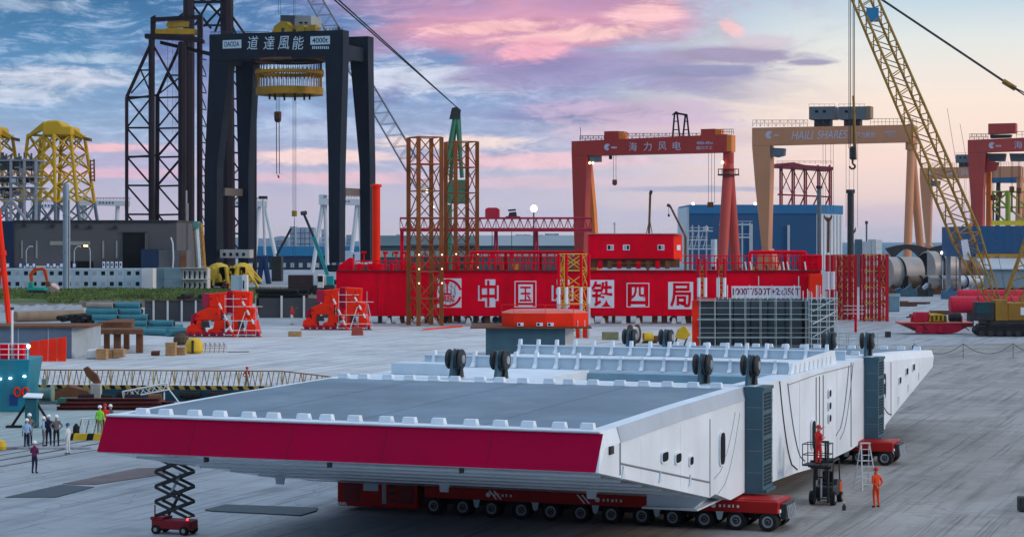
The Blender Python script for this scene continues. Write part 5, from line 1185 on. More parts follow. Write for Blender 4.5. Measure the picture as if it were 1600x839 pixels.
# pump, drum and winch near the far deck
def small_mid():
    o = gnd(984, 536); R = thing('cable_reel', 'rust-brown cable reel with cream rope behind the deck', 'cable reel', o); r = 1.15
    for y0, m in ((0, RUST), (1.0, RUST)): MB().tube((o.x + y0 * .9, o.y + y0 * .3, r), (o.x + .12 + y0 * .9, o.y + .04 + y0 * .3, r), r, 22).build('flange', m, R, 0, True)
    MB().tube((o.x + .12, o.y + .04, r), (o.x + .9, o.y + .3, r), .85, 20).build('rope', CREAM, R, 0, True)
    o = gnd(952, 531); q = MB().box((o.x - .9, o.y, 0), (o.x + 1.2, o.y + 1, 1.0)).build('pallet_box', mat('olive_box', (.22, .22, .12), .7, 0, .2, 1, .3), None, .05); tag(q, 'olive wooden box left of the cable reel', 'box')
    o = gnd(1014, 536); R = thing('pump', 'yellow pump with rounded motor beside the cable reel', 'pump', o); MB().tube((o.x - .7, o.y, .75), (o.x + .5, o.y + .2, .75), .55, 16).build('motor', YELLOW, R, .05, True); MB().box((o.x + .5, o.y - .1, .1), (o.x + 1.5, o.y + .5, .9)).build('gearbox', RUST, R, .05); MB().box((o.x - .8, o.y - .2, 0), (o.x + 1.5, o.y + .7, .2)).build('skid', DARK, R)
    o = gnd(1068, 540); R = thing('concrete_breaker', 'yellow machine on dark legs left of the scaffolded block', 'machine', o); MB().prism([(o.x - 1.0, o.y, .9), (o.x + .2, o.y, .7), (o.x + .9, o.y, 1.3), (o.x + .2, o.y, 2.4), (o.x - .6, o.y, 2.0)], (0, 1.0, 0)).build('body', YELLOW, R, .1)
    for s in (-.7, .5): bar('leg', (o.x + s, o.y + .5, 1.0), (o.x + s - .4, o.y + .4, 0), .1, DARK, R)
    o = gnd(940, 548); q = MB().lathe([(1.3, 0), (1.1, .25), (.4, .42)], 16, o).build('manhole_cover_heap', RUST); tag(q, 'low rusty domed cover on the yard behind the deck', 'cover')
    o = gnd(606, 524); o = gnd(558, 524); q = MB().loft([[(o.x - .8, o.y, 0), (o.x + .8, o.y, 0), (o.x + .8, o.y + 1, 0), (o.x - .8, o.y + 1, 0)], [(o.x - .65, o.y + .1, 1.1), (o.x + .65, o.y + .1, 1.1), (o.x + .65, o.y + .9, 1.1), (o.x - .65, o.y + .9, 1.1)]]).build('red_hopper', mat('faded_red', (.40, .07, .05), .6), None, .05); tag(q, 'faded red hopper standing alone before the second bogie', 'hopper')
    o = gnd(461, 526); q = MB().box((o.x - .9, o.y, 0), (o.x + .8, o.y + 1, .7)).build('pallet_box', WOOD, None, .04); tag(q, 'small wooden box on the yard between the bogies', 'box')
    a, b = gnd(660, 516), gnd(722, 511); q = MB().prism([(a.x, a.y, .02), (b.x, b.y, .02), (b.x, b.y + 3, .02), (a.x + 1, a.y + 3, .02)], (0, 0, .15)).build('red_sheet', BRED); tag(q, 'flat bright red steel sheet on the yard below the emblem', 'steel sheet')
    # rope barrier at right
    R = thing('rope_barrier', 'sagging rope barrier on thin posts across the yard at right', 'barrier', gnd(1500, 556))
    ps = [gnd(1428, 560), gnd(1505, 560), gnd(1583, 560), gnd(1660, 560)]
    for p in ps: bar('post', (p.x, p.y, 0), (p.x, p.y, 1.6), .03, DARK, R)
    for a, b in zip(ps, ps[1:]):
        pts = [a.lerp(b, t / 10) + Vector((0, 0, 1.6 - 1.1 * (1 - (t / 5 - 1) ** 2))) for t in range(11)]
        MB().path(pts, .03, 5).build('rope', DARK, R)
    o = gnd(1427, 561); q = thing('tyre', 'single black tyre standing upright on the yard at right', 'tyre', o); tt = MB().tube((o.x - .12, o.y, .75), (o.x + .12, o.y - .05, .75), .72, 20).build('tread', BLACK, q, .06, True); MB().tube((o.x - .14, o.y, .75), (o.x + .14, o.y - .06, .75), .42, 16).build('rim', GALV, q)
    o = gnd(1602, 800); q = MB().box((o.x - .25, o.y, 0), (o.x + .5, o.y + .6, .7)).build('machine_corner', DARK, None, .06); tag(q, 'dark machine corner cut by the right edge of the picture', 'machine')
small_mid()
# ---------------------------------------------------------------- right yard
def right_yard():
    fr = mat('frame_red', (.50, .012, .03), .5, 0, .15, .5, .25)
    for i, (cx, pw, Y, y1, lab) in enumerate(((1323, 26, 326, 398, 'left red lattice frame with white banded post behind the scaffold'), (1368, 34, 320, 397, 'right red lattice frame with close-set uprights at the end of the beam'))):
        s = Y / F; R = thing('braced_tower', lab, 'frame', ((cx - 800) * s, Y, 0), 'red lattice frames'); X = lambda px: (px - 800) * s; z1 = H0 - (y1 - HZ) * s
        xs = [cx - pw / 2 + pw * k / 3 for k in range(4)]
        for y in (0, 3.2):
            for px in xs: bar('upright', (X(px), Y + y - (px - cx) * .03, 0), (X(px), Y + y - (px - cx) * .03, z1), .46 if y == 0 else .3, fr, R, kind='box')
            for k in range(5):
                z = .3 + (z1 - .5) * k / 4; bar('rail', (X(xs[0]), Y + y, z), (X(xs[-1]), Y + y, z), .10, TOWY, R)
            for k in range(4):
                for j in range(3):
                    z0, z2 = .3 + (z1 - .5) * k / 4, .3 + (z1 - .5) * (k + 1) / 4; bar('brace', (X(xs[j]), Y + y + .1, z0), (X(xs[j + 1]), Y + y + .1, z2), .05, TOWY, R)
                    bar('brace', (X(xs[j + 1]), Y + y + .1, z0), (X(xs[j]), Y + y + .1, z2), .05, TOWY, R)
        for k in range(5): z = .3 + (z1 - .5) * k / 4; bar('tie', (X(xs[0]), Y, z), (X(xs[0]), Y + 3.2, z), .08, fr, R); bar('tie', (X(xs[3]), Y, z), (X(xs[3]), Y + 3.2, z), .08, fr, R)
        if i == 0:
            for px in (1290, 1298): bar('banded_post', (X(px), Y - 2, 0), (X(px), Y - 2, H0 - (452 - HZ) * s), .4, fr, R); bar('banded_post', (X(px), Y - 2, H0 - (452 - HZ) * s), (X(px), Y - 2, H0 - (424 - HZ) * s), .4, PANEL, R); bar('banded_post', (X(px), Y - 2, H0 - (424 - HZ) * s), (X(px), Y - 2, H0 - (398 - HZ) * s), .35, fr, R)
    # two more banded lattice posts before the beam
    for px, lab in ((1097, 'thin red and white banded lattice post left of the rating plate'), (1127, 'red and white banded lattice mast before the beam, left of the rating plate')):
        Y = 305; s = Y / F; X = lambda q: (q - 800) * s; Z = lambda q: H0 - (q - HZ) * s; R = thing('banded_mast', lab, 'mast', (X(px), Y, 0))
        for q in (px - 5, px + 5):
            for a, b, m in ((505, 464, fr), (464, 434, PANEL), (434, 404, fr)): bar('upright', (X(q), Y, max(0, Z(a))), (X(q), Y, Z(b)), .26, m, R)
        for k in range(5): a = 500 - k * 18; bar('brace', (X(px - 5), Y, Z(a)), (X(px + 5), Y, Z(a - 18)), .08, TOWY, R); bar('brace', (X(px + 5), Y, Z(a)), (X(px - 5), Y, Z(a - 18)), .08, TOWY, R); bar('strut', (X(px - 5), Y, Z(a)), (X(px + 5), Y, Z(a)), .08, TOWY, R)
    # red spreader with yellow machinery
    Y = gY(522); s = Y / F; X = lambda px: (px - 800) * s; Z = lambda py: H0 - (py - HZ) * s
    R = thing('spreader_beam', 'red boat-shaped lifting spreader with yellow winch on the yard at right', 'spreader beam', (X(1465), Y + 2, 0)); m = mat('spreader_red', (.55, .02, .05), .45, 0, .15, .5, .2)
    MB().prism([(X(1405), Y, Z(505)), (X(1440), Y, Z(520)), (X(1452), Y, .05), (X(1485), Y, .05), (X(1496), Y, Z(519)), (X(1523), Y, Z(505))], (0, 3.5, 0)).build('hull', m, R, .08)
    MB().box((X(1407), Y - .15, Z(505.5)), (X(1522), Y + 3.7, Z(503.5))).build('top_plate', mat('pale_red_lid', (.7, .16, .12)), R)
    for px in (1436, 1470): MB().lathe([(.5, .2), (.55, 1.1)], 12, (X(px), Y - .05, 0)).build('bearing', m, R, 0, True)
    MB().prism([(X(1429), Y + .5, Z(503)), (X(1450), Y + .5, Z(503)), (X(1456), Y + .5, Z(492)), (X(1450), Y + .5, Z(488)), (X(1432), Y + .5, Z(488))], (0, 2, 0)).build('housing', m, R, .1)
    MB().prism([(X(1452), Y + .4, Z(503)), (X(1482), Y + .4, Z(503)), (X(1480), Y + .4, Z(492)), (X(1462), Y + .4, Z(490)), (X(1455), Y + .4, Z(494))], (0, 2, 0)).build('winch_body', YELLOW, R, .08)
    MB().tube((X(1484), Y + .6, Z(496)), (X(1503), Y + .6, Z(496)), .55, 16).build('motor', DARK, R, .05, True)
    for k in range(5): MB().tube((X(1486 + k * 3.5), Y + .55, Z(496)), (X(1487.5 + k * 3.5), Y + .55, Z(496)), .62, 14).build('motor_fin', DARK, R)
    for k, (a, b) in enumerate(((1412, 1427), (1500, 1514), (1440, 1450), (1418, 1434))): bar('tie_rod', (X(a), Y - .12, Z(506)), (X(b), Y - .12, Z(516)), .06, DARK, R)
    for k in range(7): MB().box((X(1456 + k * 3.4), Y + .2, Z(502 - k % 3)), (X(1458 + k * 3.4), Y + .42, Z(493 - k % 2 * 2))).build('winch_rib', YELLOW if k % 2 else DARK, R)
    for px in (1428, 1506): bar('lifting_eye', (X(px), Y + 1.5, Z(504)), (X(px), Y + 1.5, Z(494)), .18, m, R)
    rr = random.Random(31)
    for k in range(9):
        p = gnd(1392 + k * 11 + rr.uniform(-3, 3), rr.uniform(470, 497)); q = thing('timber_bundle', 'low dark bundle of timbers on the right yard, %s of nine from the left' % ORD[k], 'timber', p, 'timber bundles on the right yard')
        for j in range(4): L = rr.uniform(1.5, 3.5); y = p.y + j * .35; MB().box((p.x - L, y, 0), (p.x + L * rr.uniform(.4, .9), y + .28, .2 + .22 * (j % 2))).build('timber', RUST if j % 2 else DARK, q)
    # spring coil
    o = gnd(1440, 502); R = thing('spring_coil', 'yellow coil spring lying behind the red spreader', 'coil', o)
    for k in range(6): 
        pts = [(o.x - 1.3 + k * .5 + .08 * math.sin(t), o.y, .7 + .65 * math.sin(t)) for t in [2 * math.pi * i / 10 for i in range(11)]]; MB().path([(a + .4 * math.cos(j * .628) * .5, b + .65 * math.cos(j * .628), c) for j, (a, b, c) in enumerate(pts)], .09, 5).build('coil_turn', YELLOW, R)
    # red tanks
    for i, (a, b, py, yy, rr, lab) in enumerate(((1484, 1640, 476, 300, 1.25, 'long red cylindrical tank lying behind the crawler crane'), (1496, 1600, 462, 330, 1.0, 'thinner red pipe lying behind the red tank'))):
        s2 = yy / F; x0, x1 = (a - 800) * s2, (b - 800) * s2; z = H0 - (py - HZ) * s2; z = max(z, rr + .4)
        R = thing('red_tank', lab, 'tank', ((x0 + x1) / 2, yy, 0), 'red tanks at right'); MB().tube((x0, yy, z), (x1, yy, z), rr, 22).build('shell', m, R, .15, True)
        for k in range(3): xx = x0 + 3 + k * (x1 - x0) / 3; MB().box((xx - .3, yy - rr * .8, 0), (xx + .3, yy + rr * .8, z - rr * .6)).build('saddle', DARK, R); MB().tube((xx + 1, yy, z), (xx + 1.4, yy, z), rr + .12, 22).build('band', m, R)
    o = gnd(1360, 489); 
    for px, py, w, h, c, nm, lab in ((1398, 487, 16, 28, mat('cabinet_blue', (.15, .27, .33), .5), 'steel_cabinet', 'blue-grey steel cabinet right of the red lattice frames'), (1383, 497, 9, 22, CREAM, 'skip', 'small pale and red skip at the foot of the red frames'), (1515, 500, 12, 10, CREAM, 'sack', 'white bulk bag beside the crawler crane track')):
        q = gnd(px, py); s2 = q.y / F; mb = MB().box((q.x - w * s2 / 2, q.y, 0), (q.x + w * s2 / 2, q.y + 1.6, h * s2)).build(nm, c, None, .12); tag(mb, lab, nm.replace('_', ' '))
        MB().box((q.x - w * s2 / 2 - .04, q.y - .04, h * s2 * .86), (q.x + w * s2 / 2 + .04, q.y + 1.64, h * s2 * .93)).build('rim', RED if nm == 'skip' else GALV, mb)
right_yard()
# ---------------------------------------------------------------- crawler crane
CY = mat('crane_yellow', (.30, .165, .03), .5, 0, .25, .5, .35, (.12, .07, .03))
def crawler():
    Y = gY(526); s = Y / F; P = lambda px, py, yy=Y: at(px, py, yy)
    R = thing('crawler_crane', 'yellow lattice-boom crawler crane cut by the right edge', 'crane', P(1580, 526))
    for yy in (Y, Y + 6):
        x0, x1 = P(1518, 0, yy).x, P(1518, 0, yy).x + 10
        n = 14; prof = [(x0 + .2, .7), (x0 + .9, .1), (x1 - .9, .1), (x1, .7), (x1 - .9, 1.35), (x0 + .9, 1.35)]
        tr = MB().prism([(a, yy, z) for a, z in prof], (0, 1.3, 0)).build('track', BLACK, R, .12)
        for k in range(26): a = x0 + .9 + k * .33; MB().box((a, yy - .06, 1.30), (a + .22, yy + 1.36, 1.42)).build('track_pad', DARK, tr)
        for k in range(7): MB().tube((x0 + 1.3 + k * 1.2, yy - .05, .45), (x0 + 1.3 + k * 1.2, yy + .1, .45), .38, 12).build('roller', DARK, tr)
    xa, xb = P(1538, 0).x, P(1538, 0).x + 9
    MB().box((xa + .8, Y + .5, 1.45), (xb, Y + 7, 2.0)).build('car_body', DARK, R, .05)
    MB().box((xa + 3.3, Y + 1, 2.05), (xb, Y + 6.5, 4.4)).build('machine_house', CY, R, .1)
    c = MB().box((xa - 1.0, Y + .6, 2.05), (xa + 1.5, Y + 2.4, 4.5)).build('cab', DARK, R, .1); MB().box((xa - .9, Y + .55, 3.0), (xa + .9, Y + .598, 4.2)).build('cab_window', mat('cab_glass', (.02, .07, .08), .1, 0, .1, 1, 0), c)
    MB().box((xa + 1.6, Y + .6, 2.05), (xa + 3.2, Y + 3, 4.8)).build('boom_foot_frame', CY, R, .06)
    MB().box((xa + 5, Y + .95, 2.8), (xa + 6.2, Y + .998, 3.8)).build('notice', PANEL, R)
    # boom
    foot = P(1562, 492, Y + 3); tip = P(1326, -60, 318); mid = foot.lerp(tip, .19)
    sd = (Vector((1, .1, 0)))
    lattice(foot, mid, .9, .9, 7, .13, .06, CY, R, 3.1, 2.4, side=sd); lattice(mid, tip, 3.1, 2.4, 30, .20, .08, CY, R, 2.9, 2.2, side=sd)
    q = foot.lerp(tip, .155); MB().prism([q + Vector((-1.6, -1.6, -.9)), q + Vector((-.5, -1.6, -1.2)), q + Vector((-1.1, -1.6, 1.8)), q + Vector((-2.0, -1.6, 1.6))], (0, .08, 0)).build('boom_sign', PANEL, R)
    q = foot.lerp(tip, .82); MB().box(q + Vector((-1.2, -1.9, -.9)), q + Vector((.6, -1.5, 1.2))).build('boom_notice', mat('notice_blue', (.03, .2, .4), .5), R)
    # back mast and pendants
    lattice(P(1572, 500, Y + 3), P(1632, 330, Y + 6), 2.2, 1.6, 9, .14, .07, CY, R, side=(1, 0, 0))
    j = P(1577, 133, 300); a = P(1372, -4, 315); e1, e2 = P(1640, 166, 292), P(1640, 176, 292)
    for d in (-.1, .1): bar('pendant', a + Vector((0, d, d)), j + Vector((0, d, d)), .11, DARK, R)
    MB().tube(j - Vector((.9, 0, -.55)), j + Vector((.9, 0, -.55)), .4, 8).build('pendant_link', CY, R); bar('pendant', j, e1, .10, DARK, R); bar('pendant', j, e2, .10, DARK, R)
    for px, yy in ((1500, 300), (1520, 300), (1544, 300)): bar('guy_rope', P(px - 20, 170 + (px - 1500) * 1.2, 305), P(px + 30, 470, 275), .03, DARK, R)
    # hoist ropes and hook block
    for px in (1326.5, 1329, 1333, 1335): bar('hoist_rope', P(px, -50, 318), P(px, 232, 318), .06, DARK, R)
    hb = MB().box(P(1328, 0, 318) + Vector((0, -.5, P(0, 250, 318).z - P(0, 0, 318).z)), P(1337, 0, 318) + Vector((0, .5, P(0, 229, 318).z - P(0, 0, 318).z))).build('hook_block', DARK, R, .2)
    c = P(1332, 258, 318); MB().path([(c.x, c.y, c.z + .8), (c.x, c.y, c.z + .2), (c.x + .45, c.y, c.z - .1), (c.x + .3, c.y, c.z - .55), (c.x - .2, c.y, c.z - .6), (c.x - .5, c.y, c.z - .2)], .15, 7).build('hook', DARK, hb)
    bar('hoist_rope', P(1337, 250, 318), P(1333.5, 150, 318), .2, CY, R)
    bar('tag_line', P(1527.5, 470, 275), P(1527.5, 520, 275), .04, PANEL, R)
crawler()
# ---------------------------------------------------------------- pipe yard and saddles at right
def pipes_right():
    st = mat('bright_pipe_steel', (.36, .33, .31), .45, .3, .15, .15, .35, (.28, .14, .06)); br = mat('brown_pipe_steel', (.20, .13, .09), .5, .3, .25, .2, .4)
    def cyl(a, b, py, Y, r, m, lab):
        s = Y / F; x0, x1 = (a - 800) * s, (b - 800) * s; R = thing('pile_section', lab, 'pile', ((x0 + x1) / 2, Y, 0), 'large steel pile sections'); z = max(r + .3, H0 - (py - HZ) * s)
        MB().tube((x0, Y, z), (x1, Y + 3, z), r, 28).build('shell', m, R, .0, True)
        n = max(1, int((x1 - x0) / 7))
        for k in range(n): MB().tube((x0 + 3 + k * 7, Y + .3, z), (x0 + 3.12 + k * 7, Y + .35, z), r + .05, 28).build('ring_weld', DARK, R, 0, True)
        MB().tube((x0 - .05, Y - .03, z), (x0, Y, z), r * .9, 24).build('open_end', HOLE, R)
        for k in (0.15, .8): xx = x0 + (x1 - x0) * k; MB().box((xx - .5, Y - r * .7, 0), (xx + .5, Y + r * .7, z - r * .75)).build('saddle', DARK, R)
    cyl(1384, 1436, 428, 520, 4.1, st, 'large bright steel pile section behind the red lattice frames')
    cyl(1447, 1488, 418, 540, 4.3, st, 'large bright steel pile section between the orange legs and the boom')
    cyl(1487, 1530, 420, 560, 4.6, br, 'large brown steel pile section behind the crane boom')
    cyl(1418, 1470, 443, 505, 1.9, br, 'smaller brown pile lying in front of the bright ones'); cyl(1449, 1500, 443, 500, 1.9, st, 'smaller grey pile with its dark open end to the left')
    cyl(1490, 1560, 440, 515, 1.5, GALV, 'slim pale pile lying under the crane boom')
    # dark arched saddles
    for px, w, lab in ((1418, 66, 'left dark arched frame behind the piles'), (1487, 70, 'right dark arched frame behind the piles')):
        Y = 640; s = Y / F; X = lambda q: (q - 800) * s; Z = lambda q: H0 - (q - HZ) * s; R = thing('arch_frame', lab, 'frame', (X(px), Y, 0), 'dark arched frames')
        n = 12; out = []; inn = []
        for i in range(n + 1): t = i / n; out.append((X(px - w / 2 + w * t), Y, Z(388 - 6 * math.sin(math.pi * t)))); inn.append((X(px - w / 2 + w * (.18 + .64 * t)), Y, Z(404 - 15 * math.sin(math.pi * t))))
        MB().prism(out + inn[::-1], (0, 3, 0)).build('arch', DARK, R)
        for a, b in ((px - w / 2, px - w / 2 + w * .18), (px + w / 2 - w * .18, px + w / 2)): MB().box((X(a), Y + .002, 0), (X(b), Y + 2.998, Z(404))).build('leg', DARK, R)
    for px, py0, py1, w, m, lab in ((1482, 386, 468, 7, GALV, 'broad grey post among the piles'), (1473, 408, 455, 1.6, STRIPE, 'thin white lamp post with a lit head before the bright pile'), (1500, 396, 470, 3, GALV, 'slim grey post right of the broad grey one')):
        Y = 495; s = Y / F; x = (px - 800) * s; q = MB().box((x - w * s / 2, Y, 0), (x + w * s / 2, Y + w * s * .6, H0 - (py0 - HZ) * s)).build('post', m, None, .03); tag(q, lab, 'post')
        MB().box((x - w * s * .8, Y - .1, 0), (x + w * s * .8, Y + w * s, .4)).build('base', DARK, q)
    for px, py in ((1472, 395), (1494, 394)):
        Y = 500; p = at(px, py, Y); o = thing('yard_lamp', 'lit lamp on a thin pole above the piles, %s of two' % ('left' if px < 1480 else 'right'), 'lamp', (p.x, Y, 0), 'lit yard lamps'); bar('pole', (p.x, Y, 0), (p.x, Y, p.z), .1, DARK, o); MB().lathe([(.1, -.35), (.35, -.1), (.3, .2), (.05, .35)], 10, p).build('lamp_head', emis('yard_lamp_glow', (1, .93, .85), 12), o)
    rnd = random.Random(21)
    for i in range(14):
        px = 1394 + i * 10.6 + rnd.uniform(-3, 3); py = rnd.uniform(450, 468); o = gnd(px, py); w, h = rnd.uniform(.6, 2.2), rnd.uniform(.6, 2.2); c = rnd.choice([DARK, RUST, GALV, TEALP, mat('drum_blue', (.06, .13, .22), .5)])
        q = MB().box((o.x - w, o.y, 0), (o.x + w * .7, o.y + 2, h)).add([(o.x - w * .6, o.y, h), (o.x + w * .2, o.y, h), (o.x, o.y, h * 1.6), (o.x - w * .6, o.y + 2, h), (o.x + w * .2, o.y + 2, h), (o.x, o.y + 2, h * 1.6)], [(0, 1, 2), (3, 5, 4), (0, 2, 5, 3), (1, 4, 5, 2), (0, 3, 4, 1)]).build('scrap_pile', c, None, 0); tag(q, 'small scrap heap before the large piles, %s of fourteen from the left' % ORD[i], 'scrap', 'scrap in the pile yard')
pipes_right()
# ---------------------------------------------------------------- buildings
def corr(name, rgb, sc=1.2, rough=.5):
    m = mat(name, rgb, rough, 0, .1, .05, .2); nt = m.node_tree; N = nt.nodes; L = nt.links
    g = N.new('ShaderNodeNewGeometry'); w = N.new('ShaderNodeTexWave'); w.inputs['Scale'].default_value = sc; mp = N.new('ShaderNodeMapping'); mp.inputs['Scale'].default_value = (1, .6, 0); L.new(g.outputs['Position'], mp.inputs[0]); L.new(mp.outputs[0], w.inputs['Vector'])
    b = N.new('ShaderNodeBump'); b.inputs['Strength'].default_value = .5; b.inputs['Distance'].default_value = .2; L.new(w.outputs[1], b.inputs['Height']); L.new(b.outputs[0], N['Principled BSDF'].inputs['Normal'])
    return m
def buildings():
    blue = corr('blue_cladding', (.012, .085, .20)); cyan = corr('cyan_band', (.015, .15, .33)); whitec = corr('white_cladding', (.55, .60, .64)); grey = corr('slate_cladding', (.10, .104, .115)); dkb = corr('dark_blue_cladding', (.015, .04, .09)); grn = corr('green_grey_cladding', (.05, .10, .12)); pale = corr('pale_green_cladding', (.38, .44, .42))
    # blue hall
    f = Fr(1078, 900, 0); R = thing('factory_hall', 'large blue and white clad factory hall behind the gantry cranes', 'hall', f.W(f.x(1180), 20, 0)); x0, x1, x2 = f.x(1078), f.x(1276), f.x(1330); h = f.p(0, 320).z; h2 = f.p(0, 334).z
    MB(f.M).box((x0, 0, 0), (x1, 60, h2)).build('wall', blue, R); MB(f.M).box((x0 - .2, -.3, h2 + .01), (x1 + .2, 60, h)).build('eaves_band', cyan, R)
    MB(f.M).prism([(x1 + .01, 0, 0), (x2, 24, 0), (x2, 24, h2), (x1 + .01, 0, h2)], (0, 30, 0)).build('end_wall', whitec, R); MB(f.M).prism([(x1 + .21, -.3, h2 + .01), (x2 + .3, 24, h2 + .01), (x2 + .3, 24, h), (x1 + .21, -.3, h)], (0, 30, 0)).build('eaves_band', cyan, R)
    MB(f.M).box((x0 - 1.4, .5, 0), (x0 - .25, 50, h - 1)).build('corner_strip', whitec, R)
    for k in range(7): q = f.x(1283 + k * 7); yy = 24 * (q - x1) / (x2 - x1); MB(f.M).box((q - .35, yy - .5, 0), (q + .35, yy - .05, h2 - .5)).build('rib', GALV, R)
    for px in (1172, 1230): MB(f.M).box((f.x(px), -.6, 0), (f.x(px + 4), -.31, h2 - 5)).build('downpipe', GALV, R)
    # pipe rack and silo in front of it
    f = Fr(1100, 780, 0); R = thing('pipe_rack', 'grey steel pipe rack and silo in front of the blue hall', 'pipe rack', f.W(f.x(1120), 0, 0))
    for px in (1072, 1082, 1092, 1104, 1150, 1160, 1172): MB(f.M).box((f.x(px) - .25, 0, 0), (f.x(px) + .25, .5, f.p(0, 352 if px < 1140 else 348).z)).build('column', GALV, R)
    for py, a, b in ((362, 1066, 1114), (376, 1070, 1106), (390, 1066, 1114), (352, 1124, 1176), (372, 1146, 1176)): MB(f.M).box((f.x(a), -.2, f.p(0, py).z), (f.x(b), 1.5, f.p(0, py - 2.2).z)).build('walkway', GALV, R); bar('hand_rail', f.W(f.x(a), 0, f.p(0, py - 6).z), f.W(f.x(b), 0, f.p(0, py - 6).z), .1, GALV, R)
    MB(f.M).tube((f.x(1116), 1, 0), (f.x(1116), 1, f.p(0, 374).z), 1.2, 16).build('silo', mat('pale_silo', (.50, .58, .62), .4), R, 0, True); MB(f.M).tube((f.x(1103), 1, f.p(0, 362).z), (f.x(1103), 1, f.p(0, 354).z), 1.0, 12).build('tank', GALV, R, 0, True)
    for k in range(5): a = 1070 + k * 7; bar('brace', f.W(f.x(a), -.1, f.p(0, 390).z), f.W(f.x(a + 7), -.1, f.p(0, 364).z), .14, GALV, R)
    # blue hall at right edge
    f = Fr(1530, 460, 0); R = thing('factory_hall', 'dark blue clad hall with grey roof and yellow band at the right edge', 'hall', f.W(f.x(1580), 5, 0)); x0, x1 = f.x(1530), f.x(1700)
    MB(f.M).box((x0, 5, f.p(0, 402).z), (x1, 40, f.p(0, 353).z)).build('upper_wall', blue, R); MB(f.M).box((x0 + .3, 4.6, f.p(0, 402).z), (x1, 4.98, f.p(0, 397).z)).build('band', mat('ochre_band', (.45, .22, .03), .5), R)
    MB(f.M).prism([(x0 + 1, 0, f.p(0, 419).z), (x0 + .5, 5, f.p(0, 403).z), (x0 + .5, 5, f.p(0, 403).z - .3), (x0 + 1, 0, f.p(0, 419).z - .3)], (x1 - x0, 0, 0)).build('lean_roof', whitec, R)
    MB(f.M).box((x0 + 2, .6, f.p(0, 450).z), (x1, 4.5, f.p(0, 419).z - .35)).build('lower_wall', corr('blue_grey_wall', (.20, .28, .33)), R); MB(f.M).box((x0 + 2.5, 2, 0), (x1, 4.0, f.p(0, 450).z - .004)).build('plinth', DARK, R)
    # stacked container office and pale block
    f = Fr(1340, 560, 0); R = thing('container_stack', 'teal and pale grey container stack behind the red frames', 'containers', f.W(f.x(1360), 0, 0))
    for a, b, m in ((1340, 1347, TEALP), (1347.3, 1361, GALV), (1361.5, 1368, GALV)): MB(f.M).box((f.x(a), 0, 0), (f.x(b), 5, f.p(0, 374 if a != 1347.3 else 377).z)).build('container', m, R)
    for k in range(5): MB(f.M).box((f.x(1368.4), 0, k * 2.6), (f.x(1378), 5, k * 2.6 + 2.5)).build('container', CREAM, R)
    # long low green-grey halls behind the beam
    f = Fr(700, 760, 0)
    for i, (a, b, top, lab) in enumerate(((582, 760, 372, 'long low green-grey hall behind the towers'), (744, 925, 372, 'long low green-grey hall with pale band right of the towers'))):
        y = 0 if i == 0 else -30; ff = Fr(700, 760 + y, 0); R = thing('factory_hall', lab, 'hall', ff.W(ff.x((a + b) / 2), 10, 0)); x0, x1 = ff.x(a), ff.x(b); z = [ff.p(0, q).z for q in (420, 402, 392, 384, top)]
        MB(ff.M).box((x0, 0, 0), (x1, 40, z[1])).build('lower_wall', grn, R); MB(ff.M).box((x0 - .3, -.3, z[1] + .01), (x1 + .3, 40, z[2])).build('window_band', pale, R); MB(ff.M).box((x0, 0, z[2] + .01), (x1, 40, z[3])).build('upper_wall', grn, R)
        MB(ff.M).prism([(x0 - .5, -.6, z[3] + .01), (x0 - .5, 20, z[4] + 1), (x0 - .5, 40, z[3] + .01)], (x1 - x0 + 1, 0, 0)).build('roof', corr('dull_roof', (.26, .32, .36)) if i else grn, R)
        for k in range(14): q = x0 + (x1 - x0) * (k + .5) / 14; MB(ff.M).box((q - .2, -.36, z[1] + .3), (q + .2, -.305, z[2] - .3)).build('mullion', grn, R)
    # bright blue low roofs and dark sheds behind the left gantry
    f = Fr(470, 900, 0); R = thing('factory_hall', 'low hall with bright blue roof between the dark gantry legs', 'hall', f.W(f.x(460), 10, 0)); MB(f.M).box((f.x(395), 0, 0), (f.x(560), 30, f.p(0, 400).z)).build('wall', dkb, R); MB(f.M).box((f.x(393), -.5, f.p(0, 400).z + .01), (f.x(562), 30, f.p(0, 385).z)).build('roof_band', corr('bright_blue_band', (.02, .19, .38)), R)
    for k in range(12): q = f.x(402 + k * 13); MB(f.M).box((q, -.2, 1), (q + 1.6, -.02, 3)).build('window', pale, R)
    f = Fr(560, 700, 0); R = thing('container', 'pale blue-grey container block behind the right gantry leg', 'container', f.W(f.x(548), 0, 0)); MB(f.M).box((f.x(531), 0, 0), (f.x(549), 6, f.p(0, 392).z)).build('body', STEEL_BLUE, R); MB(f.M).box((f.x(549) + .01, 0, 0), (f.x(566), 6, f.p(0, 394).z)).build('end_body', PANEL, R); MB(f.M).box((f.x(551.5), -.1, 5), (f.x(554), -.01, 8)).build('door', blue, R)
    # left slate hall
    f = Fr(22, 545, 0); R = thing('factory_hall', 'long slate-grey factory hall with a tall dark doorway at left', 'hall', f.W(f.x(150), 10, 0)); x0, x1 = f.x(22), f.x(276); h = f.p(0, 347).z
    MB(f.M).box((x0, 0, 0), (x1, 45, h)).build('wall', grey, R); MB(f.M).box((f.x(-40), -1, 0), (x0 - .02, 40, h + .3)).build('end_bay', corr('navy_cladding', (.012, .03, .075)), R); MB(f.M).box((x0 - .1, -.4, h + .01), (x1 + .3, 45, h + .5)).build('coping', DARK, R)
    d = MB(f.M).box((f.x(192), -.25, 0), (f.x(227), -.02, f.p(0, 364).z)).build('doorway', HOLE, R); MB(f.M).box((f.x(227) + .01, -.6, 0), (f.x(231), -.02, f.p(0, 364).z)).build('door_jamb', grey, R); MB(f.M).box((f.x(190.5), -.4, f.p(0, 364).z + .01), (f.x(231), -.02, f.p(0, 362.5).z)).build('lintel', DARK, R)
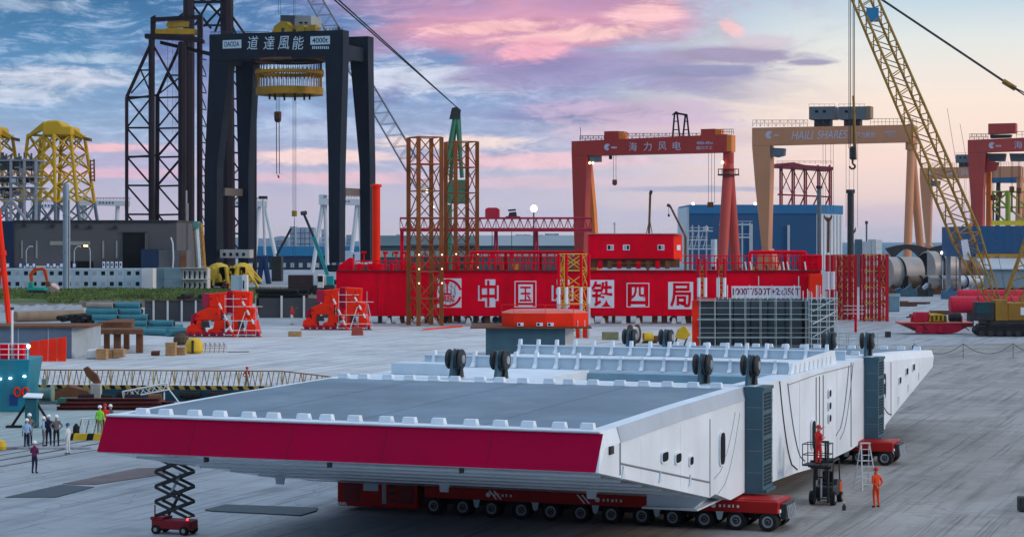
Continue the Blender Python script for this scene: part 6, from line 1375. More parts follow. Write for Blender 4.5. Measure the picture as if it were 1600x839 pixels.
    for px, py in ((38, 352), (82, 353), (120, 354), (141, 355), (180, 355.5)):
        q = f.p(px, py); MB(f.M).tube((q.x, -.5, q.z), (q.x, -.02, q.z), .55, 12).build('roof_vent', DARK, R)
    for px in (33, 56, 160, 181): MB(f.M).box((f.x(px), -.12, 8), (f.x(px + 2.6), -.02, f.p(0, 376).z)).build('light_strip', mat('dull_glazing', (.30, .30, .27), .4), R)
    MB(f.M).box((f.x(78), -.12, f.p(0, 383).z), (f.x(141), -.02, f.p(0, 377).z)).build('light_strip', MATS['dull_glazing'], R)
    MB(f.M).box((f.x(44), -5, 5.5), (f.x(108), -.3, 6.0)).build('canopy', CREAM, R)
    for k in range(6): q = f.x(45 + k * 12.4); MB(f.M).box((q, -4.8, 0), (q + .25, -4.5, 5.49)).build('canopy_post', CREAM, R)
    MB(f.M).box((f.x(108), -.2, 0), (f.x(146), -.02, f.p(0, 408).z)).build('side_door', HOLE, R)
    R = thing('annex', 'lower slate-grey annex at the right end of the factory hall', 'building', f.W(f.x(270), -8, 0)); MB(f.M).box((f.x(229), -8, 0), (f.x(256), -.7, f.p(0, 389).z)).build('dark_bay', dkb, R); MB(f.M).box((f.x(256.2), -8, 0), (f.x(299), -.8, f.p(0, 391).z)).build('wall', corr('slate_annex', (.12, .125, .135)), R); MB(f.M).box((f.x(290), -8.1, 4), (f.x(297), -8.01, f.p(0, 396).z)).build('rust_stain_panel', mat('rust_panel', (.28, .09, .03), .8, 0, .4, .3, .5), R)
    MB(f.M).path([(f.x(276), -8.3, 0), (f.x(279), -8.3, 8), (f.x(278), -8.3, 12), (f.x(275), -8.3, 13.5)], .2, 8).build('duct', STEEL_BLUE, R)
    # flue stacks
    for px, py0, w, Y, m, lab in ((103, 288, 9.5, 525, mat('stack_blue_grey', (.26, .34, .42), .45, .2, .1, .1, .3), 'tall blue-grey steel stack in front of the slate hall'), (290, 298, 5.5, 640, mat('stack_dull', (.28, .32, .36), .5, .2), 'slim grey stack right of the slate hall')):
        s = Y / F; x = (px - 800) * s; R = thing('flue_stack', lab, 'stack', (x, Y, 0)); z = H0 - (py0 - HZ) * s; MB().lathe([(w * s / 2, 0), (w * s / 2, z), (w * s / 2 * .9, z), (w * s / 2 * .9, z - 1)], 24, (x, Y, 0)).build('shaft', m, R, 0, True)
        for k in (.35, .7): MB().lathe([(w * s / 2 + .12, z * k), (w * s / 2 + .12, z * k + .35)], 24, (x, Y, 0)).build('flange', m, R)
        bar('ladder', (x + w * s / 2 + .2, Y - .3, 0), (x + w * s / 2 + .2, Y - .3, z - 4), .18, GALV, R)
    # container offices: two storeys of cabins, each a cabin with its window and door
    cab = mat('cabin_blue', (.42, .56, .64), .5, 0, .1, .2, .2); cabw = mat('cabin_white', (.66, .68, .70), .5, 0, .08, .2, .2); cabd = mat('cabin_slate', (.20, .29, .33), .5, 0, .12, .2, .2)
    f = Fr(0, 530, 0)
    R = thing('container_offices', 'two-storey row of pale blue container offices behind the grass', 'container offices', f.W(f.x(100), 0, 0))
    for lev in (0, 1):
        for k in range(17):
            a = -6 + k * 13.4; x0, x1 = f.x(a), f.x(a + 13.1); z0 = lev * 2.75
            c = MB(f.M).box((x0, 0, z0), (x1, 6, z0 + 2.7)).build('cabin', cab, R); MB(f.M).box((x0 - .02, -.08, z0 + 2.45), (x1 + .02, -.002, z0 + 2.68)).build('fascia', cabw, c)
            xm = (x0 + x1) / 2; w = MB(f.M).box((xm - .5, -.06, z0 + 1.0), (xm + .5, -.003, z0 + 2.0)).build('window', HOLE if (k * 7 + lev) % 3 else MATS['pale_glass'], c)
    e = MB(f.M).box((f.x(221.5), -.3, 0), (f.x(239), 5.5, 5.5)).build('end_cabin', cabw, R)
    f = Fr(262, 520, 0); R = thing('container_offices', 'dark slate container block left of the balcony offices', 'container offices', f.W(f.x(262), 0, 0))
    for lev in (0, 1):
        MB(f.M).box((f.x(241), 3, lev * 2.9), (f.x(256), 8, lev * 2.9 + 2.85)).build('cabin', cabd, R); MB(f.M).box((f.x(256.5), 0, lev * 2.9), (f.x(285), 6, lev * 2.9 + 2.85)).build('cabin', cabd, R)
    R = thing('balcony_offices', 'cream two-storey cabin offices with balcony doors at the end of the slate block', 'container offices', f.W(f.x(305), 0, 0))
    for lev in (0, 1):
        for k in range(5):
            x0, x1 = f.x(285.5 + k * 7.8), f.x(285.5 + (k + 1) * 7.8 - .3); c = MB(f.M).box((x0, 0, lev * 2.9), (x1, 5, lev * 2.9 + 2.8)).build('cabin', mat('cabin_cream', (.55, .53, .49), .6, 0, .1, .3, .2), R); MB(f.M).box((x0 + .3, -.05, lev * 2.9 + .1), (x0 + .75, -.003, lev * 2.9 + 2.0)).build('door', HOLE, c); MB(f.M).box((x0 + .85, -.05, lev * 2.9 + 1), (x1 - .1, -.003, lev * 2.9 + 1.8)).build('window', cabd, c)
        MB(f.M).box((f.x(285), -1.2, lev * 2.9 + 2.802), (f.x(325), -.06, lev * 2.9 + 2.898)).build('balcony', CREAM, R)
    # roof signs on the container offices
    bl = mat('sign_blue', (.03, .06, .22), .5); f = Fr(0, 533, 0)
    for k, px in enumerate((12, 32, 43, 53, 75, 85, 96, 107, 116)):
        o = MB(f.M).box((f.x(px - 3), 0, 5.6), (f.x(px + 3), .15, 6.9)).build('sign_board', bl, None); tag(o, 'small blue square sign on the office roof, %s of nine from the left' % ORD[k], 'sign', 'blue sign boards on the office roof'); MB(f.M).box((f.x(px - 1.9), -.06, 5.8), (f.x(px + 1.9), -.002, 6.7)).build('sign_face', PANEL, o)
        bar('sign_post', f.W(f.x(px), .1, 5.46), f.W(f.x(px), .1, 5.6), .05, DARK, o)
    for k, px in enumerate((162, 168.5, 175, 182, 188.5)):
        o = MB(f.M).box((f.x(px - 2), 0, 5.6), (f.x(px + 2), .15, 7.2)).build('sign_board', PANEL, None); tag(o, 'white upright board on the office roof, %s of five from the left' % ORD[k], 'sign', 'white sign boards on the office roof'); bar('sign_post', f.W(f.x(px), .1, 5.46), f.W(f.x(px), .1, 5.6), .05, DARK, o)
        MB(f.M).box((f.x(px - 1), -.05, 6.0), (f.x(px + 1), -.002, 6.8)).build('sign_mark', bl, o)
    # street lamps
    for px, py, lit in ((41, 392, 0), (116, 392, 0), (141, 391, 1)):
        Y = 538; s = Y / F; x = (px - 800) * s; z = H0 - (py - HZ) * s; d = 1 if not lit else -1
        R = thing('street_lamp', ('lit orange street lamp' if lit else ('unlit street lamp at the left end' if px < 60 else 'unlit street lamp beside the steel stack')) + ' in front of the slate hall', 'street lamp', (x, Y, 0), 'street lamps at the slate hall'); bar('pole', (x, Y, 0), (x, Y, z), .14, GALV, R); MB().path([(x, Y, z), (x + d * .4, Y, z + .8), (x + d * 1.3, Y, z + 1.2)], .12, 6).build('arm', GALV, R)
        MB().box((x + d * 1.2 - .5, Y - .25, z + 1.0), (x + d * 1.2 + .5, Y + .25, z + 1.3)).build('lamp_head', emis('sodium_glow', (1, .5, .12), 14) if lit else GALV, R, .08)
buildings()
# excavator, yellow grabs, trucks and mobile crane in the middle distance
def mid_vehicles():
    o = gnd(57, 461); s = o.y / F; R = thing('excavator', 'teal and orange excavator digging at the edge of the grass', 'excavator', o); gr = mat('excavator_teal', (.02, .35, .30), .5); T = frame(o, 0)
    for y in (-1.3, .9): MB(T).prism([(-2.2, y, .15), (-1.8, y, 0), (2.0, y, 0), (2.4, y, .4), (2.0, y, .9), (-1.9, y, .9)], (0, .6, 0)).build('track', BLACK, R, .08)
    MB(T).box((-2.0, -1.5, 1.0), (2.3, 1.4, 1.9)).build('house', gr, R, .2); MB(T).box((-1.6, -1.5, 1.9), (-.5, -.2, 3.1)).build('cab', gr, R, .1)
    MB(T).prism([(-1.3, -.3, 2), (-.6, -.3, 2), (-.9, -.3, 4.6), (-.1, -.3, 5.6), (1.4, -.3, 5.7), (1.4, -.3, 6.4), (-.6, -.3, 6.3), (-1.7, -.3, 4.8)], (0, .6, 0)).build('boom', ORANGE, R, .05)
    MB(T).prism([(1.3, -.3, 6.5), (2.3, -.3, 5.9), (2.8, -.3, 3.2), (2.2, -.3, 3.2)], (0, .5, 0)).build('stick', ORANGE, R, .05); MB(T).prism([(2.0, -.6, 3.1), (3.0, -.6, 3.2), (3.4, -.6, 2.2), (2.4, -.6, 1.8)], (0, 1.2, 0)).build('bucket', RUST, R, .05)
    o = gnd(80, 460); q = MB().lathe([(2.6, 0), (2.0, .9), (1.0, 1.6), (.2, 1.9)], 14, o).build('spoil_heap', EARTH, None, 0, True); tag(q, 'dark earth heap right of the excavator', 'spoil heap'); 
    o = gnd(83, 458); q = MB().lathe([(1.1, .3), (1.6, 1.0), (1.2, 1.9), (.3, 2.4)], 9, o).build('bulk_bag', mat('pink_bag', (.65, .45, .42), .8)); tag(q, 'pale pink bulk bag on the earth heap by the excavator', 'bag')
    for px, lab in ((342, 'left cluster of yellow steel grabs behind the grass'), (379, 'right cluster of yellow steel grabs behind the grass')):
        o = Vector(((px - 800) * 545 / F, 545, 0)); R = thing('steel_grab', lab, 'grab', o, 'yellow grabs'); rnd = random.Random(px)
        ym = mat('grab_yellow', (.58, .40, .05), .5, 0, .3, .5, .3, (.15, .10, .03))
        MB().lathe([(2.6, 1.5), (3.2, 3), (3.0, 5.0), (2.2, 6.2), (.6, 6.8)], 12, o).build('housing', ym, R, .2)
        for k in range(14): a = k * 2 * math.pi / 14; r0 = 3.0; bar('arm', (o.x + r0 * math.cos(a), o.y + r0 * math.sin(a), rnd.uniform(3, 5.2)), (o.x + (4.4 + rnd.random()) * math.cos(a), o.y + 3.6 * math.sin(a), rnd.uniform(.2, 2)), .35, ym, R)
        for k in range(10): a = rnd.uniform(0, 6.28); MB().box((o.x + 2.6 * math.cos(a) - .5, o.y - 3.3, rnd.uniform(1.5, 5)), (o.x + 2.6 * math.cos(a) + .5, o.y - 2.2, rnd.uniform(5.1, 5.9))).build('jaw_plate', ym, R, .05)
    for px0, px1 in ((352, 357), (369, 363)): pass
    o = Vector(((362 - 800) * 540 / F, 540, 0)); R = thing('trestle', 'yellow V-shaped struts between the yellow grabs', 'trestle', o); 
    for a, b in ((353, 358), (371, 364)): bar('strut', at(a, 417, 540), ((b - 800) * 540 / F, 540, 0), .5, MATS['grab_yellow'], R)
    f = Fr(330, 500, 0)
    for i, (a, b, y0, m, lab) in enumerate(((326, 352, 447, mat('van_blue', (.05, .14, .24), .4), 'dark blue parked van behind the grass'), (346, 357, 449, mat('van_maroon', (.20, .03, .05), .4), 'maroon parked car in front of the blue van'), (352, 376, 446, mat('van_pale', (.36, .48, .58), .4), 'pale blue box truck body behind the grass'))):
        Y = gY(y0 + 3); s = Y / F; x0, x1 = (a - 800) * s, (b - 800) * s; R = thing('parked_van', lab, 'vehicle', ((x0 + x1) / 2, Y, 0)); h = 2.3 if i != 1 else 1.6
        MB().prism([(x0, Y, .4), (x1, Y, .4), (x1, Y, h * .9), (x1 - .3, Y, h), (x0 + .9, Y, h), (x0 + .1, Y, h * .55)], (0, 2, 0)).build('body', m, R, .1)
        for k in (.2, .8): MB().tube((x0 + (x1 - x0) * k, Y - .05, .42), (x0 + (x1 - x0) * k, Y + .25, .42), .42, 14).build('wheel', BLACK, R)
        for k in range(2): MB().box((x0 + .7 + k * (x1 - x0) * .42, Y - .02, h * .58), (x0 + .7 + k * (x1 - x0) * .42 + (x1 - x0) * .3, Y + .02, h * .86)).build('window', HOLE, R)
    # pale container
    f = Fr(376, 495, 0); R = thing('container', 'pale container with white end beyond the grass, below the dark gantry', 'container', f.W(f.x(378), 0, 0)); MB(f.M).box((f.x(360), 1, 0), (f.x(377), 4, 4.2)).build('body', cab_ := MATS['cabin_blue'], R); MB(f.M).box((f.x(377) + .01, .8, 0), (f.x(385), 4, 4.3)).build('end_body', PANEL, R); MB(f.M).box((f.x(379), .72, 1), (f.x(381), .79, 3)).build('door', HOLE, R)
    # dark tipper trucks and mobile crane
    Y = 480; s = Y / F; X = lambda px: (px - 800) * s
    R = thing('tipper_truck', 'dark brown high-sided tipper truck behind the grass', 'truck', (X(470), Y, 0)); MB().box((X(450), Y, 1.4), (X(488), Y + 3, 4.6)).build('body', mat('tipper_brown', (.07, .04, .04), .6), R, .1)
    for k in range(9): MB().box((X(452 + k * 4), Y - .1, 1.6), (X(452.8 + k * 4), Y - .002, 4.5)).build('side_rib', DARK, R)
    for k in range(5): MB().tube((X(455 + k * 7), Y - .1, .6), (X(455 + k * 7), Y + .4, .6), .6, 14).build('wheel', BLACK, R)
    MB().box((X(450), Y + .3, .8), (X(488), Y + 2.7, 1.39)).build('chassis', DARK, R)
    R = thing('mobile_crane', 'teal mobile crane with raised telescopic boom beside the tipper truck', 'crane', (X(500), Y, 0)); tl = mat('mobile_teal', (.02, .26, .28), .5)
    MB().box((X(489), Y - .5, .9), (X(523), Y + 2.5, 2.2)).build('carrier', DARK, R, .1); MB().box((X(510), Y - .4, 2.2), (X(521), Y + 2, 4.4)).build('turret', tl, R, .1); MB().box((X(495), Y - .7, 1.4), (X(507), Y + 1.8, 4.8)).build('cab', mat('white_cab', (.6, .6, .58), .4), R, .3)
    w = MB().box((X(497), Y - .75, 3), (X(505), Y - .702, 4.4)).build('windscreen', HOLE, R)
    for k in range(5): MB().tube((X(492 + k * 7), Y - .6, .7), (X(492 + k * 7), Y - .1, .7), .7, 14).build('wheel', BLACK, R)
    a, b, c = at(512, 430, Y), at(490, 370, Y), at(475, 335, Y); bar('boom_section', a, b, .8, tl, R, kind='box'); bar('boom_section', b, c, .55, DARK, R, kind='box'); MB().tube(c + Vector((-.6, -.3, .2)), c + Vector((.5, .3, .4)), .5, 10).build('boom_head', DARK, R)
    R = thing('mobile_crane', 'dark luffing boom behind the hook between the gantry legs', 'crane', (X(436), 640, 0)); bar('boom_section', at(432, 400, 640), at(455, 357, 640), .7, DARK, R, kind='box'); MB().box(((424 - 800) * .2, 640, 0), ((440 - 800) * .2, 645, 7.8)).build('carrier', DARK, R, .2)
    # slim dark stack and wood of small things behind the trucks
    for px, y0, lab in ((1013, 303, 'dark vertical telescopic boom behind the machine house'),):
        p = at(px - 2, 372, 520); q = at(px + 3, 304, 520); R = thing('mobile_crane', lab, 'crane', (p.x, 520, 0)); bar('boom_section', (p.x, 520, 0), q, .55, RUST, R, kind='box'); bar('boom_head', q, q + Vector((.3, 0, 1)), .4, DARK, R); bar('jib_strut', at(1010, 365, 520), at(1015, 342, 520), .1, DARK, R); bar('jib_strut', at(1019, 365, 520), at(1015, 342, 520), .1, DARK, R)
    p, q = at(1071, 370, 540), at(1047, 322, 540); R = thing('mobile_crane', 'dark luffing boom with hook left of the blue hall', 'crane', (p.x, 540, 0)); bar('mast', (p.x, 540, 0), p, .6, RUST, R, kind='box'); bar('boom_section', p, q, .5, RUST, R, kind='box'); bar('boom_head', q, q + Vector((-.8, 0, .3)), .4, DARK, R); bar('hoist_rope', q + Vector((-.4, 0, 0)), at(1045, 335, 540), .05, DARK, R); MB().lathe([(.1, 0), (.35, .3), (.1, .9)], 8, at(1045, 339, 540)).build('hook_block', DARK, R)
mid_vehicles()
# ---------------------------------------------------------------- great gantry cranes
def rails(f, a, b, py, R, m, y=0, n=22, h=7, tr=True):
    pa, pb = f.p(a, py, y), f.p(b, py, y); up = Vector((0, 0, h * f.o.y / F))
    for k in range(n + 1): q = pa.lerp(pb, k / n); f.bar('rail_post', q, q + up, .07, m, R)
    f.bar('hand_rail', pa + up, pb + up, .08, m, R); f.bar('hand_rail', pa + up * .5, pb + up * .5, .06, m, R)
    if tr:
        for k in range(n): q, r = pa.lerp(pb, k / n), pa.lerp(pb, (k + 1) / n); f.bar('rail_brace', q + (up if k % 2 else up * 0), r + (up * 0 if k % 2 else up), .05, m, R)
def put_text(f, body, px, py, wpx, hpx, m, R, y=-.05, off=.01, shear=0):
    a = f.p(px, py, 0); s = (f.o.y + f.n * a.x) / F
    text('lettering', body, hpx * s, wpx * s / f.c * .97, f.M @ Matrix.Translation((a.x, y, a.z)), m, R, off, .04, shear)
NAVY = mat('gantry_black_blue', (.012, .019, .032), .5, 0, .2, .08, .25, (.05, .04, .035)); BRN = mat('gantry_sunset_side', (.16, .13, .11), .6, 0, .2, .1, .3); LET = mat('letter_pale_blue', (.55, .68, .76), .5, 0, .05, .2, 0)  # brown puts the sunset light on side faces into the leg ties' colour
def daoda():
    f = Fr(536, 590); R = thing('gantry_crane', 'giant black-blue double portal gantry crane with white Chinese lettering', 'gantry crane', f.W(f.x(430), 8, 0), 'gantry cranes'); D = 15.2
    dz = 590 / F
    def portal(y, xs, nm):
        L0, L1, R0, R1 = xs
        pr = lambda n, pts, th=4.0: f.prism(n, pts, y, th, NAVY, R)
        return pr
    # front portal
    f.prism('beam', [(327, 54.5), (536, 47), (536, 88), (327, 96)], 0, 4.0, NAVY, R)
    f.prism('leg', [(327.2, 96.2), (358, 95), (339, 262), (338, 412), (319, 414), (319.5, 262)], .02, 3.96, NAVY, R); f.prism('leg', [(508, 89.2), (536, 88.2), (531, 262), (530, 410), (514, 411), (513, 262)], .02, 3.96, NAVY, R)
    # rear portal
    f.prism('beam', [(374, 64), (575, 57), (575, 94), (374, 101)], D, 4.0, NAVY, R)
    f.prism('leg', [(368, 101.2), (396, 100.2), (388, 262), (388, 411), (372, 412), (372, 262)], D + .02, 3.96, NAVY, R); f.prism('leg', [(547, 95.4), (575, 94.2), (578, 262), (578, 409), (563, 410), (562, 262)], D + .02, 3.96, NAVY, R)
    # side girders, ties and sill beams
    zt = f.p(536, 52).z; xr = f.x(536); xl = f.x(327)
    for x0 in (xr - 3.0, xl + .5): f.box('end_tie', (x0, 4.01, zt - 7.2), (x0 + 2.6, D - .01, zt - 3.0), NAVY, R)
    for px in (340, 526): z = f.p(px, 305).z; x = f.x(px); f.box('leg_tie', (x - 1.6, 3.99, z), (x + .3, D + .01, z + 2.2), BRN, R)
    for px in (329, 522): z = f.p(px, 414).z; x = f.x(px); f.box('sill_beam', (x - 1.8, -1, max(.8, z - 2)), (x + 1.8, D + 5, z), NAVY, R); 
    for px in (329, 522):
        x = f.x(px)
        for k in range(6): yy = -.5 + k * 3.8; f.box('travel_bogie', (x - 1.2, yy, 0), (x + 1.2, yy + 2.6, 1.4), DARK, R)
    f.box('control_container', (f.x(341), 1.0, f.p(341, 403).z), (f.x(387), 3.6, f.p(341, 390).z), mat('container_cream', (.50, .48, .45), .6, 0, .1, .3, .4), R)
    for k in range(4): q = f.x(346 + k * 10); f.box('container_window', (q, .9, f.p(341, 400).z), (q + .9, .998, f.p(341, 395).z), HOLE, R)
    # trolley and winch house
    z = f.p(450, 49).z
    T = f.prism('winch_house', [(438, 45), (486, 43), (486, 25), (438, 24)], 4, 7, mat('winch_house_grey', (.30, .32, .33), .5, 0, .15, .1, .2), R); f.prism('winch_house_end', [(438, 44), (460, 44), (460, 24.4), (438, 24.4)], 3.9, .09, mat('winch_house_dark', (.06, .08, .10), .5), R)
    ty = mat('trolley_yellow', (.42, .27, .03), .5, 0, .3, .2, .4)
    f.prism('trolley_frame', [(424, 52), (430, 40), (440, 33), (447, 34), (452, 40), (486, 44), (494, 50), (488, 50), (446, 45), (436, 44), (432, 52)], 1.0, 3.0, ty, R)
    for k in range(4): q = f.x(426 + k * 18); f.box('trolley_wheel_box', (q, .6, z - .1), (q + 2.4, 3.0, z + 1.6), ty, R)
    for px in (470, 478): q = f.p(px, 36, 3.9); f.bar('winch_window', f.p(px, 37, 3.85), f.p(px, 35, 3.85), .45, HOLE, R)
    rails(f, 330, 420, 54, R, DARK, .2, 16, 4, False); rails(f, 495, 535, 48.5, R, DARK, .2, 8, 4, False)
    f.bar('aerial', f.p(529, 47, 1), f.p(529, 42, 1), .35, DARK, R)
    for px in (435, 438.5, 458.5, 461): f.bar('hoist_rope', f.p(px, 24 if px < 450 else 30, 3), f.p(px, -40, 3), .05, DARK, R)
    # lettering and plates
    for px, ch in ((395, '道'), (420.5, '達'), (443, '風'), (466, '能')): put_text(f, ch, px, 67.5, 19, 21, LET, R, -.05, .0, .15)
    for a, b, c, d, t in ((348, 377, 63, 76, 'DAODA'), (485, 515.5, 57, 70, '4000t')):
        f.prism('name_plate', [(a, d + .6), (b, d - .4), (b, c - .4), (a, c + .6)], -.06, .05, LET, R); put_text(f, t, (a + b) / 2, (c + d) / 2, (b - a) * .86, (d - c) * .62, NAVY, R, -.065)
    for k in range(9): q = f.p(488 + k * 3, 75, 0); f.box('rating_mark', (q.x, -.06, q.z - .4), (q.x + .35, -.01, q.z + .4), LET, R)
    # circular lifting frame
    S = thing('ring_spreader', 'round yellow three-ring lifting frame hanging inside the dark gantry', 'lifting frame', f.w(452, 152, 9)); yr = mat('ring_yellow', (.40, .21, .02), .5, 0, .3, .15, .3)
    c = f.p(452.5, 95, 9); rad = f.x(501, 9) - f.x(452.5, 9)
    zs = [f.p(452, q, 9).z for q in (90, 94, 112, 117, 138, 149)]
    def tor(r0, r1, za, zb, nm, m): MB(f.M).loft([[(c.x + r * math.cos(t), 9 + r * math.sin(t), z) for r, z in ((r0, za), (r1, za), (r1, zb), (r0, zb))] for t in [2 * math.pi * i / 40 for i in range(41)]], cap=False).build(nm, m, S)
    tor(rad * .97, rad * 1.02, zs[1], zs[1] - .6, 'top_ring', RUST); tor(rad * .80, rad * 1.0, zs[2], zs[3], 'middle_ring', yr); tor(rad * .72, rad * .98, zs[4], zs[5], 'bottom_ring', yr)
    for k in range(44):
        t = 2 * math.pi * k / 44; x, y = c.x + rad * .93 * math.cos(t), 9 + rad * .93 * math.sin(t)
        f.bar('hanger', (x, y, zs[1]), (x, y, zs[2]), .10, DARK, S); f.bar('hanger', (x, y, zs[3]), (x, y, zs[4]), .12, yr, S)
        f.bar('turnbuckle', (x + .3 * math.cos(t), y + .9 * math.sin(t) * .3 - .0, zs[3] - .6), (x + .3 * math.cos(t), y + .27 * math.sin(t), zs[2] + .5), .22, yr, S)
    for k in range(8): t = 2 * math.pi * k / 8; f.bar('spoke', (c.x, 9, zs[4] - .5), (c.x + rad * .75 * math.cos(t), 9 + rad * .75 * math.sin(t), zs[4] - .5), .4, yr, S)
    for k in range(12): t = 2 * math.pi * k / 12 + .2; x, y = c.x + rad * .6 * math.cos(t), 9 + rad * .6 * math.sin(t); f.bar('clamp', (x, y, zs[5] - 1.2), (x, y, zs[4] - .5), .3, DARK, S)
    for k in range(16): t = 2 * math.pi * k / 16; x, y = c.x + rad * .9 * math.cos(t), 9 + rad * .9 * math.sin(t); f.bar('suspension', (x, y, zs[1]), (x, y, zs[0] + 1.0), .12, DARK, S)
    # hook block and long rope
    Hh = thing('hook_block', 'rusty hook block with chains hanging below the ring frame', 'hook', f.w(434, 195, 9))
    for px in (431.5, 433, 435.5, 437): f.bar('hoist_rope', f.p(px, 150, 9), f.p(px, 177, 9), .05, DARK, Hh)
    q = f.p(434, 180, 9); MB(f.M).box((q.x - 1.0, 8.4, q.z - 1.2), (q.x + 1.0, 9.6, q.z + 1.0)).build('block', RUST, Hh, .2); q = f.p(434, 187, 9); MB(f.M).tube((q.x, 8.5, q.z), (q.x, 9.5, q.z), .9, 14).build('sheave', DARK, Hh)
    for dx in (-.45, .45): 
        a = f.p(434, 190, 9); b = f.p(434.5, 272, 9); f.bar('chain', a + Vector((dx, 0, 0)), b + Vector((dx, 0, 0)), .13, RUST, Hh)
    q = f.p(434.5, 274, 9); f.bar('shackle', q, q + Vector((.3, 0, -.8)), .3, BRED, Hh)
    H2 = thing('hook_block', 'small yellow hook block on long ropes low between the gantry legs', 'hook', f.w(460, 335, 6))
    for px in (457.5, 459.2, 461, 462.5): f.bar('hoist_rope', f.p(px, 152, 6), f.p(px + (0 if px < 460 else 0), 330, 6), .045, DARK, H2)
    q = f.p(460, 333, 6); MB(f.M).box((q.x - .7, 5.5, q.z - 1), (q.x + .7, 6.5, q.z + .7)).build('block', ty, H2, .15); 
    for px in (457, 462): f.bar('sling', f.p(460, 338, 6), f.p(px, 420, 6), .05, DARK, H2)
daoda()
# dark lattice jackets/towers beside it
def towers_left():
    m = mat('tower_dark', (.020, .014, .022), .55, 0, .25, .1, .2)
    f = Fr(240, 640, 0); R = thing('lattice_gantry', 'tall dark lattice tower with a yellow trolley on top, left of the black gantry', 'tower', f.W(f.x(245), 0, 0), 'dark lattice towers')
    P = lambda px, py, y=0: f.p(px, py, y); b = lambda n, p, q, r, mm=m: f.bar(n, p, q, r, mm, R)
    foot = lambda px, y=0: Vector((f.x(px, y), y, 0))
    b('leg', foot(198), P(198, 152), .55); b('leg', P(198, 152), P(237, 66), .55); b('leg', foot(237), P(237, 62), 1.0); b('leg', foot(245, 8), P(246, 150, 8), .7); b('leg', P(246, 150, 8), P(284, 66, 0), .5); b('leg', foot(285), P(285, 66), 1.35); b('leg', foot(312, 4), P(312, 66, 4), .9)
    ys = (152, 200, 245, 290, 335, 380)
    for k, y0 in enumerate(ys[:-1]):
        y1 = ys[k + 1]; b('strut', P(198, y0), P(237, y0), .3); b('strut', P(246, y0 + 1, 8), P(285, y0), .3)
        b('brace', P(198, y0), P(237, y1), .3); b('brace', P(246, y0, 8), P(285, y1), .3)
        if k == 0: b('brace', P(237, y0), P(198, y1), .28); b('brace', P(285, y0), P(246, y1, 8), .28)
        if k in (1, 2): b('brace', P(285, y0), P(246, y1, 8), .38)
    b('strut', P(198, 155), P(246, 149, 8), .35); b('strut', P(198, 246), P(246, 243, 8), .35); b('brace', P(240, 72), P(285, 152), .35); b('strut', P(220, 110), P(237, 110), .25); b('brace', P(220, 110), P(237, 150), .25); b('brace', P(205, 146), P(237, 110), .25); b('brace', P(262, 118), P(285, 150), .25); b('strut', P(266, 118), P(285, 118), .25); b('brace', P(250, 146), P(285, 118), .25)
    for k in range(1, 12): y0 = 66 + k * 26; b('strut', P(312, y0, 4), P(322, y0 + 2, 10), .2); b('brace', P(312, y0, 4), P(322, y0 + 26, 10), .18)
    # head frame
    f.prism('head_beam', [(226, 60), (226, 53), (300, 56), (318, 62), (318, 68), (296, 64)], -1, 3, m, R); f.prism('head_beam', [(250, 64), (330, 82), (330, 88), (250, 69)], 3, 2, m, R)
    for a, c in ((235, 242), (308, 316)): f.prism('head_post', [(a, 60), (c, 60), (c, 24), (a, 28)], -.8, 2, m, R)
    f.prism('head_lintel', [(235, 34), (316, 30), (316, 23.5), (235, 28)], -1.1, 2, m, R)
    yt = mat('trolley_ochre', (.40, .24, .02), .5, 0, .3, .2, .3); f.prism('trolley', [(238, 53), (240, 46), (258, 46), (262, 44), (292, 45), (306, 46), (306, 54)], -.6, 3, yt, R); f.prism('winch', [(259, 41), (262, 34), (280, 33), (294, 33), (293, 42), (262, 43)], -.5, 2.5, yt, R)
    for px in (262, 270, 275): f.bar('hoist_rope', P(px, 60), P(px, 185 + (px - 262) * 3), .05, DARK, R)
    R2 = thing('lattice_gantry', 'very tall dark lattice tower rising out of the frame behind the black gantry', 'tower', f.W(f.x(330, 40), 40, 0), 'dark lattice towers'); B = lambda n, p, q, r: f.bar(n, p, q, r, m, R2); y = 40
    for px, w in ((295, 1.9), (354, 2.2), (384, .9)): B('leg', foot(px + (4 if px == 354 else 0), y), P(px, -30 if px < 380 else 60, y), w)
    B('strut', P(295, 4, y), P(354, 3, y), .5); B('strut', P(316, 40, y), P(354, 40, y), .35)
    for p, q in (((299, 6), (330, 45)), ((325, 5), (305, 40)), ((325, 5), (354, 36)), ((352, 6), (318, 42)), ((352, 8), (336, 50)), ((357, 18), (384, 56)), ((357, 30), (370, 56)), ((295, 16), (275, 30)), ((295, -10), (325, 5)), ((354, -10), (325, 5))): B('brace', P(*p, y), P(*q, y), .4)
    for k in range(8):
        y0 = 70 + k * 42; B('strut', P(354, y0, y), P(384, y0 + 2, y), .3); B('brace', P(354, y0, y), P(384, y0 + 42, y), .28); B('strut', P(358, y0, y), P(398, y0 + 3, y + 10), .25)
        if k > 3: B('brace', P(398, y0, y + 10), P(358, y0 + 42, y), .25)
    B('leg', foot(398, y + 10), P(398, 120, y + 10), .7)
towers_left()
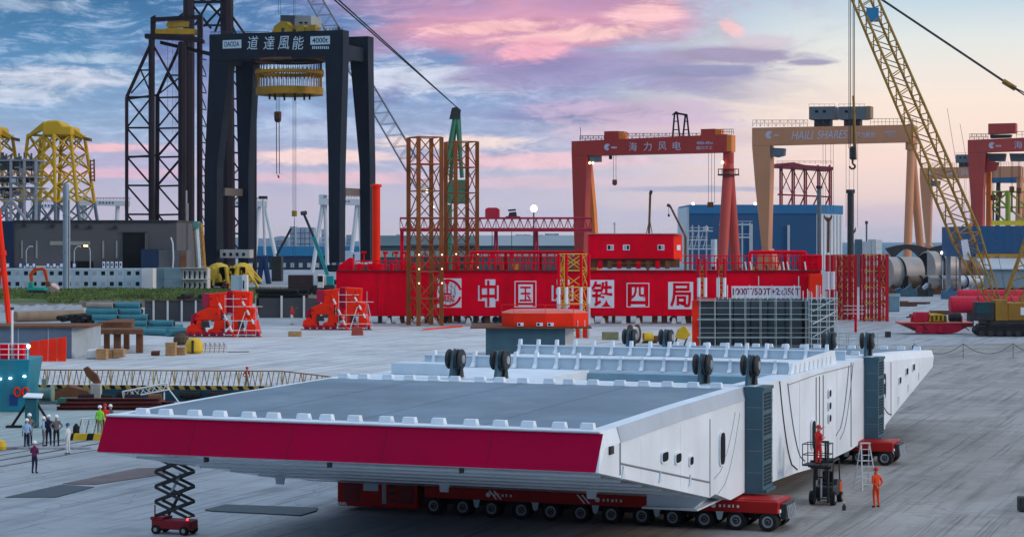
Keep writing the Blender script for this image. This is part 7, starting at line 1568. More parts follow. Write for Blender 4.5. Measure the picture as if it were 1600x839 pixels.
# ---------------------------------------------------------------- red and orange yard gantries
G_RED = mat('gantry_red', (.42, .05, .042), .5, 0, .14, .06, .25, (.16, .02, .02)); G_ORL = mat('gantry_glow_orange', (.72, .21, .04), .5, 0, .14, .1, .25); G_OR = mat('gantry_salmon', (.56, .25, .13), .5, 0, .12, .05, .22, (.2, .08, .05)); G_R2 = mat('gantry_brick', (.46, .07, .058), .5, 0, .12, .05, .2)  # the light orange copy of the red carries the glow on right-facing ends
LETG = mat('letter_lilac', (.50, .50, .60), .5, 0, .05, .2, .1)
def emblem(f, px, py, r, R, m=LETG):
    q = f.p(px, py); s = f.o.y / F * r; n = 14
    pts = [(q.x + s * math.cos(t) * (1 if t < 4 else .8), -.06, q.z + s * math.sin(t)) for t in [.6 + 4.6 * i / n for i in range(n + 1)]]; inn = [(q.x + s * .25 + s * .55 * math.cos(t), -.06, q.z + s * .15 + s * .5 * math.sin(t)) for t in [.6 + 4.6 * i / n for i in range(n + 1)]]
    MB(f.M).prism(pts + inn[::-1], (0, .05, 0)).build('emblem', m, R); MB(f.M).tube((q.x - s * .1, -.08, q.z + s * .35), (q.x - s * .1, -.02, q.z + s * .35), s * .5, 12).build('emblem', m, R)
    for k in range(4): a = f.p(px + r * 1.2 + k * 2.2, py + .5); f.box('emblem_mark', (a.x, -.06, a.z - .35), (a.x + .35, -.01, a.z + .2), m, R)
def gantry_red():
    f = Fr(893, 620); R = thing('gantry_crane', 'red goliath gantry crane with four white Chinese characters and twin tube legs', 'gantry crane', f.W(f.x(1010), 6, 0), 'gantry cranes'); D = 12
    f.prism('beam', [(893, 221), (1135, 210), (1135, 238), (893, 244)], 0, 5, G_RED, R); x1 = f.x(1135); f.box('beam_end', (x1 + .01, .2, f.p(1135, 237).z), (x1 + 1.5, 4.8, f.p(1135, 211).z), G_ORL, R)
    f.prism('rear_beam', [(905, 222), (1145, 212), (1145, 236), (905, 242)], D, 3, G_RED, R)
    f.prism('leg', [(893.2, 244.2), (917, 243.6), (911, 410), (911, 442), (898, 443), (898, 405)], .02, 4.9, G_RED, R); f.prism('leg', [(905, 242.4), (920, 242), (928, 330), (934, 442), (922, 443), (918, 330)], D + .02, 3, G_ORL, R)
    ft = Vector((f.x(905), 0, 0)); 
    for px, y in ((905, 0), (928, D)): z = f.p(px, 442, y).z; x = f.x(px, y); f.box('travel_bogie', (x - 2.5, y - .5, 0), (x + 2.5, y + 4, max(1, z)), DARK, R)
    f.box('operator_cab', (f.x(921), .5, f.p(921, 253).z), (f.x(934), 4, f.p(921, 242.6).z), mat('cab_slate', (.12, .15, .18), .4), R)
    for px in (921, 926): q = f.p(px, 255); MB(f.M).lathe([(.05, -.4), (.35, -.1), (.35, .2), (.05, .4)], 8, (q.x, .2, q.z)).build('flood_lamp', emis('gantry_flood', (1, .75, .4), 4), R)
    # tube legs
    ap = f.p(1138, 246, 2); z = f.p(1138, 248, 2).z
    MB(f.M).tube((ap.x, 2.2, z - 1.5), (ap.x, 2.2, f.p(1135, 238).z), 1.6, 14).build('leg_head', G_RED, R); MB(f.M).tube((ap.x, 2.2, z - 5), (ap.x, 2.2, z - 4.6), 3.2, 18).build('gallery', DARK, R); MB(f.M).tube((ap.x, 2.2, z - 3.2), (ap.x, 2.2, z - 3.05), 3.2, 18).build('gallery_rail', G_RED, R)
    for k in range(10): t = k * .628; f.bar('gallery_post', (ap.x + 3.1 * math.cos(t), 2.2 + 3.1 * math.sin(t), z - 4.6), (ap.x + 3.1 * math.cos(t), 2.2 + 3.1 * math.sin(t), z - 3), .08, G_RED, R)
    for px, y in ((1127, -4), (1151, 10)): g = Vector((f.x(px, y), y, 1.5)); f.bar('tube_leg', (ap.x, 2.2, z - 1), g, 1.5, G_R2, R, kind='cyl16'); f.box('travel_bogie', (g.x - 2, y - 2, 0), (g.x + 2, y + 2, 1.6), DARK, R)
    q = f.p(1129, 254, 0); MB(f.M).lathe([(.1, -.4), (.4, -.2), (.4, .2), (.1, .4)], 10, (q.x, 0, q.z)).build('flood_lamp', emis('gantry_flood', (1, .75, .4), 4), R)
    for a, b, c, d in ((944, 966, 205.5, 219.5), (1095, 1117, 202, 213.5)): f.prism('machine_house', [(a, d), (b, d - .8), (b, c - .6), (a, c)], .3, 4.4, G_RED, R); x = f.x(b); f.prism('machine_house_end', [(b + .1, d - .8), (b + 9, d - 1.6), (b + 9, c), (b + .1, c - .4)], .6, 3.8, G_ORL, R)
    rails(f, 906, 944, 220.5, R, DARK, .2, 9, 8); rails(f, 976, 1094, 217, R, DARK, .2, 20, 8); rails(f, 1126, 1146, 210.5, R, DARK, .2, 6, 8, False)
    f.bar('aerial', f.p(907, 219, 1), f.p(907, 199, 1), .08, DARK, R)
    for (x0, x1), t in (((1051, 1054), 177), ((1062, 1058), 177), ((1067, 1071), 179), ((1077, 1073), 179)): f.bar('davit_leg', f.p(x0, 215, 2), f.p(x1, t, 2), .28, MATS['tower_dark'], R)
    for py in (190, 203): f.bar('davit_strut', f.p(1052, py, 2), f.p(1061, py, 2), .15, MATS['tower_dark'], R); f.bar('davit_strut', f.p(1069, py, 2), f.p(1076, py, 2), .15, MATS['tower_dark'], R)
    f.bar('davit_arm', f.p(1055, 177, 2), f.p(1073, 180, 2), .3, MATS['tower_dark'], R); f.prism('davit_cap', [(1049, 180), (1062, 178), (1056, 174)], 1.5, 1, MATS['tower_dark'], R)
    emblem(f, 949, 230, 5.2, R)
    for px, ch in ((989, '海'), (1012, '力'), (1035, '风'), (1057.5, '电')): put_text(f, ch, px, 229.5 - (px - 989) * .02, 12.5, 13.5, LETG, R, -.05, 0)
    put_text(f, '400t-45m', 1101, 223.5, 25, 5, LETG, R); put_text(f, '国力海工', 1101, 231.2, 25, 5.5, LETG, R)
    for px, y in ((958.5, 3), (962.5, 3)): f.bar('hoist_rope', f.p(px, 240, y), f.p(px, 281, y), .06, DARK, R)
    q = f.p(960.5, 285, 3); MB(f.M).box((q.x - .7, 2.6, q.z - .8), (q.x + .7, 3.4, q.z + .8)).build('hook_block', RUST, R, .2); q = f.p(960.5, 290, 3); f.bar('hook', q, q + Vector((0, 0, 1)), .35, DARK, R); q = f.p(954, 246, 3); MB(f.M).box((q.x - .4, 2.6, q.z - .6), (q.x + .4, 3.4, q.z + .6)).build('hook_block', DARK, R)
    for px in (1107, 1112, 1116.5): f.bar('hoist_rope', f.p(px, 236, 3), f.p(px, 318, 3), .06, DARK, R)
    q = f.p(1110, 320, 3); MB(f.M).box((q.x - .9, 2.6, q.z - .8), (q.x + .9, 3.4, q.z + .8)).build('hook_block', RUST, R, .2)
gantry_red()
def gantry_orange(px0, Y, k, label, ys, m, full=True):
    # k scales the photo layout of the big orange crane about its top-left corner
    f = Fr(px0, Y); R = thing('gantry_crane', label, 'gantry crane', f.W(f.x(px0 + 128 * k), 5, 0), 'gantry cranes'); yo = ys
    Q = lambda px, py: (px0 + (px - 1175) * k, yo + (py - 199) * k); P = lambda px, py, y=0: f.p(*Q(px, py), y)
    f.prism('beam', [Q(1175, 200), Q(1427, 195), Q(1427, 222), Q(1175, 228)], 0, 5, m, R); f.prism('rear_beam', [Q(1185, 203), Q(1432, 197), Q(1432, 222), Q(1185, 227)], 12, 3, m, R)
    f.prism('leg', [Q(1175, 228.3), Q(1203, 227.6), Q(1203, 270), Q(1200, 388), Q(1190, 388), Q(1180, 290)], .02, 7, m, R)
    f.prism('leg_skirt', [Q(1190, 388.4), Q(1200, 388.4), Q(1206, 398), Q(1214, 426), Q(1180, 426), Q(1184, 400)], -.5, 9, m, R)
    ap = P(1424, 224, 3)
    MB(f.M).tube((ap.x, 3, ap.z - 2.5), (ap.x, 3, ap.z + 1), 2.2, 14).build('leg_head', m, R)
    for px, y in ((1417, -5), (1441, 12)): q = Q(px, 410); g = Vector((f.x(q[0], y), y, 1.6)); f.bar('tube_leg', (ap.x, 3, ap.z - 1.5), g, 1.55 if full else 2.0, m, R, kind='cyl16'); f.box('leg_foot', (g.x - 3, y - 3, .0), (g.x + 3, y + 3, 3.4), m, R)
    g0, g1 = Vector((f.x(Q(1417, 410)[0], -5), -5, 0)), Vector((f.x(Q(1441, 410)[0], 12), 12, 0)); f.bar('sill_beam', g0 + Vector((0, 0, 4.4)), g1 + Vector((0, 0, 4.4)), 1.3, m, R)
    # operator cab, trolley houses
    f.prism('operator_cab', [Q(1203.2, 244), Q(1213, 246), Q(1224, 243), Q(1225, 232), Q(1203.2, 231)], 1, 4, MATS['cab_slate'], R)
    rails(f, Q(1176, 0)[0], Q(1262, 0)[0], Q(0, 198)[1], R, RUST, .2, 14, 10 * k); rails(f, Q(1360, 0)[0], Q(1432, 0)[0], Q(0, 196)[1], R, RUST, .2, 12, 10 * k, False)
    hs = mat('winch_house_slate', (.13, .15, .165), .5, 0, .15, .1, .2)
    for a, b in ((1264, 1305), (1310.5, 1352)):
        f.prism('winch_house', [Q(a, 187), Q(b, 186.5), Q(b, 166.5), Q(a, 167)], 0, 7, hs, R)
        for t in (8, 22): f.prism('winch_undercarriage', [Q(a + t, 200), Q(a + t + 11, 199.5), Q(a + t + 11, 187.3), Q(a + t, 187.3)], 1, 5, DARK, R)
        for t in (12, 24): q = P(a + t, 174.5); f.box('winch_window', (q.x - .6, -.1, q.z - .5), (q.x + .6, -.01, q.z + .5), HOLE, R)
        for t in range(6): q = P(a + t * 8, 166.6); f.bar('rail_post', q, q + Vector((0, 0, .9)), .05, DARK, R)
        f.bar('hand_rail', P(a, 163), P(b, 163), .06, DARK, R)
    f.prism('winch_house_end', [Q(1352.2, 186.5), Q(1360, 185), Q(1360, 166), Q(1352.2, 166.3)], .5, 6, mat('winch_house_tan', (.26, .18, .12), .5), R)
    emblem(f, *Q(1202, 211), 6 * k, R)
    if k > .9: put_text(f, 'HAILI', 1254, 211.5, 34, 13, LETG, R, -.05, .0, .25); put_text(f, 'SHARES', 1300.5, 210.5, 46, 13, LETG, R, -.05, 0, .25); put_text(f, '海力股份', 1352.5, 211, 29, 9, LETG, R, -.05, .01, .1); put_text(f, '海力海工', 1391, 212, 16, 5, LETG, R); put_text(f, '400T', 1391, 206.6, 18, 3.2, LETG, R)
    else: put_text(f, 'HAILI', *Q(1254, 211.5), 34 * k, 13 * k, LETG, R, -.05, 0, .25); put_text(f, 'SHARES', *Q(1300.5, 210.5), 46 * k, 13 * k, LETG, R, -.05, 0, .25)
    for px, y1 in ((1286, 332), (1290, 332), (1298, 332), (1302, 332), (1322, 355), (1327, 355), (1334, 355), (1340, 355)):
        f.bar('hoist_rope', P(px, 224, 3), P(px, y1, 3), .07, DARK, R)
    for px, y1 in ((1294, 340), (1331, 360)):
        q = P(px, y1, 3); w = 1.5 * k * Y / 800
        MB(f.M).prism([(q.x - w, 2.4, q.z + w * .8), (q.x - w, 2.4, q.z - w * .2), (q.x - w * .4, 2.4, q.z - w), (q.x + w * .4, 2.4, q.z - w), (q.x + w, 2.4, q.z - w * .2), (q.x + w, 2.4, q.z + w * .8), (q.x + w * .6, 2.4, q.z), (q.x - w * .6, 2.4, q.z)], (0, 1.2, 0)).build('hook_block', RUST, R, .1)
        if full: e = P(px, y1 + 55, 3); f.bar('sling', q + Vector((0, .6, -w)), Vector((e.x, e.y, max(e.z, 1))), .5, DARK if px > 1300 else RUST, R)
    return R
gantry_orange(1175, 800, 1.0, 'salmon orange gantry crane lettered HAILI SHARES in the middle right', 199, G_OR)
gantry_orange(1437, 1250, .63, 'more distant salmon gantry crane behind the crawler boom', 262, G_OR, False)
def gantry_right():
    f = Fr(1512, 700); R = thing('gantry_crane', 'brick red gantry crane cut by the right edge', 'gantry crane', f.W(f.x(1560), 5, 0), 'gantry cranes')
    f.prism('beam', [(1512, 219), (1680, 212), (1680, 232), (1512, 239)], 0, 5, G_R2, R); f.prism('leg', [(1512.2, 239.2), (1540, 238.4), (1536, 300), (1534, 434), (1524, 434), (1517, 320)], .02, 6, G_R2, R); f.prism('rear_leg', [(1541, 240), (1548, 240), (1548, 434), (1540, 434)], 9, 3, G_ORL, R); f.prism('rear_beam', [(1524, 222), (1690, 215), (1690, 233), (1524, 239)], 9.0, 3, G_R2, R)
    f.prism('machine_house', [(1544, 210), (1587, 208), (1587, 192.5), (1544, 193.5)], .5, 5, G_R2, R); f.prism('machine_undercarriage', [(1547, 216), (1578, 215), (1580, 210.5), (1547, 211)], 1, 4, DARK, R)
    rails(f, 1515, 1544, 218.5, R, DARK, .2, 8, 9); rails(f, 1588, 1660, 215, R, DARK, .2, 8, 9, False); emblem(f, 1550, 227.5, 5, R); put_text(f, '海', 1591, 226.5, 12, 12, LETG, R, -.05, 0); put_text(f, '力', 1616, 225.5, 12, 12, LETG, R, -.05, 0)
    for a, b in ((1543, 1571), (1577, 1606)): f.prism('under_trolley', [(a + 2, 252), (b - 2, 252), (b, 240), (a, 240)], 4, 4, MATS['winch_house_slate'], R)
    f.prism('operator_cab', [(1541, 270), (1556, 266), (1560, 254), (1541, 252)], 2, 3, G_RED, R)
    for px, y1 in ((1552, 305), (1562, 300), (1581, 292), (1592, 294)):
        for d in (-1, 1): f.bar('hoist_rope', f.p(px + d, 252, 5), f.p(px + d, y1, 5), .07, DARK, R)
        q = f.p(px, y1 + 4, 5); MB(f.M).box((q.x - .8, 4.4, q.z - 1), (q.x + .8, 5.6, q.z + 1)).build('hook_block', RUST, R, .2); f.bar('sling', q, f.p(px, y1 + 40, 5), .3, RUST, R)
    x = f.x(1528); f.box('travel_bogie', (x - 4, -1, 0), (x + 4, 7, 1.2), DARK, R)
    # green structure beyond
    gm = mat('leaf_green_steel', (.24, .32, .05), .5); f2 = Fr(1545, 1000, 0); R = thing('offshore_jacket', 'bright green tubular jacket frame under the brick red gantry', 'jacket', f2.W(f2.x(1575), 0, 0)); P = lambda px, py, y=0: f2.p(px, py, y)
    for px in (1548, 1575, 1606): f2.bar('leg', Vector((f2.x(px), 0, 0)), P(px, 298), 1.3 if px == 1575 else .7, gm, R)
    for py in (300, 324, 350): f2.bar('strut', P(1548, py), P(1606, py), .5, gm, R)
    for a, b in (((1548, 300), (1575, 324)), ((1575, 300), (1548, 324)), ((1575, 300), (1606, 324)), ((1548, 324), (1575, 350)), ((1575, 324), (1606, 350))): f2.bar('brace', P(*a), P(*b), .5, gm, R)
    f2.prism('platform', [(1544, 352), (1610, 352), (1610, 345), (1544, 345)], -2, 4, mat('bright_yellow_deck', (.60, .50, .04), .5), R)
    f3 = Fr(1540, 1400, 0); R = thing('factory_hall', 'distant blue block under the far gantry beam at right', 'hall', f3.W(f3.x(1580), 0, 0)); f3.prism('upper_block', [(1545, 285), (1640, 285), (1640, 277), (1545, 277)], 0, 20, mat('blue_block', (.02, .10, .22), .5), R)
    for px in (1560, 1630): f3.bar('column', Vector((f3.x(px), 5, 0)), f3.p(px, 285, 5), 1.5, DARK, R)
gantry_right()
# ---------------------------------------------------------------- truss gantry and jib cranes behind the beam
def truss_gantry():
    f = Fr(625, 430, -.05); R = thing('truss_gantry', 'long red truss gantry crane spanning behind the lattice towers', 'gantry crane', f.W(f.x(780), 0, 0)); m = mat('truss_red', (.38, .02, .05), .5, 0, .15, .3, .2); P = lambda px, py, y=0: f.p(px, py, y)
    for y in (0, 2.6):
        f.bar('chord', P(625, 341, y), P(925, 341, y), .22, m, R); f.bar('chord', P(625, 359, y), P(925, 359, y), .38, m, R); n = 48
        for k in range(n): a = 625 + 300 * k / n; b = 625 + 300 * (k + 1) / n; f.bar('brace', P(a, 359 if k % 2 else 341, y), P(b, 341 if k % 2 else 359, y), .09, m, R)
    for k in range(25): a = 625 + 300 * k / 24; f.bar('rail_post', P(a, 341, -.4), P(a, 359, -.4), .07, m, R); f.bar('tie', P(a, 359), P(a, 359, 2.6), .08, m, R)
    f.prism('lower_boom', [(625, 362), (925, 362), (925, 359.4), (625, 359.4)], -.3, 3.4, m, R)
    for px, y0 in ((628, 0), (775, 0), (838, 0)):
        for d in (-4, 4): f.bar('leg', Vector((f.x(px + d * (1.2 if px > 700 else .3), 1.3), 1.3, 0)), P(px + d * .3, 362, 1.3), .22, m if px != 628 else RED, R)
    f.prism('cabin', [(758, 340), (780, 340), (780, 327), (776, 324.5), (762, 324.5), (758, 327)], 0, 2.6, mat('cabin_red', (.48, .03, .05), .5), R, .1); f.prism('winch', [(793, 340.5), (808, 340.5), (806, 331), (796, 332)], 0, 2, DARK, R); f.bar('winch_cover', P(794, 329, 1), P(806, 328, 1), .2, DARK, R); f.prism('winch_base', [(790, 341), (812, 341), (812, 338), (790, 338)], -.2, 2.8, m, R)
    for px in (769, 799.5): f.bar('hoist_rope', P(px, 362, 1.3), P(px, 398, 1.3), .06, DARK, R); q = P(px, 400, 1.3); MB(f.M).box((q.x - .5, .9, q.z - .6), (q.x + .5, 1.7, q.z + .6)).build('hook_block', RED, R, .1)
    # floodlight mast
    Lm = thing('floodlight_mast', 'bright floodlight mast glowing behind the truss gantry', 'floodlight', ((834 - 800) * 460 / F, 460, 0)); q = at(834, 326, 460); bar('pole', (q.x, 460, 0), q, .16, DARK, Lm); MB().lathe([(.1, -.8), (.45, -.6), (.7, -.3), (.75, 0), (.7, .3), (.45, .6), (.1, .8)], 18, q).build('lamp_head', emis('flood_white', (1, .97, .92), 6), Lm)
    for px, lab in ((1083, 'floodlight on the roof edge at the left corner of the blue hall'), (1137, 'floodlight on the blue hall roof seen between the red tube legs'), (1180, 'floodlight beside the salmon gantry leg at the blue hall')):
        q = at(px, 318.5, 893); o = thing('floodlight', lab, 'floodlight', (q.x, 893, q.z - 1.6), 'hall roof floodlights'); bar('bracket', (q.x, 894.5, q.z - 1.2), (q.x, 893, q.z), .2, DARK, o); MB().lathe([(.1, -.55), (.35, -.45), (.55, -.15), (.55, .15), (.35, .45), (.1, .55)], 14, q).build('lamp_head', emis('flood_white', (1, .97, .92), 6), o)
    # green harbour crane
    gm = mat('harbour_green', (.05, .20, .12), .5, 0, .25, .1, .3); f = Fr(712, 690, 0); R = thing('harbour_crane', 'green harbour crane with a long lattice boom behind the towers', 'crane', f.W(f.x(712), 0, 0)); P = lambda px, py, y=0: f.p(px, py, y)
    f.bar('mast', P(694, 282), P(712, 180), .9, gm, R); f.bar('mast', P(712, 180), P(704, 282, 3), .7, gm, R); f.bar('stay', P(714, 180), P(722, 278), .7, gm, R); f.bar('stay', P(717, 178), P(720, 240, 4), .6, gm, R); f.prism('mast_head', [(702, 186), (718, 186), (720, 172), (714, 167), (706, 169)], -1, 3, DARK, R)
    f.prism('machine_house', [(700, 318), (728, 318), (728, 281), (704, 281), (694, 292)], -3, 8, gm, R, .2); f.prism('cab', [(655, 300), (676, 304), (674, 290), (656, 284)], -4, 5, CREAM, R, .2); f.box('tower', (f.x(699), -2, 0), (f.x(706), 3, P(0, 320).z), gm, R); f.bar('cross_beam', P(697, 250), P(722, 250), .5, gm, R)
    gb = mat('boom_grey', (.22, .23, .25), .5, 0, .15, .3, .2); a, b = f.w(668, 300, -2), f.w(468, -42, 30); lattice(a, b, 5.2, 4.4, 40, .2, .09, gb, R, 4.4, 3.6, side=(1, 0, .3), faces=(0, 1, 2, 3))
    for d in (0, 1.2, 4.5, 5.7): bar('pendant', f.w(716, 170), f.w(519 + d, -2 - d * .4, 25), .16, DARK, R)
    for px, py in ((655, 300), (667, 299), (676, 324), (690, 325)):
        q = f.w(px, py, -8); bar('lamp_bracket', q, f.w(px + 2, py + 1, -3), .2, DARK, R); MB().lathe([(.1, -.5), (.55, -.2), (.55, .2), (.1, .5)], 8, q).build('flood_lamp', emis('gantry_flood', (1, .75, .4), 4), R)
    # red derrick behind orange crane
    m2 = mat('derrick_red', (.26, .035, .05), .5); f = Fr(1258, 1050, 0); R = thing('offshore_jacket', 'dark red lattice topside frame behind the blue hall', 'jacket', f.W(f.x(1258), 0, 0)); P = lambda px, py, y=0: f.p(px, py, y)
    xs = (1219, 1238, 1257, 1278, 1296)
    for px in xs: f.bar('leg', Vector((f.x(px), 0, 0)), P(px, 258), .5, m2, R); f.bar('leg', Vector((f.x(px + 3, 20), 20, 0)), P(px + 3, 262, 20), .4, m2, R)
    for py in (260, 304): f.bar('strut', P(1215, py), P(1300, py + 4), .4, m2, R)
    for a, b in zip(xs, xs[1:]): f.bar('brace', P(a, 304), P(b, 262), .25, m2, R); f.bar('brace', P(a, 262), P(b, 304), .25, m2, R); f.bar('brace', P(a, 350), P(b, 306), .4, m2, R)
    f.prism('deck', [(1212, 260), (1302, 266), (1302, 261), (1258, 258), (1240, 254), (1212, 256)], -3, 26, m2, R); rails(f, 1214, 1300, 256, R, m2, -2, 10, 4, False)
    for px, y0 in ((1280, 295), (1354, 300)): R = thing('flue_stack', 'slim dark steel stack behind the %s' % ('blue hall' if px < 1300 else 'container stack'), 'stack', ((px - 800) * 700 / F, 700, 0)); q = at(px, y0 + (50 if px > 1300 else 0), 700); bar('shaft', (q.x, 700, 0), q, .75 if px < 1300 else .3, mat('stack_mid_grey', (.13, .15, .17), .5), R, kind='cyl16'); bar('cap', q, q + Vector((0, 0, 1)), 1.1 if px < 1300 else .5, DARK, R)
    R = thing('flue_stack', 'dark steel column under the salmon gantry hooks', 'stack', ((1329 - 800) * 690 / F, 690, 0)); q = at(1329, 302, 690); bar('shaft', (q.x, 690, 0), q, 1.1, DARK, R, kind='cyl16'); bar('cap', q, q + Vector((0, 0, 1.2)), 1.5, DARK, R)
truss_gantry()
# ---------------------------------------------------------------- yellow jackets, process module, white gantries, skyline
def far_left():
    ym = mat('jacket_yellow', (.54, .34, .02), .5, 0, .2, .06, .25, (.2, .10, .02)); bm_ = mat('jacket_grey', (.13, .17, .22), .5, 0, .2, .1, .2)
    def jacket(x0, lab, off=0):
        f = Fr(98 + off, 720, 0); R = thing('jacket_foundation', lab, 'jacket', f.W(f.x(98 + off), 10, 0), 'yellow jacket foundations'); P = lambda px, py, y=0: f.p(px + off, py, y); gnd_ = lambda px, y=0: Vector((f.x(px + off, y), y, 0))
        B = lambda n, p, q, r, m=ym: f.bar(n, p, q, r, m, R)
        legs = [((44, 210, 0), (28, 345, 0)), ((70, 212, -4), (60, 345, -6)), ((84, 210, -8), (87, 345, -10)), ((96, 212, 6), (90, 345, 8)), ((110, 210, -4), (124, 345, -6)), ((132, 212, 4), (152, 345, 6)), ((64, 214, 8), (52, 345, 10))]
        for a, c in legs:
            a_, c_ = P(*a), P(*c); t = a_.lerp(c_, .78); B('leg', a_, t, .62); B('leg', t, c_ + (c_ - a_) * .35, .62, bm_)
        L = lambda i, t: P(*legs[i][0]).lerp(P(*legs[i][1]), t)
        for i, j in ((0, 1), (1, 2), (2, 4), (4, 5), (1, 3), (3, 4), (6, 1), (6, 3), (3, 5), (0, 6)):
            ts = (0, .2, .4, .6, .8, 1.1)
            for k in range(5): mm = ym if k < 4 else bm_; B('brace', L(i, ts[k]), L(j, ts[k + 1]), .3, mm); B('brace', L(j, ts[k]), L(i, ts[k + 1]), .3, mm)
        f.prism('transition_piece', [(66 + off, 212), (66 + off, 196), (72 + off, 188.5), (91 + off, 188), (99 + off, 197), (112 + off, 197), (112 + off, 212)], -6, 14, ym, R, .5)
        for a, c in (((68, 190), (43, 211)), ((110, 197), (134, 215)), ((90, 190), (100, 210))):
            p, q = P(*a, 0), P(*c, 0); f.prism('arm_plate', [(a[0] + off, a[1]), (c[0] + off, c[1]), (c[0] + off, c[1] + 4), (a[0] + off, a[1] + 12)], -1.5, 3, ym, R)
        B('strut', P(43, 211), P(134, 216), .4); B('strut', P(134, 216), P(140, 219), .5); f.prism('landing', [(130 + off, 214), (140 + off, 216), (140 + off, 221), (130 + off, 219)], -2, 4, RUST, R)
        for k in range(6): B('ladder_rung', P(140 + 1.2, 252 + k * 6), P(147, 251 + k * 6), .2, RUST)
        B('ladder_rail', P(147, 249), P(147.5, 284), .3, RUST); B('ladder_rail', P(141, 250), P(142, 284), .25, RUST)
    jacket(98, 'yellow steel jacket foundation with crossed braces behind the slate hall'); jacket(-10, 'yellow steel jacket foundation cut by the left edge', -113)
    # process module
    f = Fr(0, 640, 0); R = thing('process_module', 'grey multi-deck process module full of pipework at the left edge', 'process module', f.W(f.x(20), 5, 0)); g = mat('module_grey', (.33, .34, .36), .5, 0, .2, .2, .4, (.14, .08, .06)); gd = mat('module_dark', (.10, .10, .115), .6, 0, .3, .3, .4, (.14, .06, .04)); rnd = random.Random(5); P = lambda px, py, y=0: f.p(px, py, y)
    for py in (250, 276, 292, 310): f.prism('deck', [(-40, py + 1.6), (58, py + 1.6), (58, py), (-40, py)], -2, 16, g, R)
    for px in (-30, -8, 17, 38, 56):
        for y in (-1.5, 12): f.bar('column', Vector((f.x(px, y), y, 0)), P(px, 248, y), .5, g, R)
    for px in (2, 17, 32): f.bar('support_brace', P(17, 312, -2), Vector((f.x(px * 2 - 17, -2), -2, P(0, 352).z)), .5, g, R)
    for i in range(90):
        lv = rnd.choice(((252, 275), (278, 291), (293, 309))); px = rnd.uniform(-25, 52); py = rnd.uniform(lv[0] + 2, lv[1] - 3); y = rnd.uniform(-2, 6); L = rnd.uniform(3, 12); c = rnd.choice([g, gd, gd, GALV, RUST])
        if rnd.random() < .55: f.bar('pipe', P(px, py, y), P(min(57, px + L), py, y), rnd.uniform(.15, .5), c, R)
        elif rnd.random() < .5: f.bar('pipe', P(px, lv[0], y), P(px, lv[1], y), rnd.uniform(.12, .4), c, R)
        else: q = P(px, py, y); f.box('equipment', (q.x, y, q.z - .8), (q.x + rnd.uniform(1, 2.6), y + 2, q.z + rnd.uniform(.3, 1.2)), c, R)
    f.prism('upper_module', [(-40, 265), (53, 265), (54, 249), (-40, 247)], 2, 8, mat('module_green_grey', (.20, .26, .27), .6), R)
    for i in range(16): px = rnd.uniform(-10, 56); f.bar('top_pipe', P(px, 250, 2), P(px, rnd.uniform(238, 247), 2), .3, gd, R)
    for py in (270, 286, 304): rails(f, -40, 58, py + 5, R, g, -2, 14, 5, False)
    # white gantries
    w = mat('gantry_white', (.60, .63, .66), .5, 0, .08, .08, .2)
    def wg(px0, px1, pyt, pyb, Y, lab, legs, win=0):
        f = Fr(px0, Y, .0); R = thing('gantry_crane', lab, 'gantry crane', f.W(f.x((px0 + px1) / 2), 0, 0), 'white yard gantries'); P = lambda px, py, y=0: f.p(px, py, y)
        f.prism('beam', [(px0, pyb), (px1, pyb + 1), (px1, pyt + 1), (px0, pyt)], 0, 4, w, R); rails(f, px0 + 8, px1, pyt, R, DARK, .2, 14, 4, False)
        for a, b in legs: f.bar('leg', Vector((f.x(b, 2), 2, 0)), P(a, pyb, 2), .8, w, R)
        f.prism('trolley', [(px0, pyt), (px0 + 12, pyt), (px0 + 12, pyt - 6), (px0, pyt - 6)], .5, 4, STEEL_BLUE, R)
        for k in range(5): q = P((px0 + px1) / 2 + k * 5 - 8, (pyt + pyb) / 2); f.box('beam_mark', (q.x, -.06, q.z - .35), (q.x + .55, -.01, q.z + .35), MATS['sign_blue'], R)
        return f, R
    wg(123, 203, 313, 321, 760, 'white gantry crane right of the yellow jacket', ((127, 119), (132, 138), (198, 206), (184, 178)))
    wg(48, 98, 318, 325, 800, 'small white gantry crane below the process module', ((50, 48), (88, 86)))
    wg(338, 417, 313, 322, 820, 'white gantry crane seen between the left black legs', ((344, 362), (348, 346), (405, 396), (414, 436)))
    wg(498, 566, 310, 320, 820, 'white gantry crane seen through the right black legs', ((504, 488), (508, 512), (558, 546), (562, 566)))
    f = Fr(415, 780, 0); R = thing('light_mast', 'mast with a ring of floodlights beside the white gantry', 'light mast', f.W(f.x(415), 0, 0)); f.bar('pole', Vector((f.x(415), 0, 0)), f.p(411, 312), .5, GALV, R)
    for d in (-4, 0, 4): q = f.p(411 + d, 309); f.box('lamp', (q.x - .7, -.5, q.z - .5), (q.x + .7, .5, q.z + .6), DARK, R)
    # teal small crane and blue trestles
    f = Fr(305, 560, 0); R = thing('slewing_crane', 'small teal slewing crane with rusty lattice between hall and black gantry', 'crane', f.W(f.x(308), 0, 0)); t = mat('crane_teal', (.08, .30, .28), .5); f.prism('head', [(302, 357), (310, 357), (310, 346), (302, 346)], 0, 3, t, R); f.bar('mast', Vector((f.x(312), 1, 0)), f.p(307, 357, 1), .7, STEEL_BLUE, R)
    lattice(f.w(314, 420, 2), f.w(309, 350, 2), 2.2, 2.2, 10, .2, .12, TOWY, R, side=(1, 0, 0)); bar('mast_foot', (f.w(314, 420, 2).x, 562, 0), f.w(314, 420, 2), .8, t, R)
    R = thing('trestle', 'dark blue A-frame trestle behind the yellow grabs', 'trestle', ((411 - 800) * 600 / F, 600, 0)); nb = mat('trestle_blue', (.02, .05, .14), .5)
    for a, b in ((404, 410), (420, 413)): bar('leg', ((a - 800) * 600 / F, 600, 0), at(b, 402, 600), .8, nb, R)
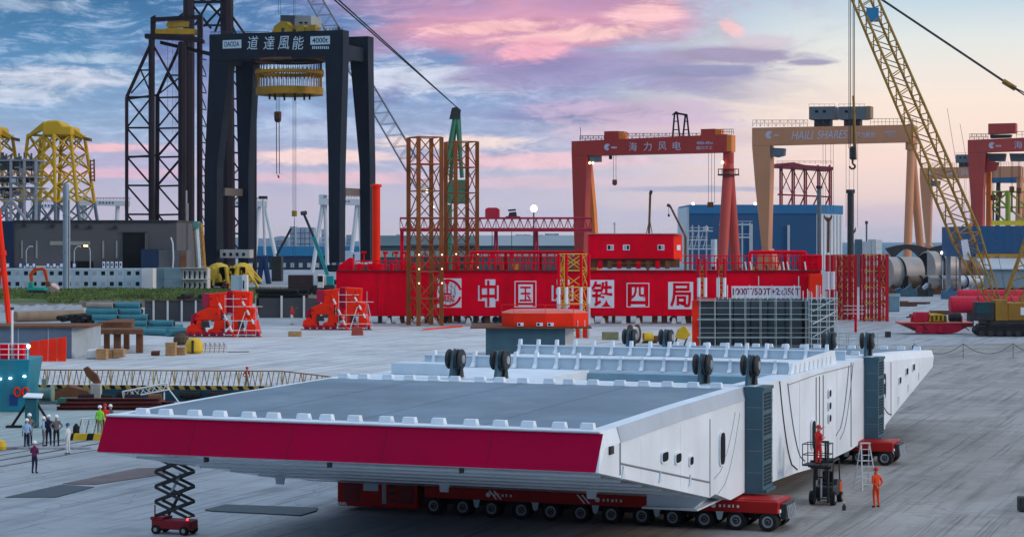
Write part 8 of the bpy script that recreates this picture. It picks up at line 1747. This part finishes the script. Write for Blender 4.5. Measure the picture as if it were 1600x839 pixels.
    bar('cap', at(406, 402, 600), at(418, 402, 600), .6, nb, R)
    # skyline
    rnd = random.Random(9); hz = mat('far_city_haze', (.26, .33, .42), .8, 0, .1, .01, .1); hz2 = mat('far_city_haze_pale', (.36, .42, .48), .8, 0, .1, .01, .1)  # distance haze is put into the blocks' pale blue base colours
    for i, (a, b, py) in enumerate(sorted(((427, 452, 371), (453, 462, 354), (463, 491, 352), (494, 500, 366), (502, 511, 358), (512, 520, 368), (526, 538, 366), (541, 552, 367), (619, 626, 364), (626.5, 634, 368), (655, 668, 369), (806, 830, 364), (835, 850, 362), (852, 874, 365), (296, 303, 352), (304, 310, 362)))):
        Y = 2300 + (i % 4) * 90; s = Y / F; R = thing('tower_block', 'haze-tinted distant city block on the skyline, %s of sixteen from the left' % ORD[i], 'building', ((a + b) / 2 * s - 800 * s, Y, 0), 'distant skyline blocks'); z = H0 - (py - HZ) * s; x0, x1 = (a - 800) * s, (b - 800) * s
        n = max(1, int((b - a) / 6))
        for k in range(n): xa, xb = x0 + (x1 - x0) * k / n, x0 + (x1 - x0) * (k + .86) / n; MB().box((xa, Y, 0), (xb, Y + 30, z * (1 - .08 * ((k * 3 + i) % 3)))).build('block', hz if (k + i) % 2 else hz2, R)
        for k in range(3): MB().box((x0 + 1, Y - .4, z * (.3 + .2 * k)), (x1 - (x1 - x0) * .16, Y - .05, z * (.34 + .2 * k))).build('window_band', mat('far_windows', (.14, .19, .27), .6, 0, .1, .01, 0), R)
    b = MB(); n = 90
    pr = [(-6000 + 6800 * k / n, 9000, (15 + 40 * (math.sin(k * .7) * .5 + .5) * (.4 + .6 * (k < 40)) + 8 * math.sin(k * 2.3)) * min(1, (n - k) / 20)) for k in range(n + 1)]
    b.loft([[(x, y - 300, 0), (x, y, z), (x, y + 400, 0)] for x, y, z in pr], close=True); q = b.build('hills', mat('far_hills', (.12, .17, .22), .9, 0, .1, .002, 0), None, 0, True); tag(q, kind='structure')
far_left()
# ---------------------------------------------------------------- evening air
def haze():
    m = bpy.data.materials.new('haze_air'); m.use_nodes = True; nt = m.node_tree; nt.nodes.clear()
    v = nt.nodes.new('ShaderNodeVolumePrincipled'); v.inputs['Color'].default_value = (.82, .88, .96, 1); v.inputs['Density'].default_value = .00002; v.inputs['Anisotropy'].default_value = .2
    o = nt.nodes.new('ShaderNodeOutputMaterial'); nt.links.new(v.outputs[0], o.inputs['Volume'])
    tag(MB().box((-12500, -900, -1.0), (12500, 20600, 130)).build('haze', m), kind='stuff')
haze()
